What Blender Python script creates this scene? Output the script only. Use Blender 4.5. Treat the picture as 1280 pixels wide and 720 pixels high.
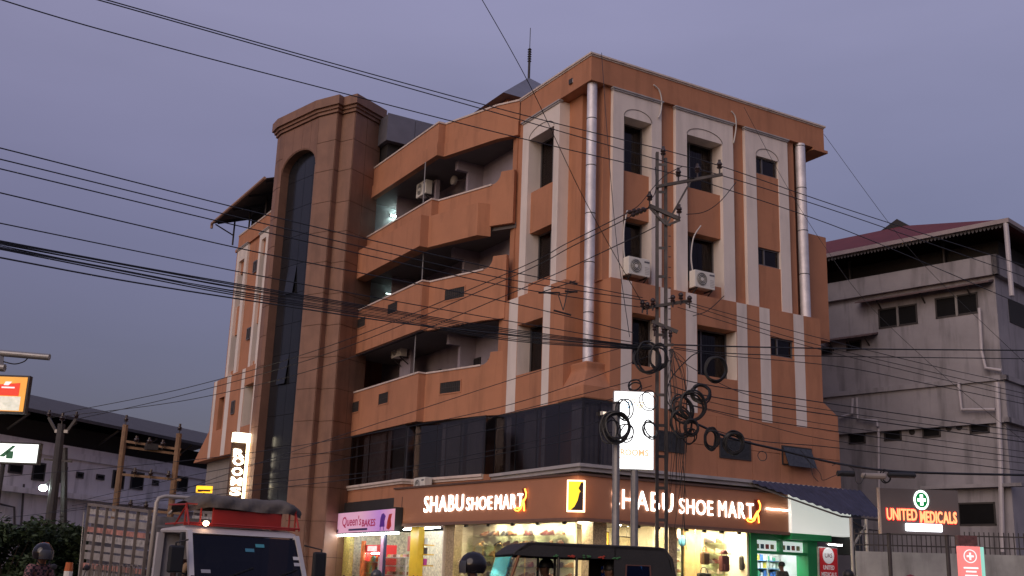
import bpy, bmesh, math, random
from mathutils import Vector, Matrix
R = math.radians
for o in list(bpy.data.objects): bpy.data.objects.remove(o)
scene = bpy.context.scene
col = scene.collection
random.seed(7)

# ------------------------------------------------------------------ camera
FPX, YAW, PITCH, ROLL = 1395.3, R(30.4245), R(14.7777), R(1.9877)
CAM = Vector((-17.7165, -25.8409, 1.2))
_f = Vector((math.sin(YAW)*math.cos(PITCH), math.cos(YAW)*math.cos(PITCH), math.sin(PITCH)))
_r = Vector((math.cos(YAW), -math.sin(YAW), 0)); _u = _r.cross(_f)
CR = math.cos(ROLL)*_r + math.sin(ROLL)*_u
CU = -math.sin(ROLL)*_r + math.cos(ROLL)*_u
CF = _f
cd = bpy.data.cameras.new('camera'); cam = bpy.data.objects.new('camera', cd); col.objects.link(cam)
cd.sensor_width = 36; cd.lens = FPX/1280*36; cd.clip_start = .1; cd.clip_end = 3000
cam.matrix_world = Matrix(((CR.x, CU.x, -CF.x, CAM.x), (CR.y, CU.y, -CF.y, CAM.y), (CR.z, CU.z, -CF.z, CAM.z), (0, 0, 0, 1)))
scene.camera = cam

# ------------------------------------------------------------------ sky, sun, exposure
SUN_EL, SUN_AZ = R(26), R(242)          # afterglow behind the camera, from the west (left)
w = bpy.data.worlds.new('World'); scene.world = w; w.use_nodes = True
nt = w.node_tree; nt.nodes.clear()
sky = nt.nodes.new('ShaderNodeTexSky'); sky.sky_type = 'NISHITA'; sky.sun_disc = False
sky.sun_elevation = R(4); sky.sun_rotation = SUN_AZ; sky.air_density = 1.0; sky.dust_density = 2.0; sky.ozone_density = 2.0
geo = nt.nodes.new('ShaderNodeTexCoord'); sep = nt.nodes.new('ShaderNodeSeparateXYZ')
nt.links.new(geo.outputs['Generated'], sep.inputs[0])
ramp = nt.nodes.new('ShaderNodeValToRGB')
els = ramp.color_ramp.elements
els[0].position = 0.0; els[0].color = (.084, .064, .122, 1)
els[1].position = 1.0; els[1].color = (.31, .32, .55, 1)
for p_, c_ in ((.12, (.118, .088, .172)), (.28, (.212, .182, .325)), (.46, (.36, .325, .515))):
    e = els.new(p_); e.color = (*c_, 1)
nt.links.new(sep.outputs['Z'], ramp.inputs['Fac'])
bgA = nt.nodes.new('ShaderNodeBackground'); bgB = nt.nodes.new('ShaderNodeBackground'); addn = nt.nodes.new('ShaderNodeAddShader')
wout = nt.nodes.new('ShaderNodeOutputWorld')
nt.links.new(sky.outputs[0], bgA.inputs[0]); bgA.inputs[1].default_value = 0.0
hz_n = nt.nodes.new('ShaderNodeTexNoise'); hz_n.inputs['Scale'].default_value = 2.2; hz_n.inputs['Detail'].default_value = 5
hz_m = nt.nodes.new('ShaderNodeMapping'); hz_m.inputs['Scale'].default_value = (1, 1, 3.5); nt.links.new(geo.outputs['Generated'], hz_m.inputs[0]); nt.links.new(hz_m.outputs[0], hz_n.inputs['Vector'])
hz_r = nt.nodes.new('ShaderNodeMapRange'); hz_r.inputs[1].default_value = .3; hz_r.inputs[2].default_value = .7; hz_r.inputs[3].default_value = .90; hz_r.inputs[4].default_value = 1.08; nt.links.new(hz_n.outputs['Fac'], hz_r.inputs[0])
hz_s = nt.nodes.new('ShaderNodeVectorMath'); hz_s.operation = 'SCALE'; nt.links.new(ramp.outputs[0], hz_s.inputs[0]); nt.links.new(hz_r.outputs[0], hz_s.inputs['Scale'])
nt.links.new(hz_s.outputs[0], bgB.inputs[0]); bgB.inputs[1].default_value = 1.0
nt.links.new(bgA.outputs[0], addn.inputs[0]); nt.links.new(bgB.outputs[0], addn.inputs[1]); nt.links.new(addn.outputs[0], wout.inputs[0])
bgA.inputs[1].default_value = 0.05; bgB.inputs[1].default_value = .70
sl = bpy.data.lights.new('sun', 'SUN'); sl.energy = 1.35; sl.angle = R(50); sl.color = (1.0, .80, .70)
sun = bpy.data.objects.new('sun', sl); col.objects.link(sun)
_sd = Vector((math.sin(SUN_AZ)*math.cos(SUN_EL), math.cos(SUN_AZ)*math.cos(SUN_EL), math.sin(SUN_EL)))
sun.rotation_euler = (-_sd).to_track_quat('-Z', 'Y').to_euler(); sun.location = _sd*60
vs = scene.view_settings; vs.view_transform = 'Standard'; vs.look = 'None'; vs.exposure = 0.0; vs.gamma = 1.0; vs.use_curve_mapping = False
scene.cycles.use_denoising = True; scene.cycles.max_bounces = 6; scene.cycles.diffuse_bounces = 3
scene.cycles.transparent_max_bounces = 16; scene.cycles.caustics_reflective = False; scene.cycles.caustics_refractive = False
scene.cycles.sample_clamp_indirect = 4.0

# ------------------------------------------------------------------ helpers
def ray(px, py):
    return CR*((px-640)/FPX) - CU*((py-360)/FPX) + CF
def U(px, py, d):                       # picture point at forward distance d (metres)
    v = ray(px, py); t = d/(v.x*math.sin(YAW)+v.y*math.cos(YAW)); return CAM+v*t
def UZ(px, py, z):
    v = ray(px, py); return CAM+v*((z-CAM.z)/v.z)
def UX(px, py, y):                      # on a plane y = const
    v = ray(px, py); return CAM+v*((y-CAM.y)/v.y)
def UY(px, py, x):                      # on a plane x = const
    v = ray(px, py); return CAM+v*((x-CAM.x)/v.x)

_M = {}
def mat(name, base=(.5, .5, .5), rough=.6, metal=0., var=.10, scale=2.5, bump=.0, bscale=60, stain=0., emit=None, estr=0., spec=.5, alpha=None):
    if name in _M: return _M[name]
    m = bpy.data.materials.new(name); m.use_nodes = True; n = m.node_tree.nodes; l = m.node_tree.links
    b = n['Principled BSDF']; b.inputs['Roughness'].default_value = rough; b.inputs['Metallic'].default_value = metal
    b.inputs['Specular IOR Level'].default_value = spec
    c4 = (*base, 1)
    tc = n.new('ShaderNodeTexCoord'); src = None
    if var > 0:
        nz = n.new('ShaderNodeTexNoise'); nz.inputs['Scale'].default_value = scale; nz.inputs['Detail'].default_value = 6; nz.inputs['Roughness'].default_value = .62
        l.new(tc.outputs['Object'], nz.inputs['Vector'])
        rp = n.new('ShaderNodeMapRange'); rp.inputs[1].default_value = .3; rp.inputs[2].default_value = .7
        rp.inputs[3].default_value = 1-var; rp.inputs[4].default_value = 1+var; l.new(nz.outputs['Fac'], rp.inputs[0])
        mx = n.new('ShaderNodeVectorMath'); mx.operation = 'SCALE'; mx.inputs[0].default_value = base; l.new(rp.outputs[0], mx.inputs['Scale']); src = mx.outputs[0]
    if stain > 0:
        mp = n.new('ShaderNodeMapping'); mp.inputs['Scale'].default_value = (1.5, 1.5, .22); l.new(tc.outputs['Object'], mp.inputs[0])
        n2 = n.new('ShaderNodeTexNoise'); n2.inputs['Scale'].default_value = 1.6; n2.inputs['Detail'].default_value = 4; n2.inputs['Roughness'].default_value = .55; l.new(mp.outputs[0], n2.inputs['Vector'])
        r2 = n.new('ShaderNodeMapRange'); r2.inputs[1].default_value = .5; r2.inputs[2].default_value = .78; r2.inputs[3].default_value = 1; r2.inputs[4].default_value = 1-stain; l.new(n2.outputs['Fac'], r2.inputs[0])
        m2 = n.new('ShaderNodeVectorMath'); m2.operation = 'SCALE'
        if src: l.new(src, m2.inputs[0])
        else: m2.inputs[0].default_value = base
        l.new(r2.outputs[0], m2.inputs['Scale']); src = m2.outputs[0]
    if src: l.new(src, b.inputs['Base Color'])
    else: b.inputs['Base Color'].default_value = c4
    if bump > 0:
        n3 = n.new('ShaderNodeTexNoise'); n3.inputs['Scale'].default_value = bscale; n3.inputs['Detail'].default_value = 4; l.new(tc.outputs['Object'], n3.inputs['Vector'])
        bp = n.new('ShaderNodeBump'); bp.inputs['Strength'].default_value = bump; bp.inputs['Distance'].default_value = .02; l.new(n3.outputs['Fac'], bp.inputs['Height']); l.new(bp.outputs[0], b.inputs['Normal'])
    if emit: b.inputs['Emission Color'].default_value = (*emit, 1); b.inputs['Emission Strength'].default_value = estr
    _M[name] = m; return m
def glass(name, tint=(.5, .5, .5), gloss=.08, refl=.12, rcol=(1, 1, 1)):   # pane: tinted see-through with a sky reflection
    if name in _M: return _M[name]
    m = bpy.data.materials.new(name); m.use_nodes = True; n = m.node_tree.nodes; l = m.node_tree.links; n.clear()
    t = n.new('ShaderNodeBsdfTransparent'); t.inputs[0].default_value = (*tint, 1)
    g = n.new('ShaderNodeBsdfGlossy'); g.inputs['Roughness'].default_value = gloss; g.inputs[0].default_value = (*rcol, 1)
    fr = n.new('ShaderNodeLayerWeight'); fr.inputs[0].default_value = .25
    mr = n.new('ShaderNodeMapRange'); mr.inputs[3].default_value = refl; mr.inputs[4].default_value = min(1, refl+.5); l.new(fr.outputs['Fresnel'], mr.inputs[0])
    mx = n.new('ShaderNodeMixShader'); l.new(mr.outputs[0], mx.inputs[0]); l.new(t.outputs[0], mx.inputs[1]); l.new(g.outputs[0], mx.inputs[2])
    o = n.new('ShaderNodeOutputMaterial'); l.new(mx.outputs[0], o.inputs[0]); _M[name] = m; return m

class MB:
    def __init__(s, M=None): s.v = []; s.f = []; s.M = M
    def add(s, vs, fs):
        k = len(s.v)
        if s.M is not None: vs = [s.M @ Vector(q) for q in vs]
        s.v += [tuple(q) for q in vs]; s.f += [tuple(i+k for i in f) for f in fs]; return s
    def box(s, x0, x1, y0, y1, z0, z1):
        return s.add([(x0, y0, z0), (x1, y0, z0), (x1, y1, z0), (x0, y1, z0), (x0, y0, z1), (x1, y0, z1), (x1, y1, z1), (x0, y1, z1)],
                     [(0, 3, 2, 1), (4, 5, 6, 7), (0, 1, 5, 4), (1, 2, 6, 5), (2, 3, 7, 6), (3, 0, 4, 7)])
    def prism(s, poly, z0, z1):
        n = len(poly)
        return s.add([(x, y, z0) for x, y in poly]+[(x, y, z1) for x, y in poly],
                     [tuple(range(n))[::-1], tuple(range(n, 2*n))]+[(i, (i+1) % n, n+(i+1) % n, n+i) for i in range(n)])
    def ext(s, pts, vec):               # extrude a planar 3D polygon along vec
        n = len(pts); vec = Vector(vec)
        return s.add([Vector(q) for q in pts]+[Vector(q)+vec for q in pts],
                     [tuple(range(n))[::-1], tuple(range(n, 2*n))]+[(i, (i+1) % n, n+(i+1) % n, n+i) for i in range(n)])
    def tube(s, pts, r, seg=6, closed=False, r1=None):
        pts = [Vector(q) for q in pts]; n = len(pts); vs = []; prev = None
        for i, q in enumerate(pts):
            a = pts[(i-1) % n] if (i > 0 or closed) else q; b = pts[(i+1) % n] if (i < n-1 or closed) else q
            t = (b-a); t = t.normalized() if t.length > 1e-9 else Vector((0, 0, 1))
            if prev is None:
                h = Vector((0, 0, 1)) if abs(t.z) < .9 else Vector((1, 0, 0)); x = t.cross(h).normalized()
            else:
                x = prev-t*prev.dot(t); x = x.normalized() if x.length > 1e-6 else t.orthogonal().normalized()
            prev = x; y = t.cross(x); rr = r if r1 is None else r+(r1-r)*i/max(1, n-1)
            vs += [q+x*(rr*math.cos(2*math.pi*k/seg))+y*(rr*math.sin(2*math.pi*k/seg)) for k in range(seg)]
        fs = []
        for i in range(n if closed else n-1):
            j = (i+1) % n
            fs += [(i*seg+k, i*seg+(k+1) % seg, j*seg+(k+1) % seg, j*seg+k) for k in range(seg)]
        if not closed: fs += [tuple(range(seg))[::-1], tuple(range((n-1)*seg, n*seg))]
        return s.add(vs, fs)
    def cyl(s, a, b, r, r1=None, seg=14): return s.tube([a, b], r, seg, False, r if r1 is None else r1)
    def lathe(s, prof, c=(0, 0, 0), seg=16, axis='z'):
        vs = []; n = len(prof)
        for r, h in prof:
            for k in range(seg):
                a = 2*math.pi*k/seg; p = (r*math.cos(a), r*math.sin(a), h)
                if axis == 'x': p = (h, p[0], p[1])
                if axis == 'y': p = (p[0], h, p[1])
                vs.append((p[0]+c[0], p[1]+c[1], p[2]+c[2]))
        fs = [(i*seg+k, i*seg+(k+1) % seg, (i+1)*seg+(k+1) % seg, (i+1)*seg+k) for i in range(n-1) for k in range(seg)]
        fs += [tuple(range(seg))[::-1], tuple(range((n-1)*seg, n*seg))]
        return s.add(vs, fs)
    def ball(s, c, rx, ry, rz, seg=16, rings=10, lo=-1., hi=1.):
        prof = []
        vs = []
        for i in range(rings+1):
            t = lo+(hi-lo)*i/rings; a = math.asin(max(-1, min(1, t))); rr = max(math.cos(a), .02)
            for k in range(seg):
                b = 2*math.pi*k/seg; vs.append((c[0]+rx*rr*math.cos(b), c[1]+ry*rr*math.sin(b), c[2]+rz*math.sin(a)))
        fs = [(i*seg+k, i*seg+(k+1) % seg, (i+1)*seg+(k+1) % seg, (i+1)*seg+k) for i in range(rings) for k in range(seg)]
        fs += [tuple(range(seg))[::-1], tuple(range(rings*seg, (rings+1)*seg))]
        return s.add(vs, fs)
    def beam(s, a, b, w, h, up=(0, 0, 1)):   # rectangular bar from a to b
        a = Vector(a); b = Vector(b); t = (b-a).normalized(); up = Vector(up)
        if abs(t.dot(up)) > .95: up = Vector((1, 0, 0)) if abs(t.x) < .9 else Vector((0, 1, 0))
        x = t.cross(up).normalized(); y = x.cross(t)
        q = [x*(-w/2)+y*(-h/2), x*(w/2)+y*(-h/2), x*(w/2)+y*(h/2), x*(-w/2)+y*(h/2)]
        return s.add([a+k for k in q]+[b+k for k in q], [(3, 2, 1, 0), (4, 5, 6, 7), (0, 1, 5, 4), (1, 2, 6, 5), (2, 3, 7, 6), (3, 0, 4, 7)])
    def build(s, name, m, parent=None, smooth=False, bevel=0, label=None):
        me = bpy.data.meshes.new(name); me.from_pydata(s.v, [], s.f)
        bm = bmesh.new(); bm.from_mesh(me); bmesh.ops.recalc_face_normals(bm, faces=bm.faces); bm.to_mesh(me); bm.free()
        if smooth:
            for p in me.polygons: p.use_smooth = True
        me.materials.append(m); o = bpy.data.objects.new(name, me); col.objects.link(o)
        if parent: o.parent = parent
        if label: o['label'] = label
        if bevel:
            bv = o.modifiers.new('bevel', 'BEVEL'); bv.width = bevel; bv.segments = 2; bv.limit_method = 'ANGLE'
        return o
def smooth_angle(o, deg=40):
    me = o.data
    for p in me.polygons: p.use_smooth = True
    try: me.set_sharp_from_angle(angle=R(deg))
    except Exception: pass
    return o
def tag(o, label, cat, group=None, kind=None):
    o['label'] = label; o['category'] = cat
    if group: o['group'] = group
    if kind: o['kind'] = kind
    return o
def thing(name, loc, label, cat, group=None, rz=0):
    o = bpy.data.objects.new(name, None); o.empty_display_size = .3; col.objects.link(o); o.location = loc; o.rotation_euler = (0, 0, rz)
    return tag(o, label, cat, group)
def structure(o): o['kind'] = 'structure'; return o
def inst(src, name, parent, M=None, m=None):     # another object on the same mesh
    o = bpy.data.objects.new(name, src.data); col.objects.link(o); o.parent = parent
    if M is not None: o.matrix_local = M
    return o
def copy_tree(o, parent=None):
    c = o.copy(); col.objects.link(c); c.parent = parent
    if parent is None and False: pass
    for ch in list(o.children): copy_tree(ch, c)
    return c
def face_M(o, right, up):
    right = Vector(right).normalized(); up = Vector(up).normalized(); n = right.cross(up)
    return Matrix(((right.x, up.x, n.x, o[0]), (right.y, up.y, n.y, o[1]), (right.z, up.z, n.z, o[2]), (0, 0, 0, 1)))
def glyph_mesh(ch, size, depth, bold=0., shear=0.):
    cu = bpy.data.curves.new('g', 'FONT'); cu.body = ch; cu.size = size; cu.extrude = depth; cu.offset = bold; cu.shear = shear; cu.resolution_u = 3
    ob = bpy.data.objects.new('g', cu); col.objects.link(ob)
    dg = bpy.context.evaluated_depsgraph_get(); dg.update()
    me = bpy.data.meshes.new_from_object(ob.evaluated_get(dg)); bpy.data.objects.remove(ob); bpy.data.curves.remove(cu); return me
_gl = {}
def letters(text, width, M, m, parent, size=1., depth=.03, bold=.02, gap=.10, name='letter', shear=0., xs=None):
    """each character a mesh of its own, set along local x of M, scaled so that the row is `width` long; returns cap scale"""
    items = []; x = 0
    for ch in text:
        if ch == ' ': x += .34*size; continue
        k = (ch, size, depth, bold, shear)
        if k not in _gl: _gl[k] = glyph_mesh(ch, size, depth, bold, shear)
        me = _gl[k]; xs_ = [v.co.x for v in me.vertices]; lo, hi = min(xs_), max(xs_)
        items.append((ch, me, x-lo)); x += hi-lo+gap*size
    total = x-gap*size; s = width/total if width else 1.
    out = []
    for ch, me, off in items:
        o = bpy.data.objects.new(name, me if not me.materials else me.copy()); o.data.materials.clear(); o.data.materials.append(m); col.objects.link(o)
        o.parent = parent; sy = s if xs is None else xs
        o.matrix_local = M @ Matrix.Translation((off*s, 0, 0)) @ Matrix.Diagonal((s, sy, 1, 1)); out.append(o)
    return out
def flat_text(text, width, M, m, parent, height=None, bold=.02, name='lettering', depth=.002):
    me = glyph_mesh(text, 1., depth, bold); xs_ = [v.co.x for v in me.vertices]; ys_ = [v.co.y for v in me.vertices]
    s = width/(max(xs_)-min(xs_)); sy = s if not height else height/(max(ys_)-min(ys_))
    o = bpy.data.objects.new(name, me); me.materials.append(m); col.objects.link(o); o.parent = parent
    o.matrix_local = M @ Matrix.Diagonal((s, sy, 1, 1)) @ Matrix.Translation((-min(xs_), -min(ys_), 0)); return o
def offset(pts, d):                     # parallel polyline, d to the right of the walking direction
    out = []
    for i, p in enumerate(pts):
        p = Vector(p); ns = []
        for a, b in ((i-1, i), (i, i+1)):
            if a < 0 or b >= len(pts): continue
            t = (Vector(pts[b])-Vector(pts[a])).normalized(); ns.append(Vector((t.y, -t.x)))
        n = sum(ns, Vector((0, 0))).normalized(); k = 1/max(.35, n.dot(ns[0])); out.append(tuple(p+n*d*k))
    return out
def strip(mb, pts, z0, z1, t, out=0.):  # wall of thickness t along a polyline, outer side on its left
    a = offset(pts, -out) if out else list(pts); b = offset(pts, t)
    return mb.prism(a+b[::-1], z0, z1)

# ------------------------------------------------------------------ materials
WALL = mat('orange wall paint', (.45, .20, .107), .82, var=.09, scale=.9, bump=.3, bscale=60, stain=.30)
TILE = mat('tan cladding stone', (.235, .125, .082), .6, var=.14, scale=1.6, bump=.12, bscale=40, stain=.30)
JOINT = mat('dark cladding joint', (.10, .055, .035), .9, var=.05)
CREAM = mat('cream paint', (.74, .66, .60), .8, var=.05, scale=1.2, bump=.2, bscale=70, stain=.20)
COPING = mat('pale coping paint', (.62, .52, .46), .8, var=.08, stain=.25)
GREYTRIM = mat('grey moulding paint', (.40, .38, .38), .7, var=.10, stain=.2)
VOID = mat('black opening', (.006, .006, .007), .7, var=.2, spec=.15)
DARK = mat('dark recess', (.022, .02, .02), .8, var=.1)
PANE = mat('dark window pane', (.018, .018, .02), .08, var=.3, scale=.7, spec=.55)
PANEB = mat('smoked stair glass', (.016, .017, .021), .16, var=.3, scale=.5, spec=.45)
ALU = mat('window aluminium', (.16, .15, .15), .4, metal=.4, var=.05)
STEEL = mat('brushed steel duct', (.74, .71, .73), .62, metal=.55, var=.18, scale=2.2, stain=.35)
IRON = mat('dark painted iron', (.05, .045, .045), .55, metal=.3, var=.15)
GALV = mat('galvanised steel', (.30, .29, .28), .45, metal=.6, var=.15, scale=6)
BLACK = mat('black rubber cable', (.012, .012, .013), .5, var=0)
WHITEP = mat('white appliance paint', (.68, .66, .60), .5, var=.05)
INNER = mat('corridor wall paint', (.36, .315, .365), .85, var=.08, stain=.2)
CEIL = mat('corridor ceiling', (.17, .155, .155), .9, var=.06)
# ------------------------------------------------------------------ ground
g = MB(); g.add([(-400, -400, 0), (400, -400, 0), (400, 400, 0), (-400, 400, 0)], [(0, 1, 2, 3)])
structure(g.build('ground', mat('packed earth', (.11, .085, .065), .95, var=.25, scale=.6, bump=.4, bscale=8)))
g = MB(); g.add([(-14.5, -400, .004), (-4.2, -400, .004), (-4.2, 400, .004), (-14.5, 400, .004)], [(0, 1, 2, 3)])
ASPH = mat('asphalt', (.05, .05, .052), .9, var=.2, scale=4, bump=.4, bscale=120)
structure(g.build('road', ASPH))
g = MB(); g.add([(-4.2, -15, .004), (400, -15, .004), (400, -6.4, .004), (-4.2, -6.4, .004)], [(0, 1, 2, 3)])
structure(g.build('side_road', ASPH))
g = MB(); g.prism([(-4.2, -6.4), (12, -6.4), (12, -.9), (-.9, -.9), (-2.2, 8.6), (-2.2, 30), (-4.2, 30)], .0, .13)
structure(g.build('pavement', mat('concrete paving', (.28, .26, .24), .9, var=.15, scale=3, bump=.3, bscale=40)))

# ------------------------------------------------------------------ the corner building
B = thing('commercial_building', (0, 0, 0), 'five-storey orange corner building with white window surrounds, balconies and a curved stair tower', 'building')
def fp(face, a, o, z):                  # facade coordinates: along, outward, up
    k, x0 = face
    return (a, x0-o, z) if k == 'R' else (x0-o, a, z)
def fbox(mb, face, a0, a1, o0, o1, z0, z1):
    p = fp(face, a0, o0, z0); q = fp(face, a1, o1, z1)
    return mb.box(min(p[0], q[0]), max(p[0], q[0]), min(p[1], q[1]), max(p[1], q[1]), z0, z1)
def fwall(mb, face, a0, a1, o0, o1, z0, z1, holes):
    xs = sorted({a0, a1, *[h[0] for h in holes], *[h[1] for h in holes]}); zs = sorted({z0, z1, *[h[2] for h in holes], *[h[3] for h in holes]})
    for i in range(len(xs)-1):
        for j in range(len(zs)-1):
            cx = (xs[i]+xs[i+1])/2; cz = (zs[j]+zs[j+1])/2
            if any(h[0] < cx < h[1] and h[2] < cz < h[3] for h in holes): continue
            fbox(mb, face, xs[i], xs[i+1], o0, o1, zs[j], zs[j+1])
CURT = [mat('brown curtain', (.10, .07, .06), .9, var=.3, scale=4), mat('grey curtain', (.12, .11, .11), .9, var=.3, scale=4)]
WG = glass('window glass', (.42, .40, .40), .06, .03, (.6, .55, .55))
def window(face, a0, a1, o, z0, z1, n=2, parent=B, bars=False):
    f = MB(); t = .045
    fbox(f, face, a0, a1, o-.03, o+.03, z0, z0+t); fbox(f, face, a0, a1, o-.03, o+.03, z1-t, z1)
    fbox(f, face, a0, a0+t, o-.03, o+.03, z0+t, z1-t); fbox(f, face, a1-t, a1, o-.03, o+.03, z0+t, z1-t)
    xs = [a0+(a1-a0)*k/n for k in range(n+1)]
    if n == 2: xs[1] = a0+(a1-a0)*(.34 if face[0] == 'R' else .5)
    for x in xs[1:-1]: fbox(f, face, x-t/2, x+t/2, o-.03, o+.034, z0+t, z1-t)
    fr = f.build('window', ALU, parent)
    for k in range(n):
        q = MB(); fbox(q, face, xs[k]+t*.6, xs[k+1]-t*.6, o-.012, o-.004, z0+t, z1-t); q.build('pane', WG, fr)
    c = MB(); nn = 14; pts = []
    for k in range(nn*2+1):
        a = a0+(a1-a0)*k/(nn*2); pts.append((a, o-.16-(.03 if k % 2 else 0)))
    for k in range(len(pts)-1):
        p, q = pts[k], pts[k+1]
        c.add([fp(face, p[0], p[1], z0), fp(face, q[0], q[1], z0), fp(face, q[0], q[1], z1), fp(face, p[0], p[1], z1)], [(0, 1, 2, 3)])
    c.build('curtain', random.choice(CURT), fr)
    return fr
Rf = ('R', 0.); Lf = ('L', 0.)
# core and slabs
g = MB(); g.prism([(.72, .72), (9.3, .72), (9.3, 16), (1.4, 16), (1.4, 4.32), (.72, 4.32)], 4.42, 16.1); g.build('core_wall', WALL, B)
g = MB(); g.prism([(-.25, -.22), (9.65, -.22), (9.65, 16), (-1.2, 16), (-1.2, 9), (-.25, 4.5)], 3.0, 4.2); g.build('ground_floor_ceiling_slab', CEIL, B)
g = MB(); g.prism([(0, 0), (9.86, 0), (9.86, 1.25), (9.3, 1.25), (9.3, 14), (.5, 14), (.5, 4.16), (0, 4.16)], 16.1, 16.90); g.build('roof_parapet', WALL, B)
roofline = [(9.86, 1.25), (9.86, 0), (0, 0), (0, 4.16), (-.42, 4.97), (-1.13, 7.47), (-1.40, 7.47), (-1.40, 13.8)]
g = MB(); strip(g, roofline[:4], 16.90, 16.945, .25, .025); strip(g, roofline[:4], 16.945, 17.0, .25, .06); g.build('parapet_moulding', COPING, B)
# right facade, upper two storeys
g = MB()
for a0, a1 in ((.58, .84), (2.71, 3.28), (5.67, 6.2), (8.1, 8.5)): fbox(g, Rf, a0, a1, -.72, -.13, 9.9, 16.1)
fbox(g, Rf, .84, 8.1, -.72, -.14, 16.03, 16.1)
g.build('wall', WALL, B)
def surround(face, fa0, fa1, a0, a1, zb, ztop, zl, wins, spo, depth=.72, ret=0., arch=True, n=2, wo=-.52, flat=False):
    m = MB(); fbox(m, face, fa0, a0, -depth, 0, zb, ztop); fbox(m, face, a1, fa1, -depth, 0, zb, ztop)
    fbox(m, face, a0, a1, -depth, -.002, zl, ztop); s = m.build('window_surround', CREAM, B)
    m = MB(); fbox(m, face, fa0-.05, fa1+.05, -.10, .07, ztop, ztop+.04); fbox(m, face, fa0-.02, fa1+.02, -.10, .04, ztop-.05, ztop); m.build('surround_moulding', GREYTRIM, s)
    if arch:
        m = MB(); c = (a0+a1)/2; hw = (a1-a0)/2; h = .30; pts = []
        for k in range(17):
            t = math.pi*k/16; pts.append(fp(face, c-hw*math.cos(t), 0.004, zl+.02+h*math.sin(t)))
        m.tube(pts, .013, 5); m.build('arch_line', mat('arch shadow paint', (.22, .19, .17), .9), s)
    cuts = [zb]+[z for w in sorted(wins) for z in w]+[zl]
    for k in range(0, len(cuts), 2):
        if cuts[k+1]-cuts[k] > .02: m = MB(); fbox(m, face, a0, a1, -depth, spo, cuts[k], cuts[k+1]); m.build('spandrel', WALL, s)
    for z0, z1 in wins: window(face, a0+.003, a1-.003, wo, z0, z1, n)
WU = [(13.5, 15.22), (10.42, 12.02)]
surround(Rf, .84, 2.71, 1.25, 2.32, 9.9, 16.03, 15.22, WU, -.14)
surround(Rf, 3.28, 5.67, 3.73, 5.2, 9.9, 16.03, 15.22, WU, -.14)
surround(Rf, 6.2, 8.1, 6.66, 7.66, 9.9, 16.03, 15.18, [(14.57, 15.18), (11.42, 12.02)], -.03, wo=-.12)
# right facade, striped storey
Rl = ('R', -.28)
def stripes(face, spans, z0, z1):
    for a0, a1 in spans:
        m = MB(); fbox(m, face, a0, a1, -.1, .004, z0, z1); m.build('painted_stripe', CREAM, B)
g = MB(); fwall(g, Rl, .62, 9.05, -1., 0, 6.23, 9.9, [(1.4, 2.42, 7.42, 8.96), (3.85, 5.42, 7.42, 8.96), (6.84, 7.83, 8.4, 9.0)]); g.build('wall', WALL, B)
stripes(Rl, [(1.0, 1.38), (2.44, 2.82), (3.41, 3.83), (5.44, 5.86), (6.39, 6.82), (7.85, 8.3)], 6.25, 9.895)
g = MB()
for a0, a1 in ((1.38, 1.4), ): pass
window(Rl, 1.4, 2.42, -.5, 7.42, 8.96); window(Rl, 3.85, 5.42, -.5, 7.42, 8.96); window(Rl, 6.84, 7.83, -.1, 8.4, 9.0)
for a1 in (2.42, 5.42):                  # cream reveal on the far jamb
    m = MB(); fbox(m, Rl, a1-.012, a1-.003, -.46, -.002, 7.43, 8.95); m.build('window_reveal', CREAM, B)
# left bay, upper storeys
g = MB(); fbox(g, Lf, 1.0, 1.72, -.72, -.38, 9.9, 16.1); fbox(g, Lf, 3.95, 4.32, -.72, -.06, 9.9, 16.1); fbox(g, Lf, 1.72, 3.95, -.72, -.12, 16.03, 16.1)
g.build('wall', WALL, B)
surround(Lf, 1.72, 3.95, 2.03, 3.55, 9.9, 16.03, 15.3, [(13.5, 15.3), (10.42, 12.1)], -.14, wo=-.5)
Ll = ('L', -.3)
g = MB(); fwall(g, Ll, .74, 4.35, -1.02, 0, 6.25, 9.9, [(1.93, 3.38, 7.38, 8.97)]); g.build('wall', WALL, B)
stripes(Ll, [(1.51, 1.9), (3.4, 3.94)], 6.27, 9.895)
window(Ll, 1.93, 3.38, -.5, 7.38, 8.97)
m = MB(); fbox(m, Ll, 3.368, 3.377, -.46, -.002, 7.39, 8.96); m.build('window_reveal', CREAM, B)
# corner: recess with a steel duct standing on a flared plinth
g = MB(); z = [6.25, 6.62, 7.15, 7.38]; q = [(-.33, -.31, 1.0), (-.33, -.31, 1.0), (-.02, -.02, .9), (-.05, -.05, .9)]
ring = []
for zz, (x, y, e) in zip(z, q): ring += [(x, y, zz), (.95, y, zz), (.95, 1.0, zz), (x, 1.0, zz)]
g.add(ring, [(0, 3, 2, 1), (12, 13, 14, 15)]+[(4*i+k, 4*i+(k+1) % 4, 4*i+4+(k+1) % 4, 4*i+4+k) for i in range(3) for k in range(4)])
g.build('duct_plinth', WALL, B, bevel=.05)
def duct(x, y, z0, z1, r):
    d = smooth_angle(MB().cyl((x, y, z0), (x, y, z1), r, seg=24).build('steel_duct', STEEL, B))
    zz = z0+1.5
    while zz < z1:
        m = MB(); m.lathe([(r+.002, zz-.014), (r+.009, zz-.008), (r+.009, zz+.008), (r+.002, zz+.014)], (x, y, 0), 24); m.build('duct_clamp', IRON, d); zz += 1.52
duct(.22, .25, 7.36, 16.1, .155); duct(8.80, .10, 9.95, 16.1, .17)
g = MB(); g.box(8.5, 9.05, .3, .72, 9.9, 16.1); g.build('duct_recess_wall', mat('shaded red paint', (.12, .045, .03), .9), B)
g = MB(); g.box(9.31, 10.35, .55, 3.2, 9.45, 13.15); g.build('bathroom_stack', WALL, B)
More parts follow.
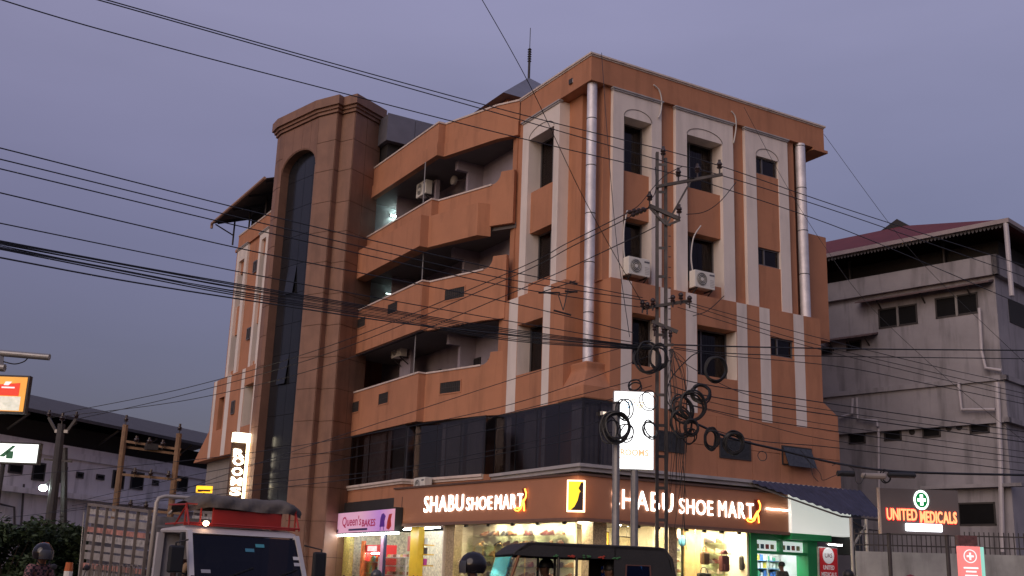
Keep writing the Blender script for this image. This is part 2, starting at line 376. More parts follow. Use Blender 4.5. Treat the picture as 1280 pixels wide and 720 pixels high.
g = MB(); g.beam((9.3, 1.2, 8.7), (10.1, 1.2, 9.43), .08, .1); g.beam((9.3, 2.6, 8.7), (10.1, 2.6, 9.43), .08, .1); g.build('bracket', CREAM, B)
# overhanging end of the parapet
g = MB(); g.box(9.32, 10.0, -.03, 1.35, 16.0, 16.098); g.build('parapet_soffit', WALL, B)
# first floor of the right facade: cladding panels, dark vents
xs = [1.62, 2.15, 3.38, 4.55, 5.95, 7.08, 8.5, 9.7]
g = MB(); g.box(1.6, 9.7, -.265, .72, 4.2, 6.23); g.build('panel_backing', JOINT, B)
for i in range(len(xs)-1):
    for z0, z1 in ((4.42, 5.32), (5.335, 6.225)):
        m = MB(); m.box(xs[i]+.005, xs[i+1]-.005, -.292, -.266, z0, z1); m.build('panel', TILE if False else WALL, B)
VG = mat('grimy dark glass', (.03, .032, .035), .18, var=.5, scale=9, stain=.3, spec=.5)
for i, (a0, a1) in enumerate(((2.24, 3.3), (4.64, 5.88), (7.16, 8.43))):
    f = MB(); t = .04
    for q in ((a0, a1, 5.0, 5.0+t), (a0, a1, 5.6-t, 5.6), (a0, a0+t, 5.0+t, 5.6-t), (a1-t, a1, 5.0+t, 5.6-t)): f.box(q[0], q[1], -.325, -.27, q[2], q[3])
    fr = f.build('ventilator_window', IRON, B)
    m = MB()
    if i == 2: m.ext([(a0+t, -.315, 5.56), (a1-t, -.315, 5.56), (a1-t, -.55, 4.96), (a0+t, -.55, 4.96)], (0, -.015, -.004))
    else: m.box(a0+t, a1-t, -.312, -.300, 5.0+t, 5.6-t)
    m.build('pane', VG, fr)
g = MB(); g.ext([(8.9, -.27, 6.24), (9.7, -.27, 6.24), (9.7, -.27, 6.75), (8.9, -.27, 7.25)], (0, 1.2, 0)); g.build('sloped_block', WALL, B)
# first-floor smoked glazing along the left front, wrapping the corner
gl_line = [(-.30, 4.5), (-.64, 4.58), (-1.28, 8.26), (-1.60, 8.33), (-1.60, 14.6)]
SMOKE = glass('smoked glass', (.66, .65, .66), .06, .11, (.50, .46, .46))
FR = mat('dark glazing frame', (.03, .028, .03), .5, metal=.3)
z0, z1 = 4.42, 6.2
def glazing(A, Bq, n):
    A = Vector(A); Bq = Vector(Bq); t = (Bq-A).normalized(); nrm = Vector((-t.y, t.x)); L = (Bq-A).length
    for k in range(n):
        a = A+t*(L*k/n+.012); b = A+t*(L*(k+1)/n-.012)
        m = MB(); m.prism([tuple(a), tuple(b), tuple(b-nrm*.012), tuple(a-nrm*.012)], z0, z1); m.build('pane', SMOKE, gz)
        c = A+t*(L*k/n); m = MB(); m.prism([tuple(c-t*.011-nrm*.05), tuple(c+t*.011-nrm*.05), tuple(c+t*.011-nrm*.005), tuple(c-t*.011-nrm*.005)], z0, z1); m.build('mullion', FR, gz)
m = MB(); strip(m, [(1.6, -.30), (-.32, -.30)], 6.2, 6.25, .1); strip(m, [(-.30, -.31), (-.30, 4.5)], 6.2, 6.25, .1); strip(m, gl_line[1:], 6.2, 6.25, .1)
gz = m.build('first_floor_glazing', FR, B)
glazing((1.6, -.30), (-.32, -.30), 3); glazing((-.31, -.30), (-.30, 4.5), 4); glazing((-.30, 4.52), (-.64, 4.57), 1); glazing((-.64, 4.58), (-1.28, 8.26), 3); glazing((-1.28, 8.27), (-1.6, 8.32), 1); glazing((-1.6, 8.33), (-1.6, 14.4), 4)
CUR2 = mat('pale interior drape', (.55, .52, .54), .9, var=.15)
CUR3 = mat('grey interior drape', (.30, .28, .29), .9, var=.2)
def drapes(A, Bq, spans):
    A = Vector(A); Bq = Vector(Bq); t = (Bq-A).normalized(); nn = Vector((t.y, -t.x)); L = (Bq-A).length
    for f0, f1, m_ in spans:
        m = MB(); n = max(2, int(L*(f1-f0)/.07)); pts = [A+t*(L*(f0+(f1-f0)*k/n))+nn*(.16+.025*(k % 2)) for k in range(n+1)]
        for k in range(n): m.add([(*pts[k], 4.43), (*pts[k+1], 4.43), (*pts[k+1], 6.19), (*pts[k], 6.19)], [(0, 1, 2, 3)])
        m.build('drape', m_, gz)
drapes((1.6, -.30), (-.32, -.30), ((.02, .30, CUR3), (.33, .62, CUR2), (.66, .95, CUR3)))
drapes((-.30, -.28), (-.30, 4.5), ((.06, .16, CUR2), (.45, .50, CUR2), (.52, .70, CUR3), (.86, .92, CUR2)))
drapes((-.64, 4.58), (-1.28, 8.26), ((.08, .30, CUR3), (.34, .58, CUR3), (.60, .65, CUR2)))
drapes((-1.6, 8.33), (-1.6, 14.4), ((.02, .22, CUR3), (.24, .30, CUR2), (.32, .64, CUR2), (.72, .76, CUR3)))
g = MB(); strip(g, gl_line, 4.2, 4.42, .9); g.build('first_floor_slab', WALL, B)
# ledge under the glazing
g = MB(); strip(g, [(9.7, -.30), (-.32, -.30), (-.32, 4.5)], 4.22, 4.33, .1, .10); strip(g, [(9.7, -.30), (-.32, -.30), (-.32, 4.5)], 4.33, 4.42, .1, .17); g.build('ledge', GREYTRIM, B)
g = MB(); strip(g, gl_line[1:], 4.26, 4.34, .1, .05); strip(g, gl_line[1:], 4.34, 4.42, .1, .10); g.build('ledge', COPING, B)
g = MB(); strip(g, [(-.30, 4.5), (-.64, 4.58), (-1.28, 8.26), (-1.60, 8.33), (-1.60, 14.4)], 2.9, 4.25, .2, -.01); g.build('shopfront_lintel', WALL, B)
# ---------------------------------------------------------------- balconies
def bal(o, e=0.): return [(-.02-o, 4.2), (-.42-o, 4.97), (-1.13-o, 7.47), (-1.40-o, 7.47), (-1.40-o, 13.9)]
g = MB(); strip(g, bal(0), 16.2, 16.94, .16); strip(g, bal(0), 15.7, 16.2, .18, .05); g.build('roof_parapet', WALL, B)
g = MB(); strip(g, bal(0), 16.94, 17.0, .2, .03); g.build('parapet_coping', COPING, B)
def parapet(o, z0, z1, name='balcony'):
    g = MB(); strip(g, bal(o), z0, z1-.055, .15); b = g.build(name, WALL, B)
    g = MB(); strip(g, bal(o)[1:], z1-.055, z1, .19, .03); g.build('coping', COPING, b)
    a = Vector(bal(o)[0]); c = Vector(bal(o)[1]); t = (c-a).normalized(); n = Vector((t.y, -t.x))   # scroll rising to the pier
    L = (c-a).length; pts = [(0, 0), (0, .44), (.52, .44)]+[(.52+.34*(1-math.cos(R(9*k))), .44-.40*math.sin(R(9*k))) for k in range(1, 11)]+[(L-.01, .0)]
    g = MB(); g.ext([(a.x+t.x*s, a.y+t.y*s, z1-.06+h) for s, h in pts], (n.x*.15, n.y*.15, 0)); g.build('scroll', WALL, b)
    return b
parapet(.12, 12.6, 14.08); b3 = parapet(.30, 9.36, 11.1); b2 = parapet(.26, 6.26, 7.92)
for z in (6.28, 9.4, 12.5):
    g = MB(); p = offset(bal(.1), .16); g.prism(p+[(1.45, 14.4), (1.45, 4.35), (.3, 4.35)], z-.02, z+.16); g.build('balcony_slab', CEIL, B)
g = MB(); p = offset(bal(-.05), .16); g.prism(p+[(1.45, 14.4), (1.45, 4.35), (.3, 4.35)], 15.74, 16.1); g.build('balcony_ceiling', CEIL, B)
g = MB(); g.box(.50, .598, 4.33, 15.4, 6.3, 15.74); g.build('corridor_wall', INNER, B)
g = MB(); g.box(.1, .5, 4.33, 4.42, 6.44, 15.7); g.build('corridor_end_wall', INNER, B)
g = MB(); g.box(-.28, .7, 4.36, 4.60, 6.3, 9.9); g.box(.02, .7, 4.33, 4.60, 9.9, 16.05); g.build('bay_pier', WALL, B)
for z in (6.44, 9.56, 12.66):
    for y in (5.6, 8.2, 11.3):
        m = MB(); m.box(.455, .499, y, y+.95, z, z+2.05); d = m.build('door', mat('dark brown door', (.045, .03, .025), .6, var=.2), B)
        m = MB(); m.cyl((.41, y+.12, z+1.0), (.453, y+.12, z+1.0), .02, seg=8); m.build('handle', GALV, d)
    for y in (4.9, 7.1, 10.0, 12.9):
        m = MB(); m.box(.450, .498, y-.0, y+.55, z+1.0, z+2.2); fr = m.build('corridor_window', IRON, B)
        m = MB(); m.box(.438, .4495, y+.04, y+.51, z+1.04, z+2.16); m.build('pane', PANE, fr)
for x, y in ((-.75, 7.6),):               # partition walls seen through the openings
    for z, z1 in ((6.44, 9.38), (9.56, 12.48), (12.66, 15.74)):
        m = MB(); m.box(-.1, .5, y-.08, y+.08, z, z1); m.box(-.55, .5, y-.09, y+.09, z1-.35, z1); m.build('partition', INNER, B)
for z, z1, y in ((11.1, 12.4, 8.05), (14.05, 15.7, 8.3), (7.9, 9.36, 8.3)):
    m = MB(); m.cyl((-1.45, y, z), (-1.45, y, z1), .022, seg=8); m.build('steel_post', GALV, B)
# planter running along the top balcony
pl = [(-.95, 5.12), (-1.62, 7.40), (-1.93, 7.40), (-1.93, 13.8)]
g = MB(); g.prism(pl+[(-1.45, 13.8), (-1.45, 7.6), (-.5, 5.0)], 12.25, 12.42); strip(g, pl, 12.42, 13.38, .12); 
g.prism([(-.95, 5.12), (-.5, 5.0), (-.46, 5.12), (-.91, 5.24)], 12.42, 13.38); g.build('planter_box', WALL, B)
m = MB(); a = Vector((-.72, 5.9)); b = Vector((-.93, 6.9)); m.prism([(-.66-.12, 5.86), (-.98-.1, 6.95), (-.93-.1, 6.97), (-.61-.12, 5.88)], 13.50, 13.60); m.build('planter_slot', DARK, B)
# barred ventilation openings in the parapets
BARS = mat('rusty grille', (.06, .05, .045), .7, metal=.3, var=.2)
def vent(P, t, wd, ht, o):
    t = Vector((t[0], t[1], 0)).normalized(); n = Vector((-t.y, t.x, 0)); up = Vector((0, 0, 1)); P = Vector(P)
    M = Matrix(((t.x, n.x, 0, P.x), (t.y, n.y, 0, P.y), (0, 0, 1, P.z), (0, 0, 0, 1)))
    m = MB(M); m.box(-wd/2, wd/2, -.02, .006, -ht/2, ht/2); v = m.build('ventilation_opening', DARK, B)
    m = MB(M)
    for s in (-1, 1): m.box(s*wd/2-.02, s*wd/2+.02, 0, .022, -ht/2-.02, ht/2+.02); m.box(-wd/2+.02, wd/2-.02, 0, .02, s*ht/2-.02, s*ht/2+.02)
    m.build('frame', WALL, v)
    nb = int(wd/.09); m = MB(M)
    for k in range(1, nb): m.box(-wd/2+wd*k/nb-.008, -wd/2+wd*k/nb+.008, .008, .018, -ht/2, ht/2)
    m.box(-wd/2, wd/2, .009, .016, -.008, .008); gr_ = m.build('grille', BARS, v); gr_['kind'] = 'stuff'
tB = (0, 1); tA = (-.71, 2.50)
for px, py, wd, ht in ((451.5, 403.5, .86, .40), (491, 385, .86, .40)): vent(UY(px, py, -1.70), tB, wd, ht, .3)
for px, py, wd, ht in ((443.5, 509, .86, .42), (479.5, 498, .86, .42)): vent(UY(px, py, -1.66), tB, wd, ht, .3)
def onA(px, py, o):                      # on the slanted balcony face
    n = Vector((-2.5, -.71, 0)).normalized(); P0 = Vector((-.42-o, 4.97, 0)); v = ray(px, py); return CAM+v*((P0-CAM).dot(n)/v.dot(n))
vent(onA(568.5, 367, .30), tA, .98, .40, .3); vent(onA(563, 484, .26), tA, 1.0, .40, .26)
# ---------------------------------------------------------------- stair tower
T = MB(); Uu = Vector((-.4493, .8934)); Vv = Vector((.8934, .4493)); C0 = Vector((-2.59, 12.52))
S0 = C0+Vv*1.6; P1 = C0+Uu*.68; J = P1-Vv*.28; K1 = J+Uu*.95
d2 = Vector((-.230, .973)); n2 = Vector((-.973, -.230)); K2 = K1+d2*2.72; K3 = K2+Vector((.035, .999))*.5
K1i = K1-n2*.45; K2i = K2-n2*.45
T.prism([tuple(q) for q in (S0, C0, P1, J, K1, K1i, K2i, K2, K3, Vector((-2.6, 17.6)), Vector((-1.2, 16)))], 0, 18.9)
s0, s1 = .06, 2.46
def seg(s, d, z): q = K1+d2*s-n2*d; return (q.x, q.y, z)
T.ext([seg(s1, 0, 0), seg(2.72, 0, 0), seg(2.72, 0, 18.9), seg(s1, 0, 18.9)], (-n2*.45).to_3d())
T.ext([seg(0, 0, 0), seg(s0, 0, 0), seg(s0, 0, 16.9), seg(0, 0, 16.9)], (-n2*.45).to_3d())
arc = [seg((s0+s1)/2-(s1-s0)/2*math.cos(math.pi*k/14), 0, 17.0+.78*math.sin(math.pi*k/14)) for k in range(15)]
T.ext([seg(0, 0, 18.9), seg(0, 0, 16.9)]+arc+[seg(s1, 0, 18.9)], (-n2*.45).to_3d())
T.ext([seg(0, 0, 0), seg(s1, 0, 0), seg(s1, 0, 3.5), seg(0, 0, 3.5)], (-n2*.45).to_3d())
TW = T.build('stair_tower', TILE, B)
zj = [0.6, 1.85, 3.1, 4.3, 5.5, 6.7, 7.9, 9.1, 10.32, 11.54, 12.77, 13.99, 15.2, 16.5, 17.74, 18.88]
def panels(A, Bq, splits=(0, 1), zs=zj, th=.022):
    t = (Bq-A).normalized(); n = Vector((-t.y, t.x)); L = (Bq-A).length
    m = MB(); m.prism([tuple(A+t*.004), tuple(Bq-t*.004), tuple(Bq-t*.004+n*.005), tuple(A+t*.004+n*.005)], .6, 18.88); m.build('joint_backing', JOINT, TW)
    for i in range(len(splits)-1):
        a = A+t*(L*splits[i]+(.003 if i == 0 else .011)); b = A+t*(L*splits[i+1]-(.003 if i == len(splits)-2 else .011))
        for k in range(len(zs)-1):
            m = MB(); m.prism([tuple(a+n*.0055), tuple(b+n*.0055), tuple(b+n*th), tuple(a+n*th)], zs[k]+.011, zs[k+1]-.011); m.build('panel', TILE, TW)
panels(S0, C0, (0, .55, 1)); panels(C0, P1); panels(P1, J); panels(J, K1); panels(K2, K3); panels(K1+d2*s1, K2)
for a, b in ((.0, .5), (.5, 1.1), (1.1, 1.75), (1.75, 2.46)):    # cladding over the arch, cut to its curve
    pts = [seg(a+.006, -.002, 18.86), seg(b-.006, -.002, 18.86)]
    for k in range(7):
        s = b-.006-(b-a-.012)*k/6; x = max(-1, min(1, (s-(s0+s1)/2)/((s1-s0)/2+.04))); pts.append(seg(s, -.002, 17.0+.82*math.sqrt(max(0, 1-x*x))))
    MB().ext(pts, (n2*.02).to_3d()).build('panel', TILE, TW)
m = MB()
for zz in (zj[5], ): pass
m.ext([seg(s0, .37, 3.5), seg(s1, .37, 3.5), seg(s1, .37, 17.9), seg(s0, .37, 17.9)], (-n2*.04).to_3d()); m.build('glazing_backing', DARK, TW)
rows = [3.5+1.2*k for k in range(13)]; ncol = 4; wv = (s1-s0)/ncol
for r_ in range(12):
    for c_ in range(ncol):
        a = s0+wv*c_+.008; b = s0+wv*(c_+1)-.008; za = rows[r_]+.008; zb = rows[r_+1]-.008
        m = MB()
        if (r_, c_) in ((7, 2), (4, 2)): m.ext([seg(a, .22, za), seg(b, .22, za), seg(b, .335, zb), seg(a, .335, zb)], (-n2*.012).to_3d())
        else: m.ext([seg(a, .34, za), seg(b, .34, za), seg(b, .34, zb), seg(a, .34, zb)], (-n2*.012).to_3d())
        m.build('pane', PANEB, TW)
tl = [S0, C0, P1, J, K1, K2, K3, Vector((-2.6, 17.7))]; tl = [tuple(q) for q in tl]
g = MB(); strip(g, tl, 18.9, 19.03, .5, .09); strip(g, tl, 19.03, 19.15, .5, .16); strip(g, tl, 19.15, 19.52, .5, .25); g.prism(tl+[(-1.2, 16)], 18.9, 19.4); g.build('tower_cornice', TILE, B)
# ---------------------------------------------------------------- far wing
Wf = ('L', -2.95); Wl = ('L', -3.2)
g = MB(); g.box(-2.35, 2., 16.5, 26., 6.3, 16.9); g.box(-2.3, 2., 16.5, 26., 0, 6.3); g.build('wing_wall', WALL, B)
g = MB()
for a0, a1 in ((17.0, 21.0), (22.25, 23.95), (25.55, 26.0)): fbox(g, Wf, a0, a1, -.6, -.1, 9.9, 16.25)
fbox(g, Wf, 17., 25.6, -.6, 0, 16.25, 16.95); fbox(g, Wf, 25.6, 26., -.6, 0, 16.25, 16.4); g.build('wall', WALL, B)
g = MB(); fbox(g, Wf, 17., 25.6, -.5, .03, 16.95, 17.02); g.build('parapet_coping', COPING, B)
surround(Wf, 23.95, 25.55, 24.35, 25.2, 9.9, 16.25, 15.6, [(13.4, 15.0), (10.3, 12.0)], -.14, depth=.6, arch=False, wo=-.42)
surround(Wf, 21.0, 22.25, 21.3, 21.95, 9.9, 16.25, 15.9, [(13.4, 15.2), (10.3, 12.0)], -.14, depth=.6, arch=False, wo=-.42)
for z in (14.55, 11.4):
    window(Wf, 22.5, 23.0, -.06, z, z+.55, 2)
g = MB(); fwall(g, Wl, 18.6, 26.4, -.85, 0, 6.25, 9.9, [(20.35, 21.6, 7.3, 9.1), (24.5, 25.3, 7.5, 9.0)]); g.build('wall', WALL, B)
g = MB(); g.ext([(-3.2, 26.4, 6.25), (-3.2, 28.6, 6.25), (-3.2, 26.4, 7.6)], (.8, 0, 0)); g.build('sloped_block', WALL, B)
stripes(Wl, [(19.95, 20.3), (21.65, 22.1), (23.7, 24.3), (25.9, 26.3)], 6.27, 9.895)
window(Wl, 20.35, 21.6, -.6, 7.3, 9.1); window(Wl, 24.5, 25.3, -.45, 7.5, 9.0); window(Wl, 22.7, 23.15, .03, 8.0, 8.6)
m = MB(); fbox(m, Wl, 21.588, 21.598, -.55, -.003, 7.31, 9.09); m.build('window_reveal', CREAM, B)
g = MB(); g.box(-2.75, -2.3, 18.7, 27.8, 2.5, 6.24); g.build('lower_wall', mat('grey render', (.30, .27, .25), .85, var=.1, stain=.3), B)
# sheet roof over the far wing
cor = MB(); n = 60
va = []; 
for k in range(n+1):
    y = 19.6+8.*k/n; dz = .025*(1 if k % 2 else -1); va += [(-3.75, y, 18.02+dz), (.8, y, 19.6+dz)]
cor.add(va, [(2*k, 2*k+1, 2*k+3, 2*k+2) for k in range(n)])
rf = cor.build('roof_sheet', mat('dark metal sheet', (.07, .06, .06), .6, metal=.3, var=.2), B)
m = MB(); m.tube([(-3.8, 27.6, 17.75), (-3.8, 27.6, 18.0), (-3.8, 19.6, 18.0)], .07, 8); m.build('gutter', mat('terracotta gutter', (.36, .22, .16), .7), rf)
for y in (20., 22.4, 24.8, 27.3):
    m = MB(); m.beam((-3.6, y, 17.98), (.8, y, 19.5), .06, .1); m.build('rafter', IRON, rf)
    m = MB(); m.cyl((-2.75, y, 17.), (-2.75, y, 18.3), .045, seg=8); m.build('roof_post', IRON, rf)
m = MB(); m.beam((-3.7, 27.3, 17.9), (-2.75, 27.3, 17.5), .05, .05); m.build('roof_brace', IRON, rf)
g = MB(); g.box(-2.3, 2, 19.8, 26, 16.9, 18.3); g.build('roof_room_wall', DARK, B)
# grey lift room behind the tower, pyramid roof with lightning rod
LG = mat('grey zinc panel', (.17, .17, .20), .5, metal=.3, var=.1)
g = MB(); g.box(-1.1, 2.6, 12.6, 15, 16.9, 18.1); g.build('lift_room', DARK, B)
for a, b in ((-1.3, -.1), (-.08, 2.7)): m = MB(); m.box(a, b, 12.3, 12.34, 17.95, 19.1); m.build('panel', LG, B)
g = MB(); g.box(-1.3, 2.7, 12.35, 15, 17.95, 19.05); g.build('lift_room_cladding', LG, B)
ap = UY(661, 97, 3.)
g = MB(); e = 2.6; zb = ap.z-2.3
g.add([(ap.x-e, ap.y-e, zb), (ap.x+e, ap.y-e, zb), (ap.x+e, ap.y+e, zb), (ap.x-e, ap.y+e, zb), tuple(ap)], [(0, 1, 4), (1, 2, 4), (2, 3, 4), (3, 0, 4), (3, 2, 1, 0)])
pyr = g.build('pyramid_roof', LG, B); m = MB(); m.box(ap.x-2.2, ap.x+2.2, ap.y-2.2, ap.y+2.2, 16.5, zb-.01); m.build('roof_room_wall', WALL, B)
m = MB(); tp = ap+Vector((0, 0, .0)); m.cyl(ap-Vector((0, 0, .2)), ap+Vector((0, 0, 1.25)), .05, seg=8)
for k in range(6): m.lathe([(.05, -.02), (.085, 0), (.05, .02)], (ap.x, ap.y, ap.z+.7+.1*k), 10)
m.cyl(ap+Vector((0, 0, 1.2)), ap+Vector((0, 0, 2.15)), .014, seg=6); m.build('lightning_rod', IRON, pyr)
# ------------------------------------------------------------------ ground-floor shops
def onPl(px, py, P0, n):
    v = ray(px, py); n = Vector(n); return CAM+v*((Vector(P0)-CAM).dot(n)/v.dot(n))
SHOPW = mat('shop cream wall', (.80, .72, .54), .7, var=.06)
MARB = mat('speckled marble', (.42, .33, .20), .35, var=.55, scale=22, bump=.05)
GOLD = mat('gold display wire', (.75, .52, .18), .35, metal=.8, var=.05)
CLEAR = glass('clear shop glass', (.93, .93, .9), .03, .03)
WOOD = mat('light wood panel', (.55, .36, .16), .5, var=.2, scale=5)
FLOORM = mat('shop tile floor', (.6, .55, .45), .3, var=.1)
def lamp_mat(name, c, s): return mat(name, c, .5, var=0, emit=c, estr=s)
LW = lamp_mat('warm downlight', (1, .86, .60), 360); LC = lamp_mat('cool tube light', (.94, .98, 1), 110)
g = MB(); g.prism([(-.5, -.5), (9.6, -.5), (9.6, 14.5), (-1.7, 14.5), (-1.7, 8.4)], .0, .45); g.build('shop_floor', FLOORM, B)
g = MB(); g.box(-.3, 5.7, 5.3, 5.38, .45, 2.99); g.box(3.6, 3.66, .92, 5.3, .45, 2.99); g.build('shoe_shop_wall', SHOPW, B)
g = MB(); g.box(3.1, 4.10, .85, .92, .45, 2.95); g.build('display_panel', SHOPW, B)
g = MB(); g.box(4.15, 4.80, .75, .82, .45, 2.95); g.build('wood_panel', WOOD, B)
g = MB(); g.box(4.85, 5.68, .80, .87, .45, 2.95); g.build('display_panel', SHOPW, B)
g = MB(); g.box(5.70, 5.77, -.25, 5.3, .45, 2.99); g.build('party_wall', SHOPW, B)
for (x0, x1, y0, y1) in ((.12, .58, -.28, .25), (2.72, 3.02, -.3, .3)):
    m = MB(); m.box(x0, x1, y0, y1, .13, 2.95); m.build('marble_pillar', MARB, B)
gA, gE = Vector((-.38, -.30)), Vector((-1.18, 5.3)); gt = (gE-gA).normalized(); gn = Vector((-gt.y, gt.x)); gL = (gE-gA).length
g = MB(); pA = gA+gt*1.0-gn*.78; pE = gA+gt*5.75-gn*.78; g.prism([tuple(pA), tuple(pE), tuple(pE-gn*.07), tuple(pA-gn*.07)], .45, 2.9); g.build('display_panel', SHOPW, B)
m = MB(); q = gE; m.prism([tuple(q), tuple(q+gt*.42), tuple(q+gt*.42-gn*.3), tuple(q-gn*.3)], .13, 2.95); m.build('marble_pillar', MARB, B)
def shopglass(A, E, n, z0=.45, z1=2.86):
    t = (E-A).normalized(); nn = Vector((-t.y, t.x)); L = (E-A).length
    m = MB(); strip(m, [tuple(A), tuple(E)], z1, z1+.07, .05); fr = m.build('shop_window', ALU, B)
    for k in range(n):
        a = A+t*(L*k/n+.004); b = A+t*(L*(k+1)/n-.004); m = MB(); m.prism([tuple(a), tuple(b), tuple(b-nn*.012), tuple(a-nn*.012)], z0, z1); m.build('pane', CLEAR, fr)
        c = A+t*(L*(k+.5)/n); m = MB(); m.prism([tuple(c-t*.07+nn*.02), tuple(c+t*.07+nn*.02), tuple(c+t*.07-nn*.03), tuple(c-t*.07-nn*.03)], z1-.07, z1+.02); m.build('patch_fitting', IRON, fr)
shopglass(gA, gE, 5); shopglass(Vector((2.70, -.28)), Vector((.6, -.28)), 3); shopglass(Vector((5.7, -.28)), Vector((3.05, -.28)), 4)
# ceiling lamps
def clamp_light(x, y, label, grp, m=LW, r=.10):
    l = MB(); l.lathe([(r+.03, 0), (r+.03, .03), (r, .035)], (0, 0, 0), 14); o = thing('ceiling_lamp', (x, y, 2.95), label, 'lamp', grp)
    l.build('housing', WHITEP, o); k = MB(); k.lathe([(.001, -.012), (r, -.012), (r, -.002)], (0, 0, 0), 14); k.build('diffuser', m, o)
for x in (.95, 1.6, 2.25): 
    for y in (.35, 1.5, 3.0): clamp_light(x, y, 'round warm ceiling lamp inside the shoe shop entrance', 'entrance ceiling lamps')
for x in (3.3, 3.75, 4.2, 4.65, 5.1, 5.5): clamp_light(x, .25, 'round warm ceiling lamp over the right shoe shop window', 'right window lamps')
for s in (.5, 1.25, 2.0, 2.75, 3.5, 4.3, 5.0):
    p_ = gA+gt*s-gn*.45; clamp_light(p_.x, p_.y, 'round warm ceiling lamp over the left shoe shop window', 'left window lamps')
# shoes and bags on show
def shoe_mesh():
    m = MB(); sec = [(0, .022, .035), (.05, .042, .05), (.11, .046, .075), (.17, .038, .10), (.22, .036, .115), (.26, .026, .105)]; vs = []; k = 8
    for x, w_, h in sec:
        for i in range(k):
            a = math.pi*i/(k-1); vs.append((x, w_*math.cos(a), .018+h*math.sin(a)**.7))
    fs = [(i*k+j, i*k+j+1, (i+1)*k+j+1, (i+1)*k+j) for i in range(len(sec)-1) for j in range(k-1)]
    fs += [tuple(range(k))[::-1], tuple(range((len(sec)-1)*k, len(sec)*k))]
    m.add(vs, fs); m.prism([(-.01, -.02), (.06, -.05), (.13, -.05), (.25, -.036), (.275, 0), (.25, .036), (.13, .05), (.06, .05), (-.01, .02)], 0, .022)
    return m
SHC = [mat('shoe leather %d' % i, c, .45, var=.1) for i, c in enumerate(((.03, .02, .018), (.16, .07, .03), (.30, .17, .07), (.05, .05, .06), (.35, .28, .2), (.12, .03, .03)))]
shoes = [shoe_mesh().build('shoe', c) for c in SHC]
used = set()
def put_shoe(P, rz, label, grp):
    i = random.randrange(len(shoes))
    if i in used: o = shoes[i].copy(); col.objects.link(o)
    else: o = shoes[i]; used.add(i)
    o.location = P; o.rotation_euler = (0, 0, rz); o.scale = (1.15, 1.15, 1.15); tag(o, label, 'shoe', grp)
def shelf_run(A, t, L, zs, label):
    nn = Vector((-t.y, t.x))
    for z in zs:
        m = MB(); m.prism([tuple(A), tuple(A+t*L), tuple(A+t*L+nn*.24), tuple(A+nn*.24)], z-.018, z); m.build('shelf', glass('shelf glass', (.8, .9, .8), .05, .1), B)
SHN = {1.36: 'lowest', 1.66: 'second-lowest', 1.96: 'middle', 2.26: 'second-highest', 2.56: 'highest'}
dA = gA+gt*1.05-gn*.76; dE = gA+gt*5.6-gn*.76; dt = (dE-dA).normalized(); dn = Vector((-dt.y, dt.x)); dL = (dE-dA).length
shelf_run(dA, dt, dL, (1.36, 1.66, 1.96, 2.26, 2.56), 0)
for z in (1.36, 1.66, 1.96, 2.26, 2.56):
    s = .2
    while s < dL-.3:
        P = dA+dt*s+dn*.14; put_shoe((P.x, P.y, z), math.atan2(-dt.y, -dt.x)+random.uniform(-.5, .5)+(math.pi if random.random() < .3 else 0), 'small shoe on the %s glass shelf in the left shop window' % SHN[z], 'shoes in the left window'); s += random.uniform(.30, .42)
for sx in (4.08, 5.66): shelf_run(Vector((sx, .83 if sx < 5 else .78)), Vector((-1, 0)), .9 if sx < 5 else .75, (1.36, 1.66, 1.96, 2.26, 2.56), 0)
for z in (1.36, 1.66, 1.96, 2.26, 2.56):
    for s in (-1.5, -1.2, .1, .38, .66):
        put_shoe((4.05-s-random.uniform(0, .05), .70 if s > 0 else .66, z), random.uniform(2.7, 3.6), 'small shoe on the %s glass shelf in the right shop window' % SHN[z], 'shoes in the right window')
for k, (y, h) in enumerate(((1.6, .8), (2.6, .9), (3.6, .85), (4.6, .8))):   # arched gold stands
    P = dA+dt*(y-.8)+dn*.42; m = MB()
    m.tube([(P.x-dt.x*.22, P.y-dt.y*.22, .45), (P.x-dt.x*.22, P.y-dt.y*.22, 2.1)]+[(P.x-dt.x*.22*math.cos(R(15*i)), P.y-dt.y*.22*math.cos(R(15*i)), 2.1+.22*math.sin(R(15*i))) for i in range(1, 12)]+[(P.x+dt.x*.22, P.y+dt.y*.22, 2.1), (P.x+dt.x*.22, P.y+dt.y*.22, .45)], .014, 6)
    tag(m.build('display_stand', GOLD), 'arched gold wire stand inside the left shop window', 'stand', 'gold stands in the left window')
def bag(P, w_, h, d, c, label, kind='handbag', rz=0.):
    o = thing(kind, P, label, 'bag', 'bags hung in the right shop window', rz)
    m = MB(); m.box(-w_/2, w_/2, -d/2, d/2, 0, h); b = m.build('body', c, o, bevel=min(.05, d*.4))
    m = MB(); m.tube([(-w_*.3, 0, h-.01)]+[(-w_*.3*math.cos(R(20*i)), 0, h+.16*math.sin(R(20*i))) for i in range(1, 9)]+[(w_*.3, 0, h-.01)], .012, 6); m.build('handle', c, o)
    if kind == 'backpack':
        m = MB(); m.box(-w_*.33, w_*.33, -d/2-.05, -d/2+.002, h*.08, h*.48); m.build('pocket', c, o, bevel=.02)
    m = MB(); m.cyl((0, 0, h+.13), (0, 0, 2.93-P[2]), .005, seg=5); m.build('hanging_wire', GOLD, o); return o
cb = mat('black bag leather', (.015, .015, .016), .4, var=.1); cr = mat('maroon bag fabric', (.10, .018, .016), .7, var=.1); cn = mat('brown bag leather', (.13, .06, .03), .5, var=.1); cbl = mat('blue cap fabric', (.03, .13, .20), .6, var=.1)
bag((UX(881, 690, .1).x, .1, 1.9), .34, .36, .14, cn, 'brown and black handbag hanging beside the wood panel', rz=.2)
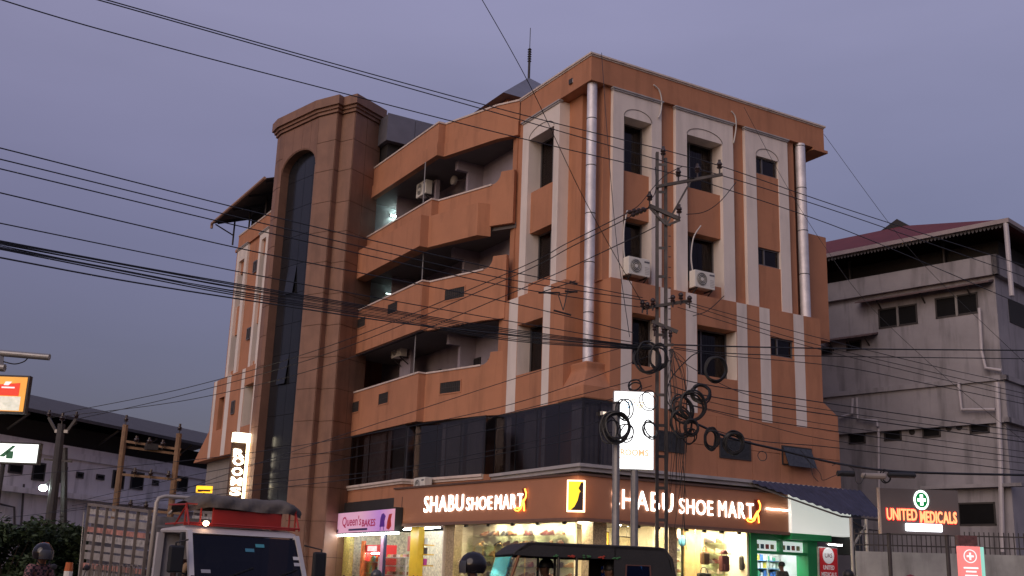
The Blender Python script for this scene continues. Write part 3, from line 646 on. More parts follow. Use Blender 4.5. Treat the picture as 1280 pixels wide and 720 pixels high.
bag((UX(880, 712, -.05).x, -.05, 1.36), .46, .30, .16, cb, 'wide black handbag hung low in the right shop window')
bag((UX(905, 690, 0).x, 0, 1.72), .30, .46, .18, cr, 'maroon backpack hanging in the right shop window', 'backpack')
bag((UX(930, 690, -.02).x, -.02, 1.78), .30, .42, .18, cb, 'black backpack with red side next to the green pharmacy', 'backpack')
m = MB(); m.ball((0, 0, 0), .16, .05, .17, 14, 8); o = m.build('cap', cbl, smooth=True); o.location = UX(853, 676, .6); tag(o, 'blue round hat on the upper shelf behind glass', 'hat')
m = MB(); m.ball((0, 0, 0), .12, .10, .12, 14, 8, -.1, 1); m.prism([(-.14, -.18), (.14, -.18), (.12, .1), (-.12, .1)], -.02, 0); o = m.build('hat', cr, smooth=True); o.location = (UX(905, 682, 0).x, 0, 2.24); tag(o, 'dark red cap on a stand above the maroon backpack', 'hat')
m = MB(); m.cyl((0, 0, -1.8), (0, 0, 0), .012, seg=6); q_ = m.build('stand', GOLD, o)
# posters at the entrance
for px, py, w_, h, c in ((753, 673, .5, .42, (.9, .62, .12)), (783, 677, .6, .30, (.85, .75, .5)), (810, 677, .55, .3, (.8, .5, .15))):
    P = UX(px, py, 2.6); o = thing('poster', P, {753: 'yellow framed poster in the shoe shop entrance beside the corner pillar', 783: 'pale framed poster between the two sign posts', 810: 'orange framed poster seen left of the utility pole'}[px], 'poster')
    m = MB(); m.box(-w_/2, w_/2, -.01, .02, -h/2, h/2); m.build('frame', DARK, o); m = MB(); m.box(-w_/2+.03, w_/2-.03, -.016, -.0105, -h/2+.03, h/2-.03); m.build('print', mat('poster print %d' % px, c, .5, var=.35, scale=6), o)
    m = MB(); m.cyl((0, 0, h/2), (0, 0, 2.98-P.z), .006, seg=5); m.build('hanging_wire', GALV, o)
# ---------------------------------------------------------------- shoe shop fascia
FAS = mat('brown fascia board', (.40, .18, .098), .42, var=.06, scale=1.2)
LED = mat('white letter led', (1, .97, .92), .5, var=0, emit=(1, .95, .88), estr=5); NEON = mat('orange neon tube', (1, .32, .04), .5, var=0, emit=(1, .30, .04), estr=5.5)
fA, fE = Vector((-.62, -.62)), Vector((-1.78, 8.55)); ft = (fA-fE).normalized(); fn = Vector((ft.y, -ft.x))
if fn.x > 0: fn = -fn
SG = thing('shoe_shop_sign', (-.6, -.6, 2.95), 'long brown corner fascia sign with glowing white letters and orange neon shoes', 'sign')
O = Vector(SG.location)
def loc(M): return Matrix.Translation(-O) @ M
ML = Matrix.Translation(-O)
m = MB(ML); m.prism([tuple(fE), tuple(fA), (7.05, -.62), (7.05, -.42), (-.42, -.42), tuple(fE-fn*.2)], 2.95, 4.06); m.build('board', FAS, SG)
m = MB(ML); m.prism([tuple(fE+fn*.04), tuple(fA+fn*.04+Vector((0, -.04))), (7.06, -.66), (7.06, -.45), (-.42, -.45), tuple(fE-fn*.15)], 2.86, 2.944); m.build('bottom_trim', mat('fascia trim', (.18, .10, .075), .5), SG)
m = MB(ML); m.prism([tuple(fE+fn*.05), tuple(fA+fn*.05+Vector((0, -.05))), (7.06, -.67), (7.06, -.45), (-.42, -.45), tuple(fE-fn*.15)], 4.065, 4.12); m.build('top_trim', mat('fascia cap', (.10, .055, .04), .6), SG)
n3 = Vector((fn.x, fn.y, 0)); t3 = Vector((ft.x, ft.y, 0)); P0L = Vector((fA.x, fA.y, 3))+n3*.012; P0R = Vector((0, -.632, 3)); nR = Vector((0, -1, 0))
def sign_word(text, pa, pb, capz, side, m=LED, bold=.0, depth=.008):
    P0, n, t = (P0L, n3, t3) if side == 'L' else (P0R, nR, Vector((1, 0, 0)))
    a = onPl(*pa, P0, n); b = onPl(*pb, P0, n); wd = (b-a).dot(t); a.z = (a.z+b.z)/2
    letters(text, wd, loc(face_M(a+n*.012, t, (0, 0, 1))), m, SG, bold=bold, depth=depth, xs=capz/.70, gap=.15)
sign_word('SHABU', (530, 641.5), (579, 637), .50, 'L'); sign_word('SHOE', (583, 638.5), (615, 635.5), .38, 'L'); sign_word('MART', (619, 637.5), (654, 634.5), .42, 'L')
sign_word('SHABU', (765, 635.5), (841, 640), .53, 'R'); sign_word('SHOE', (849, 641), (891, 645), .42, 'R'); sign_word('MART', (898, 644.5), (942, 650), .46, 'R')
def heel(side, px, py, h):
    P0, n, t = (P0L, n3, t3) if side == 'L' else (P0R, nR, Vector((1, 0, 0)))
    a = onPl(px, py, P0, n)+n*.03; up = Vector((0, 0, 1)); q = lambda x, y: a+t*(x*h)+up*(y*h)-O
    m = MB(); m.tube([q(*c) for c in ((.62, .98), (.72, .80), (.70, .62), (.58, .48), (.46, .30), (.36, .14), (.20, .06), (.02, .08), (-.06, .14), (.02, .20), (.20, .17), (.32, .20), (.42, .34), (.54, .52), (.60, .30), (.62, .04))], .022, 6); m.build('shoe_neon', NEON, SG)
    m = MB(); m.ext([q(*c)-n*.02 for c in ((.40, 1.0), (.62, 1.02), (.74, .80), (.70, .10), (.58, .10), (.50, .40), (.36, .16), (.1, .05), (-.1, .06), (-.1, .12), (.2, .2), (.5, .62))], n*.008); m.build('shoe_emblem', mat('dark red emblem', (.22, .03, .015), .5), SG)
heel('L', 645, 640.5, .66); heel('R', 934, 654, .70)
m = MB(ML); a = onPl(957, 636, P0R, nR); b = onPl(984, 639, P0R, nR); m.cyl(a+nR*.05, Vector((b.x, a.y, a.z))+nR*.05, .018, seg=8); m.build('glow_tube', mat('fascia reflection streak', (1, .97, .9), .5, var=0, emit=(1, .96, .88), estr=14), SG)  # streak of reflected tube light on the fascia, built as a glowing tube
cn_ = Vector((-.63, -.77, 0)).normalized(); ct = Vector((-cn_.y, cn_.x, 0)); 
if ct.x < 0: ct = -ct
cp = onPl(720, 620, Vector((-.70, -.70, 0)), cn_)
M = Matrix.Translation(-O) @ face_M(cp, ct, (0, 0, 1))
m = MB(M); m.box(-.24, .24, -.42, .42, -.10, .06); m.build('logo_box', mat('logo edge led', (1, .8, .6), .5, var=0, emit=(1, .62, .36), estr=3.5), SG)
m = MB(M); m.box(-.20, .20, -.38, .38, .062, .068); m.build('logo_face', mat('yellow logo led', (1, .62, .02), .5, var=0, emit=(1, .62, .03), estr=1.3), SG)
m = MB(M); m.ext([(-.14, -.38, .069), (.20, -.38, .069), (.20, .12, .069), (.10, .10, .069), (.05, -.12, .069), (-.03, -.28, .069)], (0, 0, .006)); m.ext([(.07, .20, .069), (.20, -.0, .069), (.20, .36, .069), (.14, .36, .069)], (0, 0, .0055)); m.build('logo_silhouette', mat('dark logo plastic', (.03, .006, .012), .5), SG)
# small marker lamp on the ledge
for px, py in ((753, 517),):
    P = UX(px, py, -.33); o = thing('flood_lamp', P, 'small square lamp fixed on the dark glass at the building corner', 'lamp'); m = MB(); m.box(-.08, .06, -.12, .0, -.05, .05); m.build('housing', WHITEP, o); m = MB(); m.box(-.06, .04, -.126, -.121, -.035, .035); m.build('lens', mat('flood lens', (1, .8, .6), .4, var=0, emit=(1, .8, .6), estr=1.2), o)
# ---------------------------------------------------------------- bakery
BS = thing('bakery_sign', (-1.75, 11.3, 2.7), 'pink and purple light-box sign over the bakery', 'sign'); O2 = Vector(BS.location)
P0B = Vector((-2.0, 0, 0)); nB = Vector((-1, 0, 0)); tBk = Vector((0, -1, 0))
ya = onPl(413, 645, P0B, nB).y; yb = onPl(494, 640, P0B, nB).y; zt0 = 3.46; zb0 = 2.68; Lb = ya-yb
m = MB(Matrix.Translation(-O2)); m.box(-1.98, -1.72, yb, ya, zb0, zt0); m.build('light_box', mat('sign frame black', (.02, .02, .02), .5), BS)
m = MB(Matrix.Translation(-O2)); m.box(-1.72, -1.60, yb+.1, ya-.1, zb0+.1, zt0+.35); m.build('mounting', IRON, BS)
# print: pink to purple face
pm = bpy.data.materials.new('pink sign print'); pm.use_nodes = True; n_ = pm.node_tree.nodes; l_ = pm.node_tree.links; b_ = n_['Principled BSDF']
tc_ = n_.new('ShaderNodeTexCoord'); sx_ = n_.new('ShaderNodeSeparateXYZ'); rm_ = n_.new('ShaderNodeValToRGB'); l_.new(tc_.outputs['Generated'], sx_.inputs[0]); l_.new(sx_.outputs['Y'], rm_.inputs[0])
rm_.color_ramp.elements[0].color = (.80, .42, .54, 1); rm_.color_ramp.elements[1].color = (.72, .42, .62, 1); e_ = rm_.color_ramp.elements.new(.22); e_.color = (.52, .26, .66, 1); e_ = rm_.color_ramp.elements.new(.5); e_.color = (.76, .44, .60, 1)
l_.new(rm_.outputs[0], b_.inputs['Base Color']); l_.new(rm_.outputs[0], b_.inputs['Emission Color']); b_.inputs['Emission Strength'].default_value = .40
m = MB(Matrix.Translation(-O2)); m.box(-1.992, -1.981, yb+.04, ya-.04, zb0+.03, zt0-.05); m.build('printed_face', pm, BS)
def bk(s, z): return Matrix.Translation(-O2) @ face_M((-1.996, ya-s*Lb, z), tBk, (0, 0, 1))
MAG = mat('magenta print', (.62, .02, .16), .5, var=0); NAVY = mat('navy print', (.05, .04, .16), .5, var=0)
flat_text("Queen's", Lb*.30, bk(.21, zb0+.20), MAG, BS, .40, .01); flat_text('BAKES', Lb*.20, bk(.525, zb0+.21), MAG, BS, .24, .02)
m = MB(bk(.32, zb0+.09)); m.box(0, Lb*.29, 0, .07, 0, .003); m.build('caption_bar', NAVY, BS)
m = MB(bk(.06, zb0+.06)); 
for k in range(3): m.box(.1+k*.16, .2+k*.16, 0, .10+.10*(k % 2), 0, .003)
m.ext([(.28, .2, 0), (.36, .2, 0), (.32, .42, 0)], (0, 0, .003)); m.build('cake_graphic', NAVY, BS)
m = MB(bk(.78, zb0+.05)); m.ext([(.06, .12, 0), (.46, .12, 0), (.42, .3, 0), (.50, .46, 0), (.34, .56, 0), (.18, .54, 0), (.10, .4, 0)], (0, 0, .003)); m.box(.1, .14, 0, .12, 0, .003); m.box(.36, .40, 0, .12, 0, .003); m.build('chair_graphic', mat('violet print', (.14, .03, .40), .5, var=0), BS)
m = MB(bk(.88, zb0+.06)); m.ext([(.05, .05, 0), (.25, 0, 0), (.42, .12, 0), (.36, .34, 0), (.44, .52, 0), (.2, .5, 0), (.10, .3, 0)], (0, 0, .003)); m.build('fruit_graphic', mat('red print', (.62, .04, .03), .5, var=.4, scale=9), BS)
m = MB(Matrix.Translation(-O2)); m.cyl((-1.93, yb-.2, zb0-.05), (-1.93, ya-.25, zb0-.05), .03, seg=10); m.build('glow_tube', mat('sign tube', (.94, .98, 1), .5, var=0, emit=(.94, .98, 1), estr=26), BS)
# bakery room
g = MB(); g.box(.9, .98, 5.6, 14.2, .45, 2.9); g.box(-1.5, .9, 13.1, 13.18, .45, 2.9); g.build('bakery_wall', mat('speckled bakery tile', (.62, .58, .42), .4, var=.45, scale=14), B)
g = MB(); g.box(-1.3, .9, 5.75, 5.83, .45, 2.9); g.build('bakery_wall', SHOPW, B)
g = MB(); g.prism([tuple(pE), tuple(pE+gn*.72), tuple(pE+gn*.72+gt*.06), tuple(pE+gt*.06)], .45, 2.9); g.build('display_end', SHOPW, B)
for y in (7., 8.6, 10.2, 11.8):
    o = thing('glow_tube', (-.3, y, 2.9), 'white fluorescent tube on the bakery ceiling', 'lamp', 'bakery ceiling tubes'); m = MB(); m.box(-.03, .03, -.6, .6, .02, .09); m.build('batten', WHITEP, o); m = MB(); m.cyl((0, -.58, -.005), (0, .58, -.005), .022, seg=8); m.build('tube', LC, o)
m = MB(); y_ = onPl(435.5, 690, (-1.5, 0, 0), nB).y; m.box(-1.62, -1.45, y_-.35, y_+.35, .13, 2.7); m.build('bakery_pillar', mat('yellow speckled tile', (.5, .42, .12), .4, var=.5, scale=16), B)
m = MB(); y_ = onPl(482, 690, (-1.6, 0, 0), nB).y; m.box(-1.66, -1.6, y_-.06, y_+.06, .13, 2.62); m.build('door_post', mat('navy post', (.03, .035, .08), .5), B)
m = MB(); m.box(-1.665, -1.605, y_+.07, y_+.30, .13, 2.62); m.build('door_leaf', mat('pink door film', (.62, .34, .48), .4), B)
m = MB(); y_ = onPl(519, 690, (-1.3, 0, 0), nB).y; m.box(-1.35, -1.15, y_-.3, y_+.3, .45, 2.85); m.build('yellow_pillar', mat('yellow laminate', (.85, .58, .04), .4), B)
RED = mat('red cooler paint', (.62, .02, .02), .4, var=.05)
fy = onPl(462, 690, (-1.2, 0, 0), nB).y
fr = thing('drinks_cooler', (-.85, fy, .45), 'tall red drinks cooler with glass door inside the bakery', 'cooler')
m = MB(); m.box(-.3, .35, -.75, -.69, 0, 1.88); m.box(-.3, .35, .69, .75, 0, 1.88); m.box(.29, .35, -.69, .69, 0, 1.88); m.box(-.3, .29, -.69, .69, 0, .12); m.box(-.3, .29, -.69, .69, 1.62, 1.88); m.build('cabinet', RED, fr)
m = MB(); m.box(-.36, -.305, .45, .75, .2, 2.02); m.build('side_panel', mat('cooler graphic', (.65, .18, .06), .4, var=.7, scale=5), fr)
m = MB(); m.box(-.306, -.301, -.5, .3, 1.66, 1.84); m.build('lit_header', mat('cooler header', (.9, .6, .6), .4, var=.3, scale=8, emit=(1, .5, .5), estr=.6), fr)
for z in (.5, .9, 1.28):
    m = MB(); m.box(-.25, .28, -.68, .68, z, z+.02); m.build('shelf', GALV, fr)
m = MB(); m.box(-.31, -.302, -.66, .44, .14, 1.6); m.build('glass_door', CLEAR, fr)
m = MB(); m.cyl((.0, -.6, 1.6), (.0, .6, 1.6), .02, seg=8); m.build('inner_tube', LC, fr)
BOT = [mat('bottle %d' % i, c, .2, var=0) for i, c in enumerate(((.02, .2, .05), (.5, .25, .02), (.03, .02, .02), (.05, .2, .35), (.6, .1, .05)))]
bm_ = MB(); bm_.lathe([(.033, 0), (.036, .02), (.036, .15), (.014, .21), (.014, .24), (.016, .245), (.016, .26)], seg=8); bproto = None
for z in (.92, 1.30, .52):
    for k in range(9):
        o = bm_.build('bottle', BOT[(k*2+int(z*10)) % 5]) if True else None
        o.location = (-.95, fy-.5+.115*k, .45+z+.001); tag(o, 'small drink bottle on the %s shelf of the red cooler' % {.92: 'middle', 1.30: 'top', .52: 'bottom'}[z], 'bottle', 'bottles in the cooler')
ct_ = thing('display_counter', (-1.0, onPl(500, 700, (-1.0, 0, 0), nB).y, .45), 'glass display counter with white shelves inside the bakery', 'counter')
m = MB(); m.box(-.3, .3, -1.1, 1.1, 0, .5); m.build('base', WHITEP, ct_)
for z in (.85, 1.15, 1.42): m = MB(); m.box(-.28, .28, -1.08, 1.08, z, z+.03); m.build('shelf', WHITEP, ct_)
for s in (-1.09, 1.09):
    m = MB(); m.box(-.3, -.26, s-.02, s+.02, .5, 1.46); m.build('post', WHITEP, ct_)
m = MB(); m.box(-.306, -.301, -1.07, 1.07, .5, 1.44); m.build('front_glass', CLEAR, ct_)
for z in (1.331, 1.901):
    for k in range(8):
        m = MB(); r = random.uniform(.06, .1); m.lathe([(r, 0), (r, .07), (r*.85, .09), (r*.2, .10)], seg=12)
        o = m.build('cake', mat('cake %d' % (k % 4), ((.7, .6, .5), (.25, .1, .05), (.75, .4, .35), (.6, .45, .15))[k % 4], .7)); o.location = (-1.0, ct_.location.y-.9+.25*k, z if z < 1.5 else 1.902); tag(o, 'small cake on the %s level of the bakery counter' % ('lower' if z < 1.5 else 'top'), 'cake', 'cakes on the bakery counter')
for k, (px, z) in enumerate(((527, 1.65), (527, 2.0), (527, 2.3))):
    y_ = onPl(px, 690, (-1.1, 0, 0), nB).y
    m = MB(); m.box(-1.2, -.8, y_-.3, y_+.3, z-.03, z); sh_ = m.build('wall_shelf', mat('yellow shelf', (.75, .45, .03), .5), B)
    for j in range(4):
        m = MB(); m.box(-.05, .05, -.055, .055, 0, .2); o = m.build('packet', mat('packet %d' % (j+k), ((.5, .05, .3), (.06, .05, .06), (.7, .7, .7), (.2, .1, .4))[(j+k) % 4], .4)); o.location = (-1.08, y_-.22+.14*j, z+.001); tag(o, 'small packet on the %s yellow shelf beside the marble pillar' % ('lowest', 'middle', 'highest')[k], 'packet', 'packets on the yellow shelves')
m = MB(); y_ = onPl(517, 673, (-.9, 0, 0), nB).y; m.box(-.02, .02, -.4, .4, -.25, .25); o = m.build('red_notice', mat('red notice print', (.65, .12, .12), .5, var=.4, scale=7)); o.location = (-.9, y_, 2.35); tag(o, 'red and white notice hanging inside the bakery', 'notice')
m = MB(); m.cyl((0, 0, .25), (0, 0, .6), .006, seg=5); m.build('hanging_wire', GALV, o)
# stairs with steel railing between tower and bakery
st = thing('staircase', (-1.2, 15.2, 0), 'dim stairs with a steel tube railing beside the stair tower', 'stairs')
for k in range(11): m = MB(); m.box(-1.5+.0, 1.0, -1.6+.22*k, -1.6+.22*(k+1), 0, .2*(k+1)); m.build('step', mat('stair concrete', (.16, .13, .10), .8), st)
for k in range(0, 11, 2): m = MB(); y_ = -1.5+.22*k; m.cyl((-1.45, y_, .2*(k+1)), (-1.45, y_, .2*(k+1)+.95), .02, seg=8); m.build('baluster', GALV, st)
for h in (.35, .65, .95): m = MB(); m.cyl((-1.45, -1.5, .2+h), (-1.45, .5, 2.02+h), .02, seg=8); m.build('rail', GALV, st)
# ---------------------------------------------------------------- pharmacy
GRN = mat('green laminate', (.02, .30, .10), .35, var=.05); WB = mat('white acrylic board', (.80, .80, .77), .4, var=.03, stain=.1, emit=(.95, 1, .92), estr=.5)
m = MB(); m.box(7.08, 9.62, -.72, -.35, 2.93, 4.18); tag(m.build('blank_sign_board', WB), 'blank white sign board over the pharmacy under the blue awning', 'sign')  # the board's own glow stands in for lamp light falling on it
o = bpy.data.objects['blank_sign_board']; 
m = MB(); m.box(7.08, 8.75, -.70, -.3, 2.74, 2.925); m.build('green_trim', GRN, o)
g = MB(); g.box(5.80, 6.06, -.3, .2, .13, 2.93); g.build('pharmacy_post', GRN, B)
g = MB(); g.box(8.14, 8.55, -.3, .2, .13, 2.93); g.build('pharmacy_post', GRN, B)
g = MB(); g.box(6.06, 8.14, -.3, .15, 2.70, 2.93); g.build('pharmacy_header', GRN, B)
g = MB(); g.box(6.06, 8.14, -.28, .12, 2.30, 2.38); g.build('pharmacy_header', GRN, B)
g = MB(); g.box(7.05, 7.13, -.28, .12, 2.38, 2.70); g.build('pharmacy_mullion', GRN, B)
for k, (x0, x1) in enumerate(((6.08, 7.03), (7.15, 8.12))):
    m = MB(); m.box(x0, x1, -.1, -.08, 2.39, 2.69); p_ = m.build('lit_header_panel', mat('lit header %d' % k, (.8, .85, .85), .4, var=.35, scale=5, emit=(.85, .95, .92), estr=.55), B)
    for j in range(4): m = MB(); m.box(x0+.1+j*.2, x0+.24+j*.2, -.106, -.101, 2.44, 2.58); m.build('product_print', mat('header print %d' % (j % 3), ((.4, .35, .2), (.1, .2, .3), (.5, .1, .1))[j % 3], .5), p_)
g = MB(); g.box(5.78, 8.6, 1.75, 1.83, .45, 2.95); g.build('pharmacy_wall', mat('pharmacy white wall', (.75, .78, .76), .6), B)
g = MB(); g.box(8.56, 8.64, .0, 1.75, .45, 2.95); g.build('pharmacy_wall', mat('pharmacy white wall'), B)
for x in (6.6, 7.6):
    for y in (.45, 1.0):
        o = thing('glow_tube', (x, y, 2.88), 'white fluorescent tube on the pharmacy ceiling', 'lamp', 'pharmacy tubes'); m = MB(); m.box(-.45, .45, -.03, .03, .02, .11); m.build('batten', WHITEP, o); m = MB(); m.cyl((-.44, 0, 0), (.44, 0, 0), .02, seg=8); m.build('tube', LC, o)
ps = thing('pharmacy_shelf', (6.48, 1.3, .45), 'tall white and blue shelf rack at the back of the pharmacy', 'shelf')
ZS = (.74, .98, 1.22, 1.46, 1.70)
for z in ZS: m = MB(); m.box(0, 2.0, 0, .4, z-.02, z); m.build('shelf', mat('blue shelf edge', (.10, .28, .55), .4), ps)
for x in (0, .5, 1.0, 1.5, 2.0): m = MB(); m.box(x-.015, x+.015, 0, .4, 0, 1.95); m.build('upright', WHITEP, ps)
PK = [mat('pack %d' % i, c, .4, var=0) for i, c in enumerate(((.7, .05, .08), (.8, .8, .8), (.08, .2, .6), (.75, .3, .45), (.8, .6, .1), (.1, .45, .25), (.85, .85, .8)))]
pkm = [MB().box(-.05, .05, -.05, .05, 0, .17).build('medicine_box', c) for c in PK]; first = [True]*len(pkm)
for q_, z in enumerate(ZS):
    x = .08
    while x < 1.95:
        i = random.randrange(len(pkm)); o = pkm[i] if first[i] else pkm[i].copy()
        if not first[i]: col.objects.link(o)
        first[i] = False; o.location = (6.48+x, 1.4, .45+z+.001); o.scale = (random.uniform(.8, 1.2), 1, random.uniform(.6, 1.15)); tag(o, 'small coloured medicine box on the %s shelf of the pharmacy rack' % ('lowest', 'second-lowest', 'middle', 'second-highest', 'highest')[q_], 'box', 'medicine boxes on the shelves'); x += .135
m = MB(); m.box(6.1, 8.1, .25, .6, .45, 1.30); tag(m.build('pharmacy_counter', WHITEP), 'low white counter across the pharmacy front', 'counter')
# red notice board with UAS roundel
up_ = thing('pharmacy_board', UX(1036, 715, -1.2), 'upright red board with a white round emblem beside the pharmacy', 'sign'); O3 = Vector(up_.location)
wd = .80; up_.location.z = 0; O3.z = 0
zt_ = UX(1036, 684, -1.2).z
m = MB(); m.box(-wd/2, wd/2, 0, .06, .13, zt_); m.build('frame', GALV, up_); m = MB(); m.box(-wd/2+.04, wd/2-.03, -.008, -.001, .2, zt_-.03); m.build('red_face', mat('red flex print', (.55, .015, .02), .45, var=.05), up_)
WT = mat('white flex print', (.85, .85, .85), .5, var=0)
bl_ = thing('board_lamp', (up_.location.x, up_.location.y-.30, zt_+.06), 'short white tube lamp above the red pharmacy board', 'lamp'); m = MB(); m.cyl((-.28, 0, 0), (.28, 0, 0), .02, seg=8); m.build('tube', mat('board tube', (.95, .98, 1), .5, var=0, emit=(.95, .98, 1), estr=16), bl_); m = MB(); m.box(-.3, .3, -.02, .03, .022, .05); m.box(-.02, .02, .03, .36, .024, .048); m.build('bracket', WHITEP, bl_)
def upM(x, z): return face_M((x, -.009, z), (1, 0, 0), (0, 0, 1))
m = MB(upM(0, zt_-.25)); m.lathe([(.001, 0), (.24, 0), (.24, .003)], seg=20); o = m.build('roundel', WT, up_); o.scale = (1, 1, 1)
flat_text('UAS', .30, face_M((-.15, -.0135, zt_-.31), (1, 0, 0), (0, 0, 1)), mat('black red print', (.10, .01, .01), .5, var=0), up_, .13, .008)
flat_text('UNITED', .46, upM(-.23, zt_-.66), WT, up_, .13, .03); flat_text('MEDICALS', .62, upM(-.31, zt_-.86), WT, up_, .13, .03); flat_text('&', .10, upM(-.05, zt_-1.06), WT, up_, .12, .03)
# ---------------------------------------------------------------- upright ROOMS sign on the wing
RS = thing('rooms_blade_sign', (-4.6, 16.9, 3.3), 'tall narrow sign with glowing letters ROOMS stacked vertically by the stair tower', 'sign'); O4 = Vector(RS.location)
yS = 16.9
xa = UX(286.5, 600, yS).x; xb = UX(304, 600, yS).x; zt4 = UX(300, 553, yS).z; zb4 = 3.3
m = MB(Matrix.Translation(-O4)); m.box(xa, xb, yS, yS+.18, zb4, zt4); m.build('board', mat('sign dark board', (.10, .055, .035), .6), RS)
m = MB(Matrix.Translation(-O4)); m.box(xa+.02, xb+.12, yS-.06, yS+.24, zt4+.01, UX(300, 541, yS).z); m.build('light_box', mat('white sign box', (1, .95, .8), .5, var=0, emit=(1, .88, .62), estr=5), RS)
m = MB(Matrix.Translation(-O4)); m.box(xb+.02, xb+.28, yS+.02, yS+.10, zb4, zt4+.25); m.build('glow_strip', mat('sign side glow', (1, .8, .4), .5, var=0, emit=(1, .74, .40), estr=6), RS)  # added glowing strip in place of the tower side lit by the sign
RL = mat('warm letter led', (1, .93, .8), .5, var=0, emit=(1, .88, .66), estr=7)
for ch, py in zip('ROOMS', (571, 581, 594, 606.5, 619)):
    P = UX(297, py, yS-.04); me = glyph_mesh(ch, 1, .02, .03); xs_ = [v.co.x for v in me.vertices]; me.materials.append(RL); o = bpy.data.objects.new('letter', me); col.objects.link(o); o.parent = RS
    wl = (xb-xa)*.78; hh = .30; o.matrix_local = Matrix.Translation(-O4) @ face_M(((xa+xb)/2-wl/2, yS-.04, P.z), (1, 0, 0), (0, 0, 1)) @ Matrix.Diagonal((wl/(max(xs_)-min(xs_)), hh/.72, 1, 1)) @ Matrix.Translation((-min(xs_), 0, 0))
m = MB(Matrix.Translation(-O4)); m.beam((xb, yS+.14, 4.2), (-4.1, yS+.14, 4.2), .05, .05); m.build('bracket', IRON, RS); m = MB(Matrix.Translation(-O4)); m.beam((xb, yS+.14, 6.4), (-4.1, yS+.14, 6.4), .05, .05); m.build('bracket', IRON, RS)
# small yellow sign behind the truck
P = U(255, 612, 50); ys_ = thing('small_yellow_sign', P, 'small glowing yellow sign far behind the truck left of the ROOMS sign', 'sign', rz=-YAW)
m = MB(); m.box(-.35, .35, 0, .1, -.14, .16); m.build('light_box', mat('yellow sign led', (1, .55, .02), .5, var=0, emit=(1, .5, .02), estr=1.6), ys_)
m = MB(); m.box(-.28, .28, -.006, -.001, -.08, .0); m.build('print_line', mat('dark red lettering', (.15, .01, .01), .6), ys_); m = MB(); m.cyl((0, .05, -P.z), (0, .05, -.14), .04, seg=8); m.build('post', IRON, ys_)
# ------------------------------------------------------------------ white building with red roof, right
WWALL = mat('weathered white wall', (.30, .285, .305), .85, var=.14, scale=.8, bump=.25, bscale=30, stain=.55)
WPIPE = mat('white plastic pipe', (.46, .43, .45), .5, var=.08)
Cw = Vector((18.04, -.45)); dl = Vector((-.242, .970)); nl = Vector((-.970, -.242)); dr = Vector((.970, .242)); nr = Vector((.242, -.970))
WBD = thing('white_building', (Cw.x, Cw.y, 0), 'weathered white block with red sheet roof and rows of dark windows', 'building')
MLw = Matrix(((dl.x, nl.x, 0, 0), (dl.y, nl.y, 0, 0), (0, 0, 1, 0), (0, 0, 0, 1))); MRw = Matrix(((dr.x, nr.x, 0, 0), (dr.y, nr.y, 0, 0), (0, 0, 1, 0), (0, 0, 0, 1)))
def wl(px, py, o=0.):
    P = onPl(px, py, (Cw.x+nl.x*o, Cw.y+nl.y*o, 0), (nl.x, nl.y, 0)); return (Vector((P.x, P.y))-Cw).dot(dl), P.z
def wr(px, py, o=0.):
    P = onPl(px, py, (Cw.x+nr.x*o, Cw.y+nr.y*o, 0), (nr.x, nr.y, 0)); return (Vector((P.x, P.y))-Cw).dot(dr), P.z
zp1 = wl(1240, 318, .2)[1]; zp0 = wl(1240, 343, .2)[1]; zl1 = wl(1209, 473, .2)[1]; zl2 = wl(1150, 529.5, .2)[1]; zl3 = wl(1210, 606, .2)[1]
zg = wl(1245, 279, .9)[1]; Ls = 15.
def wbox(name, s0, s1, o0, o1, z0, z1, m, par=None, side='L'):
    b = MB(MLw if side == 'L' else MRw); b.box(s0, s1, o0, o1, z0, z1); return b.build(name, m, par or WBD)
m = MB(); m.prism([(0, 0), (dl*Ls)[:], (dl*Ls+dr*12)[:], (dr*12)[:]], 0, zp0); m.build('wall', WWALL, WBD)
for side, L in (('L', Ls), ('R', 12)):
    e = .2 if side == 'L' else 0
    wbox('parapet', -.2, L, .0 if side == 'R' else 0., .2, zp0, zp1, WWALL, side=side)
    for z, o in ((zl1, .22), (zl2, .20)): wbox('string_course', -o, L, 0, o, z-.18, z, WWALL, side=side)
wbox('string_course', -.5, 3.2, 0, .35, zl3-.12, zl3, WWALL)
wbox('projecting_band', -.11, Ls, 0, .12, zl2, zl1-.18, WWALL); wbox('projecting_band', -.11, 12, 0, .119, zl2, zl1-.18, WWALL, side='R')
m = MB(); m.prism([(nl*-.6+dr*.0)[:], (dl*Ls+dr*.6)[:], (dl*Ls+dr*11)[:], (dr*11.5)[:]], zp0, zg-.2); m.build('roof_terrace_shadow_wall', DARK, WBD)
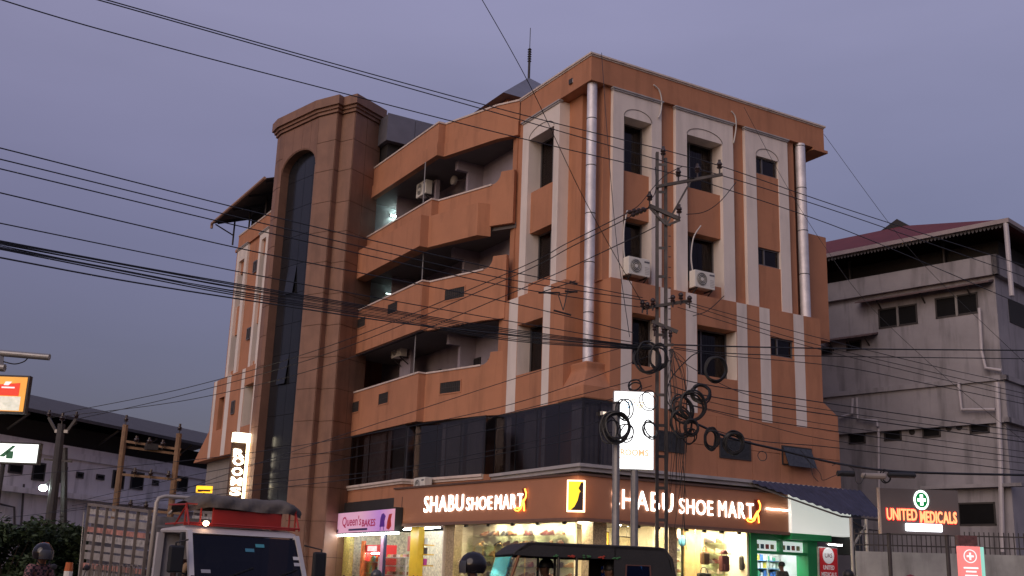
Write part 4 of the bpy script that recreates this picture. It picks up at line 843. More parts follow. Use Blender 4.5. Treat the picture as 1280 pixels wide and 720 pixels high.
# chajja sunshades
def chajja(pa, pb, side='L'):
    a = wl(*pa, .45); b = wl(*pb, .45); s0, s1 = sorted((a[0], b[0])); z = (a[1]+b[1])/2
    c = MB(MLw); c.ext([(s0, 0, z+.16), (s0, .5, z), (s0, .5, z-.05), (s0, 0, z+.08)], (s1-s0, 0, 0)); o = c.build('sunshade', mat('brown sunshade', (.12, .08, .08), .8, var=.2), WBD)
    for k in range(3):
        s = s0+(s1-s0)*(k+.5)/3; t = MB(MLw); t.beam((s, 0, z-.35), (s, .42, z-.04), .04, .05); t.build('bracket', IRON, o)
chajja((1069, 381), (1236, 348)); chajja((1024, 425), (1091, 419))
def wwin(x0, y0, x1, y1, n=2):
    a = wl(x0, (y0+y1)/2); b = wl(x1, (y0+y1)/2); s0, s1 = sorted((a[0], b[0])); c = ((x0+x1)/2); zt = wl(c, y0)[1]; zb = wl(c, y1)[1]
    f = MB(MLw); f.box(s0, s1, -.02, .03, zb, zb+.06); f.box(s0, s1, -.02, .03, zt-.06, zt); f.box(s0, s0+.06, -.02, .03, zb, zt); f.box(s1-.06, s1, -.02, .03, zb, zt); w_ = f.build('window', IRON, WBD)
    for k in range(n):
        p_ = MB(MLw); p_.box(s0+(s1-s0)*k/n+.05, s0+(s1-s0)*(k+1)/n-.05, -.01, .008, zb+.05, zt-.05); p_.build('pane', VOID, w_)
    for k in range(1, n):
        p_ = MB(MLw); s = s0+(s1-s0)*k/n; p_.box(s-.04, s+.04, .0, .034, zb, zt); p_.build('louvre_post', GALV, w_)
for q in ((1098, 383, 1147, 408), (1169, 369, 1223, 395)): wwin(*q)
for q in ((1026, 433, 1040, 444), (1058, 426, 1077, 438)): wwin(*q, n=1)
for q in ((1061, 542, 1082, 555), (1105, 538, 1127, 551), (1153, 534, 1176, 547), (1212, 527, 1237, 542)): wwin(*q, n=1)
wwin(1198, 628, 1245, 657, 1)
for px, py in ((1140, 540), (1186, 535), (1199, 534)):
    a = wl(px, py); h = MB(MLw); h.lathe([(.001, .0), (.12, .0), (.12, .02)], (a[0], 0, a[1]), 12, 'y'); h.build('vent_hole', DARK, WBD)
wr0 = wr(1258, 385); 
f = MB(MRw); f.box(1.1, 4.5, -.02, .02, wr(1270, 400)[1]-.2, wr(1270, 378)[1]); f.build('window', DARK, WBD)
# pipes on the wall
def wpipe(pts, r=.06, o=.12):
    p_ = MB(MLw); p_.tube([(wl(x, y, o)[0], o, wl(x, y, o)[1]) for x, y in pts], r, 8); p_.build('pipe', WPIPE, WBD)
wpipe([(1224, 385), (1227, 440), (1232, 460), (1252, 463)], o=.2); wpipe([(1198, 478), (1202, 512), (1244, 512)], o=.32); wpipe([(1246, 478), (1250, 560), (1253, 690)], .09, .3)
wpipe([(1066, 498), (1065, 517), (1050, 522)], o=.3); wpipe([(1071, 497), (1072, 524), (1096, 526), (1097, 533)], .05, .3); wpipe([(1098, 536), (1099, 640)], .05, .2)
# red hipped roof on top with gutter and valance
REDR = mat('red roof sheet', (.12, .016, .020), .85, var=.15, scale=1.5, stain=.2)
ov = .95
c0 = -dl*ov-dr*ov; 
def P2(s, r): return dl*s+dr*r
ev = [P2(-ov, -ov), P2(Ls, -ov), P2(Ls, 12+ov), P2(-ov, 12+ov)]
rid = [P2(5.6, 4.6), P2(Ls-3, 4.6)]; hz = 2.5
def roof_face(idx, pts):
    q = MB(); q.ext([(*p_[:2], z_) for p_, z_ in pts], (0, 0, .06)); return q.build('roof_slope', REDR, WBD)
roof_face(0, [(ev[0], zg), (ev[1], zg), (rid[1], zg+hz), (rid[0], zg+hz)]); roof_face(1, [(ev[3], zg), (ev[0], zg), (rid[0], zg+hz)])
roof_face(2, [(ev[2], zg), (ev[3], zg), (rid[0], zg+hz), (rid[1], zg+hz)]); roof_face(3, [(ev[1], zg), (ev[2], zg), (rid[1], zg+hz)])
q = MB(); q.box(-ov, Ls, ov, ov+.14, zg-.10, zg+.06); q.M = None; q.v = [tuple(MLw @ Vector(v)) for v in q.v]; q.build('gutter', mat('pale gutter', (.30, .25, .25), .6), WBD)
q = MB(MRw); q.box(-ov-.14, 12, ov, ov+.14, zg-.10, zg+.06); q.build('gutter', mat('pale gutter'), WBD)
q = MB(MLw)
for k in range(110):
    s = -ov+(Ls+ov)*k/110; d_ = (Ls+ov)/110; q.ext([(s, ov+.02, zg-.1), (s+d_, ov+.02, zg-.1), (s+d_*.8, ov+.02, zg-.20), (s+d_*.5, ov+.02, zg-.25), (s+d_*.2, ov+.02, zg-.20)], (0, .012, 0))
o = q.build('valance', mat('grey valance', (.07, .065, .07), .7), WBD); o['kind'] = 'stuff'
q = MB(MLw); q.cyl((-ov, ov+.05, zg-.1), (-ov, ov+.05, wl(1254, 372, ov)[1]), .09, seg=10); q.build('downpipe', WPIPE, WBD)
rt = Vector((*rid[0][:2], zg+hz)); q = MB(); q.ext([tuple(rt+Vector((*(dl*-.5), -.2))), tuple(rt+Vector((*(dl*1.6), -.2))), tuple(rt+Vector((*(dl*.3), .45)))], (*(dr*1.2), 0)); q.build('roof_gablet', DARK, WBD)
for s in (2., 6., 10.):
    q = MB(MLw); q.cyl((s, -.3, zp0), (s, -.3, zg), .06, seg=8); q.build('roof_post', IRON, WBD)
# ------------------------------------------------------------------ compound wall with railing
fa, fb = U(1070, 700, 31.5), U(1300, 700, 30.5); fa.z = fb.z = 0; fd = (fb-fa).normalized(); fL = (fb-fa).length
CW = thing('compound_wall', fa, 'stained pale compound wall topped with a dark spiked iron railing', 'wall', rz=math.atan2(fd.y, fd.x))
m = MB(); m.box(0, fL, 0, .2, 0, 2.36); m.build('wall', mat('lit pale wall', (.34, .345, .33), .85, var=.2, scale=1.5, stain=.5), CW)
for z in (2.52, 2.82): m = MB(); m.box(0, fL, .08, .12, z, z+.035); m.build('rail', IRON, CW)
bar = MB().box(-.012, .012, .088, .112, 2.36, 2.95).build('bar', IRON, CW)
k = 1
while k*.125 < fL: o = inst(bar, 'bar', CW); o.location = (k*.125, 0, 0); k += 1
# ------------------------------------------------------------------ blue sheet awning
W1, W2 = Vector((5.72, -.5, 4.40)), Vector((10.4, -.5, 4.42)); A1 = UX(1051, 642, -2.3); A2 = UX(1108, 648, -2.3)
AW = thing('blue_awning', (8, -1.4, 0), 'blue corrugated sheet awning sloping down beside the blank white board', 'awning'); OA = Vector(AW.location)
BLUE = mat('faded blue sheet', (.04, .044, .085), .75, var=.3, scale=3, stain=.3)
vs_, fs_ = [], []; n = 44
for k in range(n+1):
    t = k/n; a = W1.lerp(W2, t); b = (W1+Vector((.02, -.06, -.08))).lerp(A1, t*2) if t < .5 else A1.lerp(A2, (t-.5)*2); dz = .02*(1 if k % 2 else -1)
    vs_ += [a-OA+Vector((0, 0, dz)), b-OA+Vector((0, 0, dz))]
MB().add(vs_, [(2*k, 2*k+1, 2*k+3, 2*k+2) for k in range(n)]).build('roof_sheet', BLUE, AW)
m = MB(); m.beam(W1+Vector((.02, -.06, -.16))-OA, A1-OA-Vector((0, 0, .08)), .05, .05); m.build('edge_beam', IRON, AW)
m = MB(); m.beam(A1-OA-Vector((0, 0, .08)), A2-OA-Vector((0, 0, .08)), .05, .05); m.build('edge_beam', IRON, AW)
for px in (1064, 1083):
    P = UX(px, 660, -2.35); m = MB(); m.cyl((P.x-OA.x, P.y-OA.y, .13), (P.x-OA.x, P.y-OA.y, A1.z-.1), .05, seg=10); m.build('post', mat('pale steel post', (.42, .40, .36), .5, metal=.3), AW)
Pa, Pb = UX(1066, 683, -2.35)-OA, UX(1083, 655, -2.35)-OA; m = MB(); m.beam(Pa, Pb, .05, .05); m.build('brace', mat('pale steel post'), AW)
m = MB(); m.beam(UX(1064, 660, -2.35)-OA, UX(1103, 664, -2.35)-OA, .04, .04); m.build('truss_bar', IRON, AW)
m = MB(); m.beam(UX(1064, 650, -2.35)-OA, UX(1083, 663, -2.35)-OA, .04, .04); m.build('truss_bar', IRON, AW)
g = MB(); g.box(9.64, 10.2, -.6, .2, 2.4, 4.0); g.build('duct_box', mat('dark slate panel', (.05, .055, .06), .6), B)
# ------------------------------------------------------------------ UNITED MEDICALS sign
D = 27.5; a = U(1101, 639, D); b = U(1199, 646, D); rt_ = Vector((b.x-a.x, b.y-a.y, 0)); wdt = rt_.length; rt_.normalize()
UM = thing('medical_shop_sign', (a.x, a.y, 0), 'dark board on posts with red glowing letters and a green cross roundel', 'sign'); OM = Vector(UM.location)
zt_, zb_ = U(1101, 610, D).z, U(1101, 666, D).z
MU = face_M((0, 0, 0), rt_, (0, 0, 1))
m = MB(MU); m.box(0, wdt, zb_, zt_, -.14, 0); m.build('board', mat('charcoal sign panel', (.12, .105, .105), .5, var=.05), UM)
m = MB(MU); m.box(-.03, 0, zb_-.02, zt_+.02, -.15, .01); m.build('edge', mat('pale steel edge', (.5, .42, .36), .4, metal=.4), UM)
REDL = mat('red letter led', (1, .35, .15), .5, var=0, emit=(1, .34, .14), estr=1.7); REDG = mat('red halo acrylic', (.9, .02, .03), .5, var=0, emit=(1, .01, .03), estr=.9)
hz_ = zt_-zb_
letters('UNITED', wdt*.385, MU @ Matrix.Translation((wdt*.07, zb_+hz_*.30, .03)), REDL, UM, bold=.012, depth=.02, xs=.27/.7); letters('MEDICALS', wdt*.465, MU @ Matrix.Translation((wdt*.495, zb_+hz_*.26, .03)), REDL, UM, bold=.02, depth=.02, xs=.27/.7)
letters('UNITED', wdt*.40, MU @ Matrix.Translation((wdt*.0625, zb_+hz_*.29, .012)), REDG, UM, bold=.03, depth=.004, xs=.29/.7, name='letter_halo'); letters('MEDICALS', wdt*.48, MU @ Matrix.Translation((wdt*.4875, zb_+hz_*.25, .012)), REDG, UM, bold=.03, depth=.004, xs=.29/.7, name='letter_halo')
Mc = MU @ Matrix.Translation((wdt*.525, zb_+hz_*.76, .0)); WE = mat('white sign led', (.9, 1, .95), .5, var=0, emit=(.85, 1, .92), estr=2.6); GE = mat('green sign led', (0, .25, .06), .5, var=0, emit=(.0, .3, .07), estr=.35)
m = MB(Mc @ Matrix.Diagonal((.78, 1, 1, 1))); m.lathe([(.001, .02), (.235, .02), (.235, .0)], seg=28); m.build('roundel_rim', WE, UM)
m = MB(Mc @ Matrix.Diagonal((.78, 1, 1, 1))); m.lathe([(.001, .026), (.185, .026), (.185, .0)], seg=28); m.build('roundel', GE, UM)
m = MB(Mc); m.box(-.035, .035, -.13, .13, .027, .034); m.box(-.10, -.0351, -.035, .035, .027, .034); m.box(.0351, .10, -.035, .035, .027, .034); m.build('cross', WE, UM)
m = MB(MU); m.box(wdt*.30, wdt*.77, zb_+hz_*.06, zb_+hz_*.23, .0, .05); m.build('lit_bar', mat('lit white bar', (1, 1, 1), .5, var=0, emit=(.9, .93, 1), estr=3.5), UM, bevel=.03)
for f in (.10, .84): m = MB(MU); m.cyl((wdt*f, 0, -.08), (wdt*f, zb_, -.08), .05, seg=10); m.build('post', IRON, UM)
# glowing pharmacy standee
a = U(1200, 700, 26); b = U(1226, 700, 26); r3 = Vector((b.x-a.x, b.y-a.y, 0)); w3 = r3.length; r3.normalize(); SD = thing('pharmacy_standee', (a.x, a.y, 0), 'glowing pink-red upright light box with a white cross medallion', 'sign')
MS = face_M((0, 0, 0), r3, (0, 0, 1)); zs1 = U(1213, 683, 26).z
m = MB(MS); m.box(0, w3, .2, zs1, -.16, 0); m.build('light_box', mat('pink lit face', (.9, .25, .25), .5, var=.1, scale=3, emit=(1, .22, .20), estr=.75), SD)
m = MB(MS); m.box(w3+.01, w3+.15, .2, zs1, -.3, -.16); m.build('side_face', mat('teal lit face', (.3, .7, .6), .5, var=.1, emit=(.3, .85, .7), estr=.6), SD)
m = MB(MS); m.box(-.02, w3*.9, zs1+.02, zs1+.24, -.16, .0); m.build('top_panel', mat('dark floral panel', (.12, .05, .05), .6, var=.5, scale=9), SD)
Mk = MS @ Matrix.Translation((w3*.5, zs1-.22, .004)); WK = mat('white standee print', (.95, .85, .85), .5, var=0, emit=(1, .85, .85), estr=1.0)
k_ = [(.14*math.cos(R(15*i)), .14*math.sin(R(15*i)), 0) for i in range(25)]; m = MB(Mk); m.tube(k_[:-1], .010, 5, True); m.build('medallion_ring', WK, SD); m = MB(Mk); m.box(-.02, .02, -.08, .08, 0, .004); m.box(-.08, -.0201, -.02, .02, 0, .004); m.box(.0201, .08, -.02, .02, 0, .004); m.build('cross', WK, SD)
for i, (f, wf) in enumerate(((.46, .7), (.54, .5), (.63, .6))): m = MB(MS); m.box(w3*(.5-wf/2), w3*(.5+wf/2), zs1-f-.035, zs1-f, .002, .005); m.build('print_line', WK, SD)
for f in (.1, .9): m = MB(MS); m.box(w3*f-.03, w3*f+.03, 0, .2, -.12, -.04); m.build('foot', IRON, SD)
# ------------------------------------------------------------------ long white warehouse, left
q0 = U(120, 563, 56); dw = Vector((.788, .616)); nw = Vector((.616, -.788)); Q0 = Vector((q0.x, q0.y))
def lw(px, py, o=0.):
    P = onPl(px, py, (Q0.x+nw.x*o, Q0.y+nw.y*o, 0), (nw.x, nw.y, 0)); return (Vector((P.x, P.y))-Q0).dot(dw), P.z
LB = thing('long_white_building', (Q0.x, Q0.y, 0), 'long low white building with a wide dark overhanging roof in the left background', 'building')
MW = Matrix(((dw.x, nw.x, 0, 0), (dw.y, nw.y, 0, 0), (0, 0, 1, 0), (0, 0, 0, 1)))
LWALL = mat('dull white wall', (.74, .71, .74), .85, var=.10, scale=.6, stain=.45)
s0_ = lw(-60, 560)[0]; s1_ = lw(330, 600)[0]; ze = lw(120, 563)[1]
m = MB(MW); m.box(s0_, s1_, -14, 0, 0, ze); m.build('wall', LWALL, LB)
zL = lw(115, 622, .3)[1]; m = MB(MW); m.box(s0_, s1_, 0, .35, zL-.15, zL+.1); m.build('ledge', LWALL, LB)
zT = lw(130, 580, .1)[1]; m = MB(MW); m.box(s0_, s1_, 0, .12, zT, ze-.3); m.build('fascia_band', LWALL, LB)
zr = lw(120, 527, 1.2)[1]; zrr = lw(120, 508, -3)[1]
m = MB(MW); m.ext([(s0_, 1.2, zr), (s0_, -5, zrr+.25), (s0_, -12, zr), (s0_, -12, zr-.1), (s0_, -5, zrr+.15), (s0_, 1.2, zr-.15)], (s1_-s0_+3, 0, 0)); m.build('roof', mat('grey sheet roof', (.07, .065, .07), .8, var=.2), LB)
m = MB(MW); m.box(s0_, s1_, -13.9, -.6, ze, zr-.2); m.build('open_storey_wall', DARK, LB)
for k in range(9):
    s = s0_+(s1_-s0_)*k/8; m = MB(MW); m.beam((s, -.1, zr-.9), (s, 1.1, zr-.2), .07, .1); m.build('roof_bracket', IRON, LB)
for x0, y0, x1, y1 in ((40, 578, 56, 601), (10, 580, 28, 592), (73, 583, 83, 604), (95, 590, 104, 598), (120, 593, 130, 600), (140, 588, 155, 611), (163, 590, 179, 612), (190, 600, 198, 607), (221, 596, 234, 614)):
    a = lw(x0, (y0+y1)/2); b = lw(x1, (y0+y1)/2); zt_ = lw((x0+x1)/2, y0)[1]; zb_ = lw((x0+x1)/2, y1)[1]
    f = MB(MW); e = .07
    for q in ((a[0], b[0], zb_, zb_+e), (a[0], b[0], zt_-e, zt_), (a[0], a[0]+e, zb_+e, zt_-e), (b[0]-e, b[0], zb_+e, zt_-e)): f.box(q[0], q[1], -.02, .05, q[2], q[3])
    w_ = f.build('window', IRON, LB); f = MB(MW); f.box(a[0]+e, b[0]-e, -.01, .02, zb_+e, zt_-e); f.build('pane', VOID, w_)
for pts in (((0, 655), (60, 660), (110, 662)), ((5, 662), (40, 664), (70, 668)), ((30, 605), (27, 650), (24, 690)), ((110, 630), (108, 690)), ((0, 630), (18, 634), (19, 690))):
    m = MB(MW); m.tube([(lw(x, y, .15)[0], .15, lw(x, y, .15)[1]) for x, y in pts], .05, 6); m.build('pipe', mat('dark pipe', (.07, .065, .07), .6), LB)
# glowing signs at the left edge
def led_sign(name, px0, py0, px1, py1, d, label, m_, extra=None):
    a = U(px0, (py0+py1)/2, d); b = U(px1, (py0+py1)/2, d); r = Vector((b.x-a.x, b.y-a.y, 0)); wd = r.length; r.normalize(); zt = U((px0+px1)/2, py0, d).z; zb = U((px0+px1)/2, py1, d).z
    o = thing(name, (a.x, a.y, 0), label, 'sign'); M = face_M((0, 0, 0), r, (0, 0, 1)); f = MB(M); f.box(-.05, wd+.05, zb-.05, zt+.05, -.2, -.005); f.build('frame', IRON, o)
    f = MB(M); f.box(0, wd, zb, zt, -.004, .01); f.build('lit_face', m_, o)
    for k in (.25, .6): f = MB(M); f.cyl((wd*k, 0, -.1), (wd*k, zb, -.1), .07, seg=8); f.build('post', IRON, o)
    return o, M, wd, zb, zt
WTL = mat('white lit lettering', (.9, .9, .9), .5, var=0, emit=(1, 1, 1), estr=.6)
o, M, wd, zb, zt = led_sign('orange_billboard', -70, 470, 32, 513, 30, 'orange and red lit billboard at the far left edge', mat('orange lit print', (.9, .45, .08), .5, var=.15, scale=2, emit=(1, .42, .06), estr=.55))
f = MB(M); f.ext([(wd*.1, zb+.42, .011), (wd*.92, zb+.42, .011), (wd*.92, zt-.16, .011), (wd*.1, zt-.34, .011)], (0, 0, .012)); f.build('red_panel', mat('red lit print', (.75, .05, .02), .5, var=.05, emit=(1, .05, .02), estr=.55), o)
f = MB(M); f.box(.0, wd*.95, zb+.02, zb+.40, .011, .02); f.build('product_photo', mat('pale lit print', (.8, .75, .6), .5, var=.5, scale=9, emit=(.9, .9, .75), estr=.5), o)
f = MB(M); f.box(wd*.70, wd*.86, zb+.62, zb+.66, .024, .026); f.build('print_line', WTL, o); f = MB(M); f.ext([(wd*.72, zb+.70, .024), (wd*.78, zb+.70, .024), (wd*.82, zb+.80, .024), (wd*.74, zb+.80, .024)], (0, 0, .003)); f.build('emblem', WTL, o)
o, M, wd, zb, zt = led_sign('white_lit_sign', -60, 554, 47, 577, 33, 'bright white lit sign board below the orange billboard', mat('white lit print', (1, 1, 1), .5, var=.06, scale=3, emit=(.92, 1, .93), estr=1.6))
f = MB(M); f.ext([(wd*.55, zb+.15, .011), (wd*.62, zb+.15, .011), (wd*.74, zt-.05, .011), (wd*.70, zt-.05, .011)], (0, 0, .004)); f.box(wd*.64, wd*.72, zb+.1, zb+.32, .011, .015); f.build('green_emblem', mat('green print', (.03, .25, .12), .5, var=0), o)
# hedge bushes at the lower left
def bush(P, rx, ry, rz_, n, label, seed):
    rnd = random.Random(seed); o = thing('bush', P, label, 'bush', 'dark bushes along the left wall')
    st = MB()
    for k in range(7):
        a = rnd.uniform(0, 6.28); st.tube([(0, 0, 0), (.2*rx*math.cos(a), .2*ry*math.sin(a), rz_*.4), (.55*rx*math.cos(a), .55*ry*math.sin(a), rz_*rnd.uniform(.7, 1.0))], .04, 5, r1=.012)
    st.build('stem', mat('bark', (.05, .035, .025), .9), o)
    cl = [(rnd.gauss(0, .42)*rx, rnd.gauss(0, .42)*ry, rz_*(.25+rnd.random()*.8), rnd.uniform(.25, .5)) for _ in range(26)]; lf = MB(); vs, fs = [], []
    for k in range(n):
        c = rnd.choice(cl); v = Vector((rnd.gauss(0, 1), rnd.gauss(0, 1), rnd.gauss(0, 1))).normalized()*c[3]*rnd.uniform(.5, 1.1); p = Vector(c[:3])+v
        if p.z < .05: continue
        a = Vector((rnd.gauss(0, 1), rnd.gauss(0, 1), rnd.gauss(0, .6))).normalized(); b = a.cross(Vector((rnd.gauss(0, 1), rnd.gauss(0, 1), 1))).normalized(); L = rnd.uniform(.07, .14); i = len(vs)
        vs += [p-a*L, p+b*L*.42, p+a*L, p-b*L*.42]; fs.append((i, i+1, i+2, i+3))
    lf.v = [tuple(v) for v in vs]; lf.f = fs; fo_ = lf.build('foliage', mat('hedge leaf', (.035, .06, .022), .7, var=.5, scale=3), o); fo_['kind'] = 'stuff'
for k, (px, d, rx, h, lb) in enumerate(((8, 38, 2.0, 2.4, 'dark leafy bush at the far left edge under the white wall'), (52, 39, 1.9, 2.3, 'dark leafy bush behind the plaid-shirted rider'), (95, 40, 1.7, 2.2, 'dark leafy bush between the rider and the truck'))):
    P = U(px, 700, d); bush((P.x, P.y, 0), rx, 1.2, h, 5200, lb, k)
# ------------------------------------------------------------------ air conditioners
ACB = WHITEP; FAN = mat('ac fan grille', (.10, .10, .10), .6, var=.1); 
def ac_unit(P, rz, label, grp='outdoor air conditioners', wall=True):
    o = thing('air_conditioner', P, label, 'air conditioner', grp, rz)       # local -y is the fan side
    m = MB(); m.box(-.40, .40, -.28, 0, 0, .55); m.build('casing', ACB, o, bevel=.02)
    m = MB(); m.lathe([(.001, -.285), (.21, -.285), (.215, -.281)], (-.12, 0, .28), 24, 'y'); f = m.build('fan_recess', FAN, o)
    for r in (.05, .10, .15, .20):
        m = MB(); m.tube([(-.12+r*math.cos(R(18*i)), -.29, .28+r*math.sin(R(18*i))) for i in range(20)], .006, 4, True); m.build('grille_ring', ACB, f)
    m = MB(); m.lathe([(.001, -.297), (.06, -.297), (.06, -.286)], (-.12, 0, .28), 14, 'y'); m.build('fan_hub', ACB, f)
    m = MB(); m.box(.18, .37, -.286, -.281, .43, .48); m.build('badge', mat('badge print', (.12, .12, .13), .5), o)
    for k in range(5): m = MB(); m.box(.20, .36, -.284, -.2805, .08+.05*k, .10+.05*k); m.build('louvre', mat('louvre grey', (.42, .41, .38), .6), o)
    if wall:
        for s in (-.3, .3): m = MB(); m.beam((s, -.26, -.02), (s, .12, -.02), .04, .04); m.beam((s, -.24, -.03), (s, .10, -.26), .03, .03); m.build('bracket', IRON, o)
    return o
P = UX(796, 345, -.15); ac_unit((P.x, .0, UX(796, 345, -.2).z), 0, 'white outdoor air conditioner under the narrow window nearest the corner')
P = UX(878, 361, -.15); ac_unit((P.x, .0, UX(878, 361, -.2).z), 0, 'white outdoor air conditioner under the wide middle window')
for px, py, x, lb in ((499, 438, -.55, 'outdoor air conditioner inside the lowest open balcony'), (530, 237, -.55, 'outdoor air conditioner inside the top open balcony')):
    P = UY(px, py, x-.15); ac_unit((x, P.y, P.z-.27), -math.pi/2, lb); m = MB(); zf = 6.44 if P.z < 10 else 12.66; m.box(x+.12, x+.28, P.y-.45, P.y+.45, zf, zf+2.95); m.build('service_pier', INNER, B)
P = UY(531, 607, -1.3); ac_unit((-1.24, P.y, 3.86), -math.pi/2, 'outdoor air conditioner resting on the ledge above the shoe shop sign', wall=False)
def pipe_thing(pts, r, m, label, name='coolant_pipe', cat='pipe', grp=None):
    b = MB(); b.tube(pts, r, 8); return tag(b.build(name, m, smooth=True), label, cat, grp)
def curve(pts, n=8):                      # Catmull-Rom through points
    pts = [Vector(p) for p in pts]; out = []
    for i in range(len(pts)-1):
        p0 = pts[max(0, i-1)]; p1 = pts[i]; p2 = pts[i+1]; p3 = pts[min(len(pts)-1, i+2)]
        for k in range(n):
            t = k/n; out.append(.5*((2*p1)+(p2-p0)*t+(2*p0-5*p1+4*p2-p3)*t*t+(3*p1-p0-3*p2+p3)*t**3))
    return out+[pts[-1]]
WHP = mat('white hose', (.55, .52, .48), .6, var=.05)
for pts, lb in (([(817, 106), (824, 113), (827, 126), (826, 140), (823, 147)], 'curved white hose on the wall right of the first tall surround'), ([(914, 139), (919, 146), (920, 160), (917, 179)], 'curved white hose on the wall right of the second tall surround'),
                ([(876, 282), (867, 297), (864, 320), (866, 340)], 'white hose hanging to the air conditioner under the wide window'), ([(784, 263), (780, 285), (780, 315), (783, 336)], 'white hose hanging to the air conditioner nearest the corner')):
    pipe_thing(curve([UX(x, y, -.05) for x, y in pts]), .022, WHP, lb)
P = UY(725, 106, .35); fl = thing('flood_lamp', (P.x-.3, P.y, P.z), 'small floodlight under the parapet beside the corner duct', 'lamp'); m = MB(); m.box(-.1, .1, -.12, .05, -.08, .08); m.build('housing', IRON, fl); m = MB(); m.box(-.08, .08, -.126, -.121, -.06, .06); m.build('lens', mat('lamp lens off', (.5, .48, .5), .2), fl); m = MB(); m.beam((0, 0, 0), (.35, .1, .0), .03, .03); m.build('arm', IRON, fl)
P = UY(572, 222, .1); wf = thing('wall_fan', (.49, P.y, P.z), 'small wall fan on the corridor wall of the top balcony', 'fan'); m = MB(); m.beam((0, 0, 0), (-.45, 0, -.12), .03, .03); m.build('arm', WHP, wf); m = MB(); m.lathe([(.04, -.62), (.17, -.60), (.18, -.54), (.17, -.48), (.04, -.46)], (0, 0, -.14), 16, 'x'); m.build('guard', WHP, wf)
# lit stair landing at the far end of the top balcony and dim lamp one floor below
for (z, s) in ((15.35, 70.), (12.1, 5.)):
    o = thing('corridor_lamp', (.0, 13.72, z), 'fluorescent corridor lamp by the tower on the %s balcony' % ('top' if z > 14 else 'second-highest'), 'lamp'); m = MB(); m.box(-.3, .42, -.02, .04, .0, .05); m.build('batten', WHITEP, o)
    m = MB(); m.cyl((-.28, -.04, .02), (.40, -.04, .02), .018, seg=8); m.build('tube', mat('corridor tube %d' % z, (.8, 1, .98), .5, var=0, emit=(.75, 1, .97), estr=s), o)
for z0, z1 in ((12.66, 15.74), (9.56, 12.48)):
    m = MB(); m.box(-1.25, .5, 13.78, 13.86, z0, z1); m.build('landing_wall', mat('pale landing wall', (.62, .66, .66), .8), B)
    m = MB(); m.box(-1.1, -.62, 12.4, 12.46, z0, z0+1.75); m.box(-.62, .5, 12.4, 12.46, z0, z1); m.build('lamp_screen', INNER, B)  # screen added to hide the corridor tube and confine its light
# ------------------------------------------------------------------ utility poles
PORC = mat('brown porcelain', (.035, .02, .018), .3, var=.1)
def insulator(par, P, h=.22, r=.07):
    m = MB(); m.lathe([(.02, -.14), (.02, 0), (r*.8, .0), (r, .03), (r*.6, .06), (r, .09), (r*.95, .13), (r*.55, .16), (r*.5, h)], tuple(P), 10); return m.build('insulator', PORC, par)
PD = 26.; b0 = U(827, 700, PD); PX0, PY0 = b0.x, b0.y
UP = thing('utility_pole', (PX0, PY0, 0), 'tall twin-leg steel utility pole with crossarms and cable coils before the corner building', 'pole'); OP = Vector((PX0, PY0, 0))
RUST = mat('weathered steel pole', (.085, .075, .07), .6, metal=.35, var=.3, scale=4)
zt_ = U(827, 191, PD).z; r2 = Vector((math.cos(YAW), -math.sin(YAW), 0))
for s in (-1, 1):
    m = MB(); c = r2*(s*.105); m.M = Matrix.Translation(c) @ Matrix.Rotation(-YAW, 4, 'Z'); m.box(-.035, .035, -.06, .06, .0, zt_ if s < 0 else zt_-.15); m.build('leg', RUST, UP)
k = .5
while k < zt_: m = MB(Matrix.Rotation(-YAW, 4, 'Z')); m.box(-.10, .10, -.07, -.062, k, k+.07); m.build('batten', RUST, UP); k += .72
def arm(pa, pb, w_=.07, d=PD, par=UP, name='crossarm', dz=-.1):
    a = U(*pa, d+dz)-OP; b = U(*pb, d+dz)-OP; m = MB(); m.beam(a, b, w_, w_); return m.build(name, RUST, par)
arm((820, 233.5), (903, 218)); arm((863, 227), (833, 281), .045, name='strut')
for q in ((829, 200), (848, 227), (872, 222), (899.5, 217)): insulator(UP, U(*q, PD-.1)-OP+Vector((0, 0, .14)))
arm((811, 257), (850, 274), .09); arm((811, 258), (832, 281), .05, name='strut'); arm((833, 282), (850, 275), .05, name='strut')
for q in ((812, 257), (849, 273)): insulator(UP, U(*q, PD-.15)-OP+Vector((0, 0, .14)))
for q in ((783, 266), (788, 270)):           # strain insulators in a string
    a = U(*q, PD-.2)-OP; b = U(811, 260, PD-.1)-OP; m = MB()
    for k in range(4):
        c = a.lerp(b, .15+.2*k); m.ball(c, .06, .06, .06, 8, 6)
    m.tube([a, b], .018, 6); m.build('strain_insulator', PORC, UP)
arm((803, 385.5), (862, 376)); arm((815, 402), (847, 415), .08, name='crossarm')
for q in ((803, 384), (809, 386), (816, 381), (841, 377), (851, 374), (862, 378)): insulator(UP, U(*q, PD-.2)-OP, .16, .06)
for q in ((818, 408), (829, 411), (838, 416)): insulator(UP, U(*q, PD-.2)-OP-Vector((0, 0, .1)), .16, .05)
arm((806, 432), (842, 431), .06)
for k in range(14):
    q = 282+k*13; m = MB(); a = U(835.5, q, PD)-OP; m.cyl(a, a+r2*.06, .012, seg=6); m.build('step_bolt', RUST, UP)
